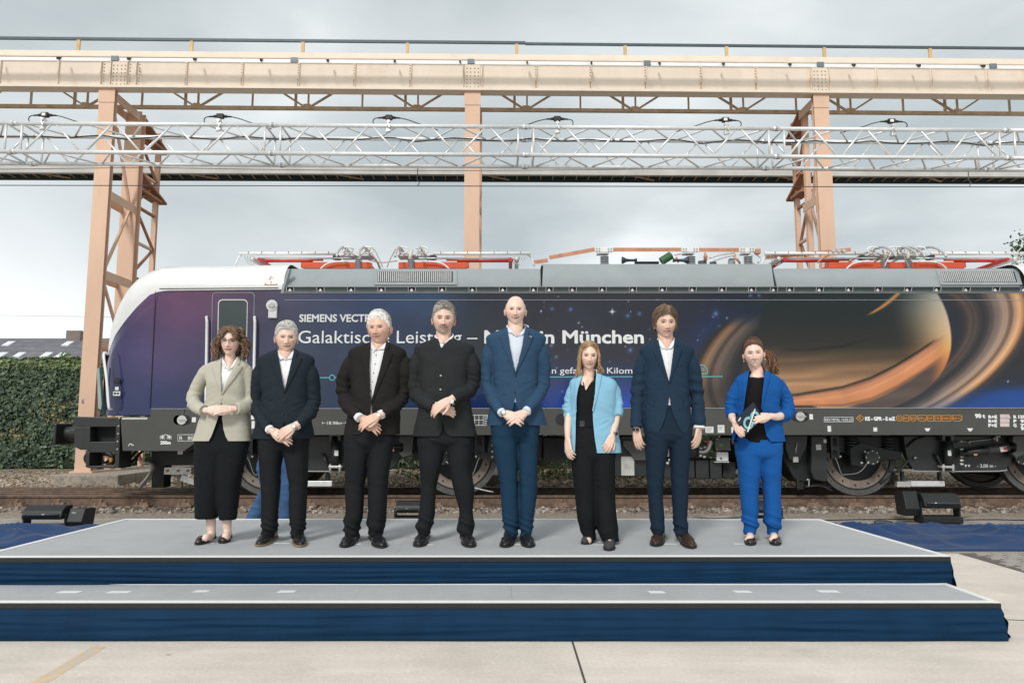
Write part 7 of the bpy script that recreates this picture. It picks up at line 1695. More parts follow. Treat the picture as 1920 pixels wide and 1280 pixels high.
# ---- third: white-haired man, black suit, patterned shirt
charc = fabric('black_brown_suit', (.018, .0165, .0165))
sh3 = fabric('white_dotted_shirt', (.78, .79, .80), .8, 1200)
p3, geo, S_, Mt, T, qs, jk, sh = suit_man('white-haired man in black suit and white shirt with small dark buttons', dict(
    cu=700, seed=3, fab=charc, tfab=BLK, head=(711, 586.5, 645.5, -8), roll=-3,
    face=dict(skin=(0.713, 0.457, 0.341), brow=(.62, .56, .50), browk=.4, smile=.6, squint=.7, old=1, wide=1.0, nose=1.1),
    torso=[std(640, 697, 724, .055), std(645, 683, 738, .075), std(651, 665, 752, .088), std(657, 655, 760, .10), std(664, 653, 762, .106), std(676, 656, 758, .115), std(700, 657, 754, .128), std(730, 659, 750, .134), std(757, 659, 750, .135), std(780, 652, 750, .132), std(800, 647, 750, .128), std(814, 644, 749.5, .125)],
    open=[(640, 694.5, 726), (652, 693.5, 723), (690, 692, 714), (720, 693, 706), (757, 695, 697), (775, 694, 697.5), (795, 688, 702), (806, 682, 708), (814, 674, 716)],
    lapels=(641, 659, 757, 4, 18, 10), buttons=[(699, 763)], seams=[((728, 690), (735, 688), (742, 687))], placket=((706, 660), (695.5, 740)), nbut=5, butm=M['groove'], shirtm=sh3, shirt_to=802,
    collar=((692.5, 641), (727, 643), (700, 660), (722, 659), (706.5, 657)),
    sleeves=[[(668, 667, .01, 10), (658, 680, .01, 14), (652, 694, .01, 15), (645, 715, .03, 15), (647, 742, .03, 14.5), (655, 762, -.05, 13.5), (666, 774, -.13, 11), (672, 781, -.165, 9)],
             [(748, 668, .01, 10), (757, 681, .01, 14), (759, 695, .01, 15), (757, 716, .03, 14.5), (753, 742, .03, 14.5), (741, 760, -.05, 13.5), (725, 771, -.14, 11), (716, 776, -.17, 9)]],
    pelvis=[std(765, 660, 738, .105), std(800, 650, 741, .115), std(825, 647.5, 740, .115), std(850, 648, 737, .10)],
    legs=[[(815, 646, 691), (850, 646.5, 691.5), (894, 647, 685.5), (912, 647.5, 683), (956, 649.5, 682), (975, 646, 678.5), (990, 645.5, 675.5), (1006, 649, 674)], [(815, 694, 739.5), (850, 693, 735), (894, 690, 728), (912, 690, 727), (956, 690, 725.6), (975, 688.5, 723), (990, 689.5, 719), (1006, 695, 714)]],
    shoes=[((668, 1007), (645, 1028), .112), ((698, 1007), (717, 1029), .112)],
    hands=lambda q: [H(px(681, 784, -.165), dirpx(681, 784, 700, 797, -.165, -.19), (.0, -1, .4), 1, .98, curl=(14, 20, 20, 10), thumb=25), H(px(709, 779, -.20), dirpx(709, 779, 686, 790, -.20, -.235), (-.1, -1, .42), -1, 1.0, curl=(16, 22, 22, 12), spread=3, thumb=28)]))
cuffring(qs[0], .036, sh3, p3, ln=.026); cuffring(qs[1], .036, sh3, p3, ln=.026); watch(px(711.5, 778, -.185), dirpx(716, 776, 706, 781), .030, p3, M['steel'])
hair_shell(geo, S_, Mt, short_hl(.064, .052, -.006), lambda q: .006+.012*ss(.03, .11, q[:, 2])+.005*ss(.02, -.05, q[:, 1]), (.78, .76, .72), 6, strands=800, slen=.05, comb=lambda p: np.array([.3, .9, -.1]) if p[2] > .05 else np.array([0, .6, -.8]), par=p3, amp=.0008, lift=.002)

# ---- fourth: traditional jacket with stand-up collar, grey-brown hair and goatee
loden = fabric('charcoal_loden_wool', (.024, .027, .028), .92, 500, .3)
p4, geo, S_, Mt, T, qs, jk, sh = suit_man('man with moustache and goatee in charcoal jacket with stand-up collar', dict(
    cu=833, seed=4, fab=loden, tfab=BLK, head=(831.5, 571, 628, 6), roll=2,
    face=dict(skin=(0.734, 0.501, 0.402), brow=(.20, .15, .11), browk=.8, smile=.55, squint=.62, beard=((.24, .19, .15), .50), goatee=1, old=1, wide=1.0),
    torso=[std(630, 818, 849, .058), std(636, 812, 855, .066), std(641, 797, 870, .080), std(646, 783, 884, .094), std(652, 777, 890, .104), std(660, 777, 889, .108), std(680, 786, 882, .128), std(710, 788, 878, .138), std(740, 788, 880, .142), std(770, 784, 885, .140), std(795, 778, 890, .136), std(817, 774.5, 895, .132)],
    open=[(630, 818, 847), (636, 822, 843), (646, 825, 832), (652, 826.5, 828), (730, 826.5, 828), (790, 829, 830.5), (805, 829, 833), (813, 826, 838), (817, 820, 845)],
    buttons=[(826.5, 706), (826, 731)], jbut=M['steel'], seams=[((856, 678), (863, 676.5), (871, 675.5)), ((828.3, 654), (828.4, 690), (828.3, 728))], shirt_to=680,
    collar=((816, 628), (850, 627), (826, 645), (840, 644), (831.5, 645)),
    sleeves=[[(796, 659, .01, 10), (786, 672, .01, 14.5), (781, 686, .01, 16), (777, 710, .03, 16), (781, 735, .02, 15.5), (792, 749, -.06, 14), (806, 757, -.15, 11.5), (816, 762, -.19, 9.5)],
             [(871, 659, .01, 10), (881, 672, .01, 14.5), (885, 686, .01, 16), (886, 706, .03, 15.5), (881, 726, .02, 15.5), (867, 738, -.07, 14), (855, 744, -.17, 11.5), (846, 748, -.225, 9.5)]],
    pelvis=[std(765, 790, 880, .11), std(800, 785, 885, .12), std(825, 784, 886, .12), std(845, 786, 884, .10)],
    legs=[[(815, 783, 832), (845, 784.5, 832.5), (875, 786.5, 827), (912, 789, 818), (969, 784, 815.6), (985, 780.5, 811), (1006, 785, 803)], [(815, 835, 885.5), (845, 838, 885), (875, 842, 883.5), (922, 852.5, 889), (965, 862, 887), (984, 857.5, 888.5), (1006, 864, 884)]],
    shoes=[((799, 1005), (784, 1027), .110), ((869, 1005), (883, 1028), .110)],
    hands=lambda q: [H(px(824, 762, -.205), dirpx(824, 762, 848, 771, -.205, -.20), (.1, -1, .1), 1, .96, curl=(34, 40, 35, 20), thumb=12), H(px(842, 750, -.245), dirpx(842, 750, 822, 762, -.245, -.27), (-.1, -1, .45), -1, 1.02, curl=(16, 24, 24, 16), spread=2, thumb=42)]))
collar_t = MB(); q0 = []; 
for k in range(25):
    t = -2.55+k/24*5.1; q0.append(t)
rows = [[(P(832.5+16.5*math.sin(t)*sc_, v_+ (6.5 if True else 0)*(math.cos(t)+1)/2*1.0, YP).x, YP+.012-.066*math.cos(t)*sc_, P(832, v_+7*(math.cos(t)+1)/2, YP).z) for t in q0] for v_, sc_ in ((628.5, .98), (633, 1.03), (638, 1.10))]
collar_t.grid(rows); o_ = collar_t.build('stand_collar', fabric('dark_green_trim', (.015, .035, .022)), jk, smooth=True); o_.modifiers.new('thick', 'SOLIDIFY').thickness = .005
watch(px(848, 753, -.225), dirpx(858, 748, 845, 755), .030, p4)
hair_shell(geo, S_, Mt, short_hl(.068, .052, -.010), lambda q: .007+.012*ss(.03, .11, q[:, 2])+.007*ss(.03, -.05, q[:, 1])*ss(.02, .08, q[:, 2]), (.33, .30, .265), 8, strands=800, slen=.05, comb=lambda p: np.array([.9, .3, -.1]) if p[2] > .05 else np.array([0, .6, -.8]), par=p4, amp=.002, lift=.002)

# ---- fifth: tall bald man, mid-blue suit
blue5 = fabric('mid_blue_suit', (.028, .066, .122)); blue5t = fabric('blue_suit_trousers', (.010, .036, .072))
p5, geo, S_, Mt, T, qs, jk, sh = suit_man('tall bald man in mid-blue suit with his hands folded in front', dict(
    cu=968, seed=5, fab=blue5, tfab=blue5t, head=(966.5, 556, 609, 0), roll=1,
    face=dict(skin=(0.799, 0.572, 0.473), brow=(.50, .36, .27), browk=.35, smile=.7, squint=.7, old=1, wide=1.0, nose=1.15),
    torso=[std(611, 955, 984, .055), std(616, 945, 995, .072), std(622, 930, 1009, .086), std(627, 918, 1019, .096), std(634, 911, 1024, .106), std(644, 912, 1022, .112), std(670, 921, 1012, .124), std(700, 925, 1008, .126), std(730, 926, 1008, .126), std(755, 921, 1013, .126), std(780, 915, 1021, .124), std(797, 912, 1025, .122)],
    open=[(611, 950.5, 988), (622, 951, 984.5), (650, 955, 980), (680, 961, 973), (703, 966, 967), (740, 965, 966), (760, 963.5, 968), (780, 957, 975), (790, 948, 984), (797, 936, 996)],
    lapels=(612, 630, 703, 4, 18, 10), buttons=[(966.5, 707), (965.5, 737)], seams=[((990, 658.5), (999, 658), (1007, 657.5)), ((931, 742), (945, 741), (948, 741)), ((988, 742), (1002, 742), (1006, 742))],
    placket=((969, 632), (966.5, 698)), collar=((950.5, 609), (990, 610), (952.5, 626), (984, 627), (969.5, 632)), shirtm=fabric('pale_blue_shirt', (.66, .72, .80), .8, 1200),
    sleeves=[[(929, 643, .01, 10), (920, 655, .01, 13), (916, 670, .01, 14), (914, 695, .03, 14), (916, 725, .03, 13.5), (924, 748, -.05, 12), (935, 766, -.14, 9.5), (940, 772, -.175, 8.3)],
             [(1004, 643, .01, 10), (1013, 655, .01, 13), (1017, 670, .01, 14), (1019, 692, .03, 14), (1016, 722, .03, 13.5), (1006, 746, -.05, 12), (993, 763, -.14, 9.5), (988, 769, -.175, 8.3)]],
    pelvis=[std(738, 934, 1000, .10), std(752, 930, 1004, .105), std(785, 923, 1011, .115), std(805, 920, 1012.5, .115), std(828, 922, 1010, .10)],
    legs=[[(795, 919.5, 967.5), (825, 922, 969), (856, 928, 970), (912, 937, 970.5), (969, 941, 972), (985, 944, 972), (1006, 946, 969)], [(795, 970, 1012.5), (825, 971.5, 1010), (856, 972.5, 1007), (912, 974.5, 1006.5), (969, 975, 1002), (985, 975, 999.5), (1006, 977, 996)]],
    shoes=[((962, 1006), (946, 1028), .108), ((982, 1006), (993, 1028), .108)],
    hands=lambda q: [H(px(947, 775, -.185), dirpx(947, 775, 968, 783, -.185, -.23), (-.15, -1, .25), 1, .98, curl=(20, 34, 34, 14), thumb=18, spread=5), H(px(984, 774, -.185), dirpx(984, 774, 962, 783, -.185, -.235), (.15, -1, .25), -1, .98, curl=(26, 34, 34, 14), thumb=20, spread=5)]))
cuffring(qs[0], .0335, bpy.data.materials['pale_blue_shirt'], p5, ln=.022); cuffring(qs[1], .0335, bpy.data.materials['pale_blue_shirt'], p5, ln=.022); watch(px(944, 773, -.178), dirpx(940, 771, 948, 775), .029, p5)
patch('lapel_pin', T, ((991, 632), (997, 633), (997, 635), (991, 634)), M['steel'], jk, .016)
def hl5(a, sg, q): return np.where(a < 1.25, .5, np.interp(a, [1.25, 1.5, 1.9, 2.4, math.pi], [.03, -.02, -.03, -.05, -.055]))
hair_shell(geo, S_, Mt, lambda a, sg, q: np.where(q[:, 2] > .052, .5, hl5(a, sg, q)), lambda q: .003+0*q[:, 0], (.52, .44, .37), 9, strands=150, slen=.02, par=p5, amp=.001, jag=.002, lift=.001)

# ---- seventh: brown-haired man, dark blue suit, arms hanging, brown shoes
blue7 = fabric('dark_blue_check_suit', (.015, .034, .060)); blue7t = fabric('dark_blue_suit_trousers', (.010, .022, .040))
p7, geo, S_, Mt, T, qs, jk, sh = suit_man('man with tousled brown hair in dark blue suit and brown shoes, arms hanging down', dict(
    cu=1252, seed=7, fab=blue7, tfab=blue7t, head=(1248, 578.5, 635, 0), roll=1,
    face=dict(skin=(0.724, 0.490, 0.385), brow=(.20, .14, .09), browk=.7, smile=.35, squint=.68, stub=.25, wide=.94),
    torso=[std(634, 1235, 1265, .055), std(639, 1224, 1277, .072), std(644, 1212, 1288, .086), std(649, 1204, 1296, .094), std(655, 1199, 1301, .10), std(664, 1200, 1300, .106), std(690, 1209, 1290, .118), std(728, 1208, 1292, .124), std(760, 1207, 1293, .124), std(790, 1206, 1296, .124), std(811, 1208, 1297.5, .122)],
    open=[(634, 1233, 1266), (646, 1235, 1264.5), (670, 1241, 1262), (700, 1249, 1258), (720, 1254.5, 1255.5), (742, 1254.2, 1255.6), (756, 1253.3, 1256.7), (775, 1249, 1262), (795, 1243, 1270), (805, 1238, 1276), (811, 1231, 1283)],
    lapels=(635, 654, 720, 4, 16, 9), buttons=[(1255.5, 727)], flaps=[((1210, 749), (1227, 751), (1226, 763), (1208, 760)), ((1281, 751), (1295, 749), (1296, 761), (1281, 763))], seams=[((1271, 690), (1278, 688), (1286, 687))],
    placket=((1252, 658), (1255, 716)), collar=((1233, 634), (1266.5, 634), (1238, 654), (1262, 653), (1251, 656)),
    sleeves=[[(1217, 664, .01, 10), (1207, 676, .01, 12.8), (1202, 690, .01, 13.2), (1198.5, 712, .02, 13.5), (1196, 740, .02, 12.5), (1194.5, 770, .0, 11.5), (1193.5, 790, -.03, 11.3), (1193, 802, -.04, 11)],
             [(1284, 664, .01, 10), (1295, 676, .01, 12.8), (1300, 690, .01, 13.2), (1303, 712, .02, 13.5), (1306.5, 740, .02, 12.5), (1309, 770, .0, 11.8), (1310.5, 790, -.03, 11.6), (1311, 801, -.04, 11.4)]],
    pelvis=[std(749, 1220, 1286, .10), std(762, 1215, 1290, .105), std(790, 1209, 1296, .112), std(815, 1209, 1297, .112), std(838, 1211, 1294, .10)],
    legs=[[(805, 1208.5, 1252), (838, 1210, 1252.5), (888, 1213, 1244.5), (927, 1215.7, 1242.5), (965, 1218, 1245), (981, 1219.6, 1246), (1002, 1224, 1243)], [(805, 1255, 1297.5), (838, 1255.5, 1295.5), (888, 1257.7, 1290.5), (927, 1259.6, 1290), (965, 1262.5, 1288.5), (980, 1264, 1288), (1002, 1266, 1287)]],
    shoes=[((1240, 1003), (1229, 1026), .110), ((1273, 1003), (1298, 1030), .112)], shoem=brownl,
    hands=lambda q: [H(px(1193.5, 804, -.045), dirpx(1194, 804, 1198, 836, -.045, -.07), (-.62, -.78, 0), 1, .98, curl=(22, 26, 24, 10), thumb=20, spread=2), H(px(1310.5, 803, -.045), dirpx(1310, 803, 1306, 834, -.045, -.07), (.62, -.78, 0), -1, .98, curl=(22, 26, 24, 10), thumb=20, spread=2)]))
cuffring(qs[1], .046, shirtm, p7, ln=.008); watch(px(1193.5, 805, -.045), (0, 0, 1), .031, p7, M['rubber'], M['groove'])
def comb7(p): return np.array([-.9*np.sign(p[0]+.01) if False else (.5 if p[0] > .01 else -.8), .3, -.5])
hair_shell(geo, S_, Mt, short_hl(.058, .040, -.030, -.07), lambda q: .007+.016*ss(.04, .11, q[:, 2])+.006*ss(.0, -.06, q[:, 0])*ss(.0, .05, q[:, 2])+.003*noise3(q*45, seed=3), (.20, .135, .085), 12, strands=1100, slen=.06, comb=comb7, par=p7, amp=.003, lift=.004, jag=.008)

# ================================================================= women
def long_tubes(b, roots, tips, n, r, col, rg, spread=.01, mid=None, curl=0, seg=4, k=7, turns=5, cr_=.009):
    for i in range(n):
        f = rg.random(); a = roots(f, rg); c = tips(f, rg); m_ = mid(f, rg, a, c) if mid else a.lerp(c, .5)
        base = [a, a.lerp(m_, .5)+(m_-a.lerp(c, .5))*.25, m_, m_.lerp(c, .55)+(m_-a.lerp(c, .5))*.2, c]; q = cr(base, k); cc = tuple(np.clip(np.array(col)*rg.uniform(.6, 1.5), .004, .9))
        if curl:
            ph = rg.uniform(0, 6.28); tn = turns*rg.uniform(.8, 1.2); out_ = []
            for j, p in enumerate(q):
                t = j/(len(q)-1); w_ = min(1, t*3); out_.append(p+Vector((math.cos(ph+t*tn*6.28), .9*math.sin(ph+t*tn*6.28), .35*math.cos(ph*2+t*tn*6.28)))*(cr_*curl*w_))
            q = out_
        rr = [r*(1-.5*(j/(len(q)-1))**2)*rg.uniform(.85, 1.15) for j in range(len(q))]; b.tube(q, rr, seg, False, None, cc)
def blouse(T_, m_, par, seed, v0=None, nm='blouse', opening=None):
    if opening: b, _ = coat(T_, opening, seed, 70, .003)
    else:
        b = MB(); b.grid([[T_.pt(j, t) for t in np.linspace(0, 2*math.pi, 64, endpoint=False)] for j in range(T_.nz)], True); wrinkle(b, lambda v, n: cloth_noise(v, n, .004, seed, (12, 12, 5)))
    return b.build(nm, m_, par, smooth=True)

# ---- first from left: curly-haired woman, sage blazer, black culottes
YC_ = YP
sage = fabric('sage_blazer_cloth', (.46, .445, .37)); blackc = fabric('black_culotte_cloth', (.009, .011, .013), .9)
p1 = thing('person', (P(416, 900, YP).x, YP, ZU+.0045), 'woman with curly brown hair and glasses in sage green blazer and black culottes', 'person')
o1 = dict(skin=(0.821, 0.594, 0.501), brow=(.16, .09, .06), browk=.6, smile=.2, lip=(.50, .10, .10), fem=1, iris=(.08, .10, .10), noears=1, lash=(.05, .03, .03))
hb, geo, S_, Mt, hc = build_head(p1, 432, 614, 667.5, 6, o1, 3)
T = Torso([std(668, 421, 444, .050), std(674, 412, 451, .060), std(680, 393, 463, .074), std(688, 386, 467, .088), std(705, 387, 463, .108), std(722, 389, 462, .118), std(745, 388, 462, .104), std(765, 383, 464, .106), std(790, 374, 468, .116), std(826, 363, 470.5, .122)], YP)
op = [(668, 416, 446), (678, 413.5, 443.5), (700, 413, 434), (722, 414, 424), (742, 415, 416), (752, 414.5, 415.5), (765, 412, 418), (785, 408, 416.5), (805, 401, 419), (818, 396, 423), (823, 393, 426), (826, 391, 428)]
SL1 = [[(392, 688, .01, 9), (384, 700, .01, 12.5), (371, 724, .03, 12.5), (363, 745, .03, 12.5), (365, 757, -.02, 12), (374, 765, -.09, 11), (384, 769, -.135, 10)], [(458, 688, .01, 9), (464, 700, .01, 12), (467, 726, .03, 12), (466, 750, .03, 12.5), (462, 761, -.02, 12.5), (450, 765, -.10, 11.5), (440, 766, -.14, 10.5)]]
jk, (ol, or_), qs1 = jacket(T, op, SL1, 1, m_=sage, par=p1, name='blazer')
for side in (-1, 1): lapel(T, ol if side < 0 else or_, side, 669, 687, 741, 4, 17, 10, sage, jk)
button(T, 415, 747, sage, jk, .009)
Ts = Torso([std(668, 421, 444, .045), std(676, 412, 452, .055), std(690, 396, 460, .08), std(715, 394, 458, .107), std(750, 396, 456, .094), std(775, 395, 458, .09)], YP, 2.5, 24)
wb = fabric('white_blouse', (.80, .81, .83), .75, 1200); bl_ = blouse(Ts, wb, p1, 4, opening=[(668, 416, 445), (697, 430, 427.6), (780, 430, 427.6)])
collar(Ts, (414.5, 671), (446, 670), (420, 690), (440, 688), (428, 694), wb, bl_, hgt=5)
seam('placket', Ts, [(424, 698), (419, 720), (416, 740)], wb, bl_, .006, .001)
# culottes: two wide joined legs
tb = trousers([std(768, 392, 458, .08), std(800, 380, 462, .09), std(826, 368, 466, .098), std(838, 367, 465, .11), std(868, 366.5, 458, .115)], [[(820, 366, 424), (860, 366, 422), (900, 366.5, 415), (940, 367, 411), (971.5, 367.5, 407)], [(820, 406, 467), (860, 405, 460), (900, 407, 451.5), (940, 409.5, 446.5), (974, 412.5, 442)]], YP, 31, fold=.9, dep=1.0, hemfold=.25)
tb.build('culottes', blackc, p1, smooth=True)
pump = mat('dark_patent_leather', (.025, .014, .012), .15, var=.1, spec=.7)
for (h, t) in (((401, 1008), (370, 1023)), ((429, 1006), (417, 1020))):
    hp = G(h[0], h[1], ZU); tp = G(t[0], t[1], ZU); shoe(p1, (hp.x, hp.y, 0), (tp.x, tp.y, 0), .088, .06, 'flat', pump)
hands = [make_hand(px(391, 768, -.155), dirpx(391, 768, 412, 766, -.155, -.19), (.0, -1, .35), 1, .88, (30, 34, 34, 20), 3, 22, o1['skin']), make_hand(px(433, 766, -.165), dirpx(433, 766, 411, 767, -.165, -.215), (.1, -1, .35), -1, .88, (34, 36, 34, 20), 3, 22, o1['skin'])]
ft = []
for (kx, kv, ax, av, tx_1, tv_) in ((394, 945, 396, 1003, 376, 1019), (424, 945, 426, 1001, 419, 1015)):
    g_ = G(tx_1, tv_, ZU+.02); ft.append(([px(kx+4, 870), px(kx+2, 930, .015), px(kx+1, 968, .01), P(ax, av, YP+.015), Vector(((P(ax, av, YP).x+g_.x)/2, (YP+g_.y)/2, ZU+.055)), Vector((g_.x, g_.y+.07, ZU+.030))], [.062, .052, .040, .030, .028, .018]))
arms = [([q[int((len(q)-1)*t)] for t in np.linspace(0, 1, 9)], list(np.linspace(.027, .022, 9))) for q in qs1]
neck = ([hc+Vector((0, .015, -.02)), hc+Vector((0, .016, -.07)), px(432, 672, .0), px(431, 684, -.004), px(430, 700, -.01)], [.042, .047, .047, .052, .07])
bd = inner_body(hb, neck, [(r_[0]+2, r_[1]+6, r_[2]-6, max(.03, r_[3]-.03)) for r_ in [(680, 393, 463, .074), (705, 387, 463, .105), (745, 388, 462, .10), (800, 374, 462, .11), (860, 372, 458, .10)]], arms, [(a, b_) for a, b_ in ft], hands, o1['skin'], YP)
# finer calves and feet over the coarse trunk
fine = MB(); [fine.tube(cr(a[2:], 5), crs(b_[2:], 5), 20) for a, b_ in ft]; fine.c = [o1['skin']]*len(fine.v); bd.join(fine); bd.build('body', skinm, p1, smooth=True, colors=True)
# hair: mass of curls
b = MB(); rg = np.random.default_rng(5); hcol = (.125, .075, .048)
x, y, z, PH, TH = geo; shell = MB()
def curly_rt(f, r_):
    a = r_.uniform(-math.pi, math.pi); el_ = math.asin(min(.98, r_.uniform(-.15, 1)**1.0 if r_.random() < .8 else .9))
    p = Vector((.076*math.cos(el_)*math.sin(a), -.088*math.cos(el_)*math.cos(a), .118*math.sin(el_)))
    while p.y < -.02 and p.z < .075 and abs(p.x) < .058: p.z += .02; p.y *= .96
    return p*S_
def local(p): return Mt @ p
rows = []
for j in range(17):
    th = math.pi*j/16; row = []
    for i in range(30):
        ph = 2*math.pi*i/30; p = Vector((.098*math.sin(th)*math.sin(ph), .020+.098*math.sin(th)*math.cos(ph), .012+.128*math.cos(th)-.020*(1 if math.cos(th) < 0 else 0)))
        if p.y < -.045 and p.z > .07: p.y = -.045-(-.045-p.y)*.25
        if p.z <= .07: p.y = max(p.y, -.012)
        row.append(Mt @ (p*S_))
    rows.append(row)
core = MB(); core.grid(rows, True); wrinkle(core, lambda v, n: .010*noise3(v*55, seed=3)); core.c = [tuple(np.array(hcol)*.45)]*len(core.v); b.join(core)
for i in range(720):
    side = rg.choice([-1, 1]); t = rg.random()
    if t < .52:    # side curtains falling to the shoulders
        a = Mt @ (Vector((side*rg.uniform(.045, .075), rg.uniform(-.055, .06), rg.uniform(.02, .095)))*S_); e_ = px((432-side*-1*0)+side*rg.uniform(20, 33)+(-1 if side < 0 else 1), rg.uniform(655, 680)-(3 if side < 0 else 5), rg.uniform(-.075, .05)); bulge = Vector((side*rg.uniform(.012, .045), rg.uniform(-.01, .02), 0))
    elif t < .84:  # crown
        an = rg.uniform(-math.pi, math.pi); a = Mt @ (Vector((.045*math.sin(an), .01+.05*math.cos(an), .112))*S_); e_ = Mt @ (Vector((.098*math.sin(an), .015+.085*math.cos(an) if math.cos(an) > 0 else -.02+.075*math.cos(an), rg.uniform(.0, .085) if math.cos(an) > -.3 or abs(math.sin(an)) > .7 else .078))*S_); bulge = Vector((0, 0, .018))
    else:          # fringe across the forehead sides
        a = Mt @ (Vector((rg.uniform(-.02, .03), -.055, .105))*S_); e_ = Mt @ (Vector((side*rg.uniform(.050, .078), -.088, rg.uniform(.0, .06)))*S_); bulge = Vector((side*.008, -.015, .012))
    md = a.lerp(e_, .5)+bulge; q = cr([a, md, e_], 11); ph = rg.uniform(0, 6.28); tn = rg.uniform(2.2, 4.2); amp_ = rg.uniform(.006, .0105)
    q = [p+Vector((math.cos(ph+k/22*tn*6.28), .9*math.sin(ph+k/22*tn*6.28), .5*math.sin(ph+k/22*tn*6.28)))*amp_*min(1, k/5) for k, p in enumerate(q)]
    cc = np.array(hcol)*rg.uniform(.55, 1.9); 
    if rg.random() < .15: cc = np.array((.30, .19, .12))
    b.tube(q, [.0034*rg.uniform(.8, 1.2)*(1-.4*(k/22)**2) for k in range(len(q))], 5, False, None, tuple(cc))
b.build('hair', HAIRM, p1, smooth=True, colors=True)
# glasses
gl = MB()
for sg in (-1, 1):
    q = [Mt @ (Vector((sg*(.032+.0215*math.cos(a*.3927)), -.1015+.006*abs(math.cos(a*.3927))*(1 if sg*math.cos(a*.3927) > 0 else -.3), -.003+.0175*math.sin(a*.3927)))*S_) for a in range(17)]; gl.tube(q, .0017, 5)
    gl.tube([Mt @ (Vector((sg*.053, -.096, .006))*S_), Mt @ (Vector((sg*.075, -.06, .007))*S_), Mt @ (Vector((sg*.078, .0, .004))*S_)], .0016, 5)
gl.tube([Mt @ (Vector((-.011, -.103, .003))*S_), Mt @ (Vector((0, -.106, .005))*S_), Mt @ (Vector((.011, -.103, .003))*S_)], .0017, 5)
gl.build('glasses', mat('brown_glasses_frame', (.06, .03, .035), .3), p1)

# ---- sixth: blonde woman, light blue open blazer, black jumpsuit
sky_ = fabric('light_blue_blazer_cloth', (.24, .48, .64)); jum = fabric('black_jumpsuit_cloth', (.008, .009, .010), .8)
p6 = thing('person', (P(1117, 900, YP).x, YP, ZU+.0045), 'woman with straight blonde hair in open light blue blazer over black wide-legged trousers', 'person')
o6 = dict(skin=(0.799, 0.572, 0.462), brow=(.30, .20, .13), browk=.5, smile=.45, lip=(.50, .24, .20), fem=1, iris=(.09, .11, .11), noears=1)
hb, geo, S_, Mt, hc = build_head(p6, 1104.5, 642.5, 694.5, 0, o6, 2)
T = Torso([std(700, 1092, 1120, .048), std(706, 1082, 1136, .062), std(712, 1072, 1150, .078), std(722, 1069, 1156, .092), std(740, 1069, 1154, .108), std(758, 1070, 1153, .112), std(785, 1068, 1153, .104), std(810, 1065, 1157, .108), std(832, 1061, 1162, .114), std(848, 1060, 1164, .116)], YP)
op = [(700, 1092, 1119), (712, 1089, 1118), (730, 1083, 1117), (747, 1080, 1115.5), (775, 1080, 1111.5), (790, 1079.5, 1112), (820, 1079, 1115), (848, 1078, 1119.5)]
SL6 = [[(1077, 722, .01, 8.5), (1072, 735, .01, 10.5), (1068, 752, .015, 10.5), (1066, 768, .01, 10), (1067, 784, -.01, 9.5)], [(1147, 720, .01, 9.5), (1152, 735, .01, 12), (1154, 750, .015, 12), (1155, 765, .01, 12.5), (1155.5, 781, -.01, 12)]]
jk, (ol, or_), qs6 = jacket(T, op, SL6, 6, grow=.006, sw=1.6, m_=sky_, par=p6, name='blazer')
for side in (-1, 1): lapel(T, ol if side < 0 else or_, side, 701, 703, 772, 8, 10, 9, sky_, jk, notch=False, grow=.011)
Ts = Torso([std(705, 1086, 1128, .060), std(712, 1076, 1146, .068), std(722, 1074, 1150, .082), std(740, 1075, 1148, .101), std(758, 1076, 1146, .104), std(785, 1077, 1143, .092), std(800, 1074, 1148, .096), std(830, 1068, 1153, .106)], YP, 2.5, 34)
opn = [(705, 1091, 1121), (715, 1093, 1114), (734, 1098.8, 1096.6), (830, 1098.8, 1096.6)]
b, _ = coat(Ts, opn, 9, 70, .003, waist=9); tp_ = b.build('top', jum, p6, smooth=True)
seam('neckline', Ts, [(1091, 706), (1094, 720), (1097.5, 734)], jum, tp_, .008, .003); seam('neckline', Ts, [(1120, 706), (1108, 720), (1098, 734)], jum, tp_, .008, .003)
bw = MB(); rows = [[Ts.pt(Ts.j_at(v), t, .006) for t in np.linspace(0, 2*math.pi, 60, endpoint=False)] for v in (789, 793, 797, 799)]; bw.grid(rows, True); bw.build('belt', jum, p6, smooth=True)
patch('belt_buckle', Ts, ((1087, 788), (1096, 788), (1096, 799), (1087, 799)), M['black'], p6, .012)
b = MB(); q = cr([px(1094, 706, -.055), px(1100, 714, -.085), px(1106, 706, -.055)], 6); b.tube(q, .0012, 4); b.build('necklace', mat('gold_chain', (.7, .45, .15), .3, .8), p6)
tb = trousers([std(795, 1078, 1143, .09), std(825, 1072, 1151, .108), std(850, 1071, 1153, .11), std(880, 1072, 1153, .10)], [[(845, 1071, 1112), (880, 1073, 1115), (920, 1077, 1117), (965, 1081, 1117, -.01), (990, 1086, 1116, -.01), (1010, 1096, 1116, -.02)], [(845, 1109, 1153), (880, 1110, 1153), (920, 1112, 1153.5), (965, 1117, 1156.5, -.04), (995, 1121, 1159, -.06), (1015, 1130, 1161, -.08)]], YP, 36, fold=.8, hemfold=.35, dep=1.05)
tb.build('trousers', jum, p6, smooth=True)
suede = mat('dark_grey_suede_flat', (.045, .045, .050), .9)
for (h, t) in (((1113, 1010), (1096, 1022)), ((1146, 1019), (1141, 1034))):
    hp = G(h[0], h[1], ZU); tp = G(t[0], t[1], ZU); shoe(p6, (hp.x, hp.y, 0), (tp.x, tp.y, 0), .088, .06, 'flat', suede)
fa1 = ([px(1066.5, 772, 0), px(1064.5, 800, -.06), px(1064.5, 822, -.09)], [.030, .028, .022]); fa2 = ([px(1156, 770, 0), px(1154, 790, -.03), px(1149, 812, -.10)], [.034, .031, .023])
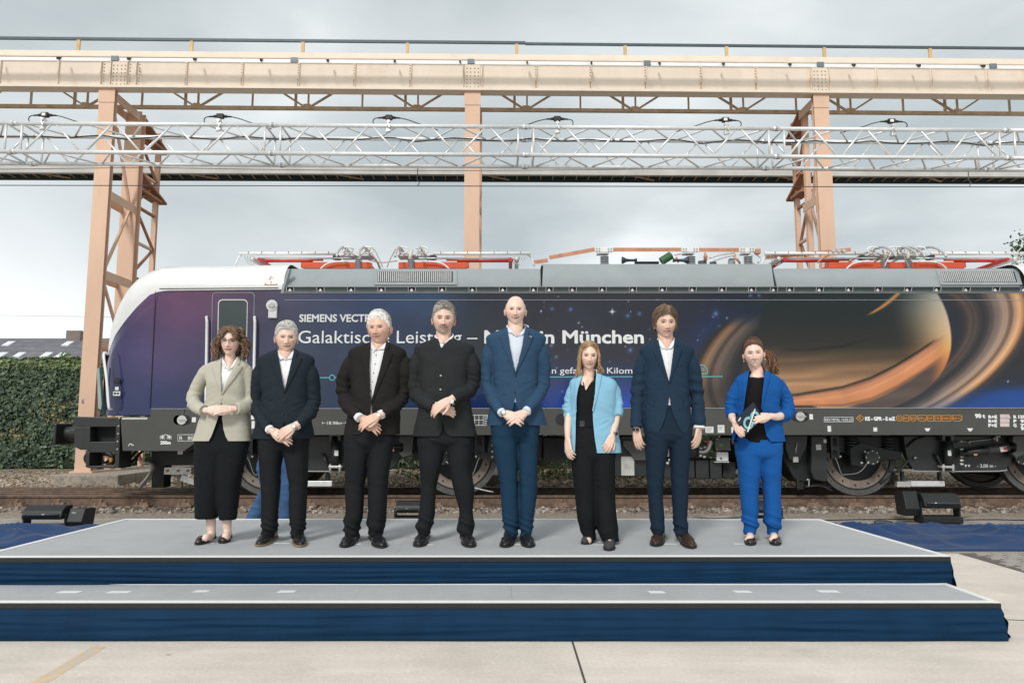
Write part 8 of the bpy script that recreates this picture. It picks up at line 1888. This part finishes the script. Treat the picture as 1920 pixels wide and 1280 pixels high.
hands = [make_hand(px(1064.5, 824, -.10), dirpx(1064.5, 824, 1067, 856, -.10, -.13), (-.75, -.66, 0), 1, .90, (20, 24, 22, 10), 2, 24, o6['skin']), make_hand(px(1147.5, 818, -.115), dirpx(1148, 818, 1138, 842, -.115, -.15), (.25, -.95, .1), -1, .92, (38, 42, 30, 20), 4, 40, o6['skin'])]
arms = [([qs6[0][0], qs6[0][len(qs6[0])//2]]+fa1[0], [.034, .033]+fa1[1]), ([qs6[1][0], qs6[1][len(qs6[1])//2]]+fa2[0], [.036, .034]+fa2[1])]
neck = ([hc+Vector((0, .015, -.02)), hc+Vector((0, .016, -.065)), px(1104, 701, .0), px(1103, 712, -.005), px(1102, 728, -.012), px(1101, 745, -.02)], [.042, .045, .046, .050, .072, .08])
ft = [([px(1090, 860), px(1096, 940, -.01), px(1105, 1003, -.0), G(1102, 1014, ZU+.03)], [.06, .05, .03, .028]), ([px(1132, 860), px(1137, 950, -.05), px(1143, 1010, -.10), G(1143, 1024, ZU+.03)], [.06, .05, .03, .028])]
bd = inner_body(hb, neck, [(r_[0]+2, r_[1]+6, r_[2]-6, max(.03, r_[3]-.03)) for r_ in [(712, 1080, 1142, .075), (740, 1075, 1148, .1), (785, 1077, 1143, .09), (850, 1074, 1150, .1)]], arms, ft, hands, o6['skin'], YP)
fine = MB(); [fine.tube(cr(a, 5), crs(b_, 5), 20) for a, b_ in (fa1, fa2)]; fine.c = [o6['skin']]*len(fine.v); bd.join(fine)
ch = MB(); ch.ell(px(1100, 722, -.035), (.075, .045, .085), 24, 14); ch.c = [tuple(np.array(o6['skin'])*.97)]*len(ch.v); bd.join(ch)
bd.build('body', skinm, p6, smooth=True, colors=True)
watch(px(1151, 812, -.10), dirpx(1152, 800, 1149, 814), .0265, p6, M['rubber'], M['groove'], (.6, -1, 0))
bc = (.36, .23, .125); hs6 = hair_shell(geo, S_, Mt, lambda a, sg, q: np.interp(a, [0, .5, .85, 1.2, 1.6, math.pi], [.078, .070, .045, .0, -.09, -.10]), lambda q: .010+.006*ss(.02, .1, q[:, 2]), bc, 14, strands=500, slen=.07, comb=lambda p: np.array([np.sign(p[0]+.004)*.8, .1, -.7]), par=p6, amp=.002, lift=.002)
b = MB(); rg = np.random.default_rng(8)
for i in range(420):
    side = rg.choice([-1, 1], p=[.5, .5]); yy = rg.uniform(-.062, .075); a = Mt @ (Vector((side*rg.uniform(.0, .02), yy*.6, .122-.2*abs(yy)*.4))*S_); c_ = Mt @ (Vector((side*rg.uniform(.068, .083), yy, rg.uniform(.01, .04)))*S_)
    if side < 0: e_ = px(rg.uniform(1078, 1091), rg.uniform(697, 707), .03+yy*.5-.06*(yy < .02))
    else: e_ = px(rg.uniform(1119, 1133), rg.uniform(692, 700), .03+yy*.5-.05*(yy < .02))
    md = Mt @ (Vector((side*rg.uniform(.074, .088), yy*1.05, -.05))*S_)
    b.tube(cr([a, c_, md, e_], 6), [.0036*rg.uniform(.7, 1.2)*(1-.35*k/18) for k in range(19)], 4, False, None, tuple(np.array(bc)*rg.uniform(.6, 1.45)))
b.build('hair', HAIRM, p6, smooth=True, colors=True)

# ---- eighth: woman in bright blue suit holding a card
roy = fabric('bright_blue_suit_cloth', (.008, .085, .30)); blk8 = fabric('black_top_cloth', (.008, .008, .009))
p8 = thing('person', (P(1424, 900, YP).x, YP, ZU+.0045), 'laughing woman with brown ponytail in bright blue suit holding a dark card', 'person')
o8 = dict(skin=(0.810, 0.572, 0.473), brow=(.22, .13, .09), browk=.5, smile=1.0, teeth=.0046, lip=(.46, .16, .14), fem=1, squint=.5, noears=0, wide=1.04)
hb, geo, S_, Mt, hc = build_head(p8, 1414.5, 637, 690.5, -16, o8, -4)
T = Torso([std(695, 1403, 1434, .050), std(701, 1392, 1446, .066), std(707, 1383, 1458, .080), std(718, 1379, 1465, .096), std(740, 1380, 1462, .112), std(760, 1383, 1459, .110), std(780, 1383, 1461, .104), std(805, 1378, 1466, .112), std(827, 1374, 1470, .118)], YP)
op = [(695, 1404.5, 1434.5), (715, 1401, 1433), (745, 1396.5, 1430), (765, 1394, 1429), (785, 1391, 1431), (805, 1384, 1434), (818, 1378.5, 1438), (827, 1375.5, 1446)]
SL8 = [[(1388, 715, .01, 8.5), (1381, 730, .01, 11.5), (1373, 750, .02, 11.5), (1370, 768, .0, 11), (1374, 780, -.04, 10)], [(1458, 714, .01, 9), (1466, 730, .01, 12), (1474, 750, .02, 12), (1477, 768, .0, 12.5), (1472, 778, -.04, 12), (1463, 782, -.09, 11)]]
jk, (ol, or_), qs8 = jacket(T, op, SL8, 8, grow=.006, sw=1.4, m_=roy, par=p8, name='blazer')
for side in (-1, 1): lapel(T, ol if side < 0 else or_, side, 696, 698, 768, 8, 11, 10, roy, jk, notch=False, grow=.012)
Ts = Torso([std(708, 1400, 1438, .066), std(714, 1388, 1452, .078), std(740, 1386, 1456, .104), std(765, 1388, 1453, .10), std(800, 1384, 1455, .106), std(829, 1386, 1448, .100)], YP, 2.5, 30)
tp_ = blouse(Ts, blk8, p8, 15, nm='top')
for a in (((1409, 712), (1406, 728), (1405, 742)), ((1429, 711), (1431, 726), (1431, 740))): seam('neck_pleat', Ts, a, blk8, tp_, .008, .003)
tb = trousers([std(800, 1388, 1455, .085), std(825, 1380, 1464, .10), std(850, 1379.5, 1466, .118), std(868, 1383, 1464, .10)], [[(830, 1378, 1426), (878, 1384, 1426), (905, 1386, 1422), (927, 1387.5, 1420.7), (966, 1391, 1420.7), (990, 1394, 1419), (1001, 1396, 1416)], [(830, 1421, 1466.5), (878, 1425, 1464), (905, 1429, 1463), (927, 1431, 1462.7), (966, 1431.5, 1464), (990, 1436, 1461.5), (1002, 1439.5, 1458.5)]], YP, 38, fold=1.25)
tb.build('trousers', roy, p8, smooth=True)
for (h, t) in (((1407, 1008), (1407, 1024)), ((1452, 1008), (1455, 1024))):
    hp = G(h[0], h[1], ZU); tp = G(t[0], t[1], ZU); shoe(p8, (hp.x, hp.y, 0), (tp.x, tp.y, 0), .088, .06, 'flat', pump)
f1 = ([px(1372, 775, -.02), px(1373, 784, -.08), px(1377, 790, -.15)], [.030, .028, .022]); f2 = ([px(1474, 776, -.04), px(1458, 781, -.11), px(1446, 780, -.17)], [.033, .030, .023])
hands = [make_hand(px(1378, 792, -.155), dirpx(1378, 792, 1386, 806, -.155, -.205), (-.55, -.8, -.15), 1, .86, (40, 50, 40, 20), 3, 15, o8['skin']), make_hand(px(1441, 780, -.185), dirpx(1441, 780, 1421, 782, -.185, -.225), (.0, -1, .4), -1, .88, (22, 34, 30, 14), 6, 20, o8['skin'])]
arms = [([qs8[0][0], qs8[0][len(qs8[0])//2]]+f1[0], [.034, .033]+f1[1]), ([qs8[1][0], qs8[1][len(qs8[1])//2]]+f2[0], [.036, .034]+f2[1])]
neck = ([hc+Vector((0, .015, -.02)), hc+Vector((0, .016, -.065)), px(1420, 697, .0), px(1419, 708, -.005), px(1419, 722, -.008)], [.043, .048, .048, .060, .08])
ft = []
for (ku, au, tu) in ((1402, 1406, 1406.5), (1448, 1450, 1453)):
    g_ = G(tu, 1020, ZU+.02); ft.append(([px(ku, 870), px(ku+2, 960, .01), px(au, 1002, .02), Vector(((px(au, 1005).x+g_.x)/2, (YP+g_.y)/2, ZU+.055)), Vector((g_.x, g_.y+.10, ZU+.030))], [.062, .045, .031, .028, .018]))
bd = inner_body(hb, neck, [(r_[0]+2, r_[1]+6, r_[2]-6, max(.03, r_[3]-.03)) for r_ in [(712, 1388, 1452, .078), (740, 1386, 1456, .104), (780, 1388, 1455, .1), (850, 1385, 1460, .1)]], arms, ft, hands, o8['skin'], YP)
fine = MB(); [fine.tube(cr(a[2:] if len(a) > 3 else a, 5), crs(b_[2:] if len(a) > 3 else b_, 5), 20) for a, b_ in (f1, f2, ft[0], ft[1])]; ch = MB(); ch.ell(px(1419.5, 707, -.03), (.058, .040, .036), 24, 12); fine.join(ch); fine.c = [o8['skin']]*len(fine.v); bd.join(fine); bd.build('body', skinm, p8, smooth=True, colors=True)
hc8 = (.115, .058, .034)
hair_shell(geo, S_, Mt, lambda a, sg, q: np.interp(a, [0, .5, .85, 1.15, 1.5, 2.0, math.pi], [.072, .066, .050, .020, -.005, -.02, -.05]), lambda q: .008+.010*ss(.02, .1, q[:, 2]), hc8, 17, strands=600, slen=.08, comb=lambda p: np.array([0, 1., -.1]), par=p8, amp=.0025, lift=.003)
b = MB(); rg = np.random.default_rng(12); root = Mt @ (Vector((.02, .10, .012))*S_)
for i in range(300):
    r1 = Vector(rg.normal(0, .012, 3)); e_ = px(rg.uniform(1440, 1461), rg.uniform(688, 703), rg.uniform(-.02, .10)) if rg.random() < .8 else px(rg.uniform(1434, 1450), rg.uniform(672, 692), .05); md = px(rg.uniform(1440, 1453), rg.uniform(662, 674), rg.uniform(.03, .11))
    t1 = root+Vector((rg.uniform(.01, .045), rg.uniform(-.0, .03), rg.uniform(.0, .03))); cc = np.array(hc8)*rg.uniform(.6, 1.6) if rg.random() < .75 else np.array((.27, .14, .075))
    b.tube(cr([root+r1*.6, t1+r1, md, e_], 6), [.0034*rg.uniform(.7, 1.3)*(1-.6*(k/18)**2) for k in range(19)], 4, False, None, tuple(cc))
b.build('ponytail', HAIRM, p8, smooth=True, colors=True)
for sg in (-1, 1):
    b = MB(); c = Mt @ (Vector((sg*.082, .002, -.050))*S_); b.ell(c, (.005, .005, .008), 8, 6); b.build('earring', M['steel'], p8)
# the card she holds
c0 = [(1412.8, 753.5), (1431.5, 784), (1397.5, 814.5), (1378.5, 786)]
q = [P(u, v, YP-.215+.0*k) for k, (u, v) in enumerate(c0)]; cc = sum(q, Vector())/4
cdm = mat('dark_navy_card', (.008, .014, .028), .4); th = thing('presentation_card', cc, 'dark navy card with a pale turquoise looped logo held by the woman in bright blue', 'card')
b = MB(); b.prism(q, (0, .008, 0)); b.build('card', cdm, th, recalc=True)
ax = (q[1]-q[0]); ay_ = (q[3]-q[0]); 
def cpt(a, b_): return q[0]+ax*a+ay_*b_+Vector((0, -.003, 0))
teal = mat('pale_turquoise_print', (.22, .50, .52), .5, var=0); b = MB()
wax, way = ax.normalized(), ay_.normalized()
for (ca, cb, r0, st_, en) in ((.62, .62, .036, 0, 17), (.60, .27, .030, 0, 17)):
    c = cpt(ca, cb); pts = [c+wax*(r0*math.cos(k*.3927))+way*(r0*math.sin(k*.3927)) for k in range(st_, en)]; b.grid([[c+wax*(rr*math.cos(k*.2))+way*(rr*math.sin(k*.2)) for k in range(32)] for rr in (r0-.009, r0+.009)])
b.build('logo_loop', teal, th)
b = MB(); b.bar(cpt(.93, .84), cpt(.32, .10), .004, .009, up=wax); b.build('logo_stroke', M['label'], th); b = MB(); b.bar(cpt(.18, .93), cpt(.12, .78), .003, .008, up=wax); b.build('card_tab', M['label'], th)

# ---- someone in jeans behind the stage, mostly hidden by the second man
YC_ = 8.6; YJ = 8.6; jean = fabric('blue_denim', (.05, .11, .23), .9, 500); sj_ = fabric('denim_shirt', (.035, .075, .16), .9, 500)
pj = thing('person', (P(512, 900, YJ).x, YJ, 0), 'person in blue jeans behind the stage, almost hidden by the man in dark navy', 'person')
oj = dict(skin=SK, smile=.1); a = P(535, 668, YJ); hb, geo, S_, Mt, hc = build_head(pj, 530, 655, 690, 0, oj, 0, 0, YJ)
k_ = YJ/YP
tj = Torso([std(694, 518, 542, .05), std(702, 503, 557, .08), std(715, 498, 562, .1), std(760, 500, 558, .11), std(800, 494, 556, .11), std(842, 486, 556, .11)], YJ, 2.5, 30)
b = MB(); b.grid([[tj.pt(j, t) for t in np.linspace(0, 2*math.pi, 40, endpoint=False)] for j in range(tj.nz)], True); sh_ = b.build('shirt', sj_, pj, smooth=True)
ZJ = lambda z, u: z
b = MB(); legs_ = [([P(508, 842, YJ), P(500, 880, YJ-.05), P(503, 915, YJ-.05), P(489, 945, YJ+.05), P(472, 985, YJ+.05), P(470, 1008, YJ+.05)], [.125, .110, .085, .085, .095, .09]), ([P(532, 842, YJ), P(541, 880, YJ+.02), P(538, 930, YJ), P(534, 970, YJ), P(533, 1000, YJ)], [.12, .10, .08, .075, .075])]
for pts, r_ in legs_: b.tube(cr(pts, 6), crs(r_, 6), 24)
b.ell(P(520, 840, YJ), (.20, .12, .13), 20, 12); r_ = remesh(b, .012, 2); wrinkle(r_, lambda v, n: .010*((1-np.abs(noise3(v*np.array([5, 5, 12]), seed=3)))**2-.4)+.005*noise3(v*14, seed=8)); r_.build('jeans', jean, pj, smooth=True)
arms_ = [([P(500, 715, YJ), P(492, 760, YJ), P(500, 800, YJ-.15)], [.05, .045, .03]), ([P(560, 715, YJ), P(566, 760, YJ), P(560, 800, YJ-.1)], [.05, .045, .03])]
for pts, r2 in arms_: b = MB(); b.tube(cr(pts, 5), [x*1.25 for x in crs(r2, 5)], 20); b.build('sleeve', sj_, sh_, smooth=True)
hands = [make_hand(P(503, 806, YJ-.16), (.2, -.2, -1), (-.3, -1, 0), 1, .95, skin=SK, vox=.006), make_hand(P(558, 806, YJ-.1), (-.2, -.2, -1), (.3, -1, 0), -1, .95, skin=SK, vox=.006)]
bd = inner_body(hb, ([hc, hc+Vector((0, .01, -.06)), P(530, 694, YJ), P(530, 704, YJ)], [.05, .055, .058, .07]), [(r0[0]+3, r0[1]+4, r0[2]-4, r0[3]*.8) for r0 in [(702, 503, 557, .08), (760, 500, 558, .11), (842, 486, 556, .11)]], arms_, [(a_, [x*.7 for x in b_]) for a_, b_ in legs_], hands, SK, YJ); bd.build('body', skinm, pj, smooth=True, colors=True)
hair_shell(geo, S_, Mt, short_hl(), lambda q: .014+0*q[:, 0], (.08, .05, .03), 22, strands=100, par=pj)
for u_, ty_ in ((470, 1.0), (533, 1.0)):
    c = P(u_, 1000, YJ+.05*(u_ < 500)); b = MB(); rows = []
    for j in range(13):
        t = j/12; w_ = np.interp(t, [0, .1, .5, .8, 1], [.03, .04, .042, .05, .015]); h_ = np.interp(t, [0, .3, .6, 1], [.09, .10, .06, .02]); rows.append([(c.x+w_*math.cos(q_), c.y+.08-.30*t, .004+h_*max(0, math.sin(q_))) for q_ in np.linspace(0, 2*math.pi, 14, endpoint=False)])
    b.grid(rows, True, None, True, True); b.build('shoe', leather, pj, smooth=True, recalc=True)
YC_ = YP
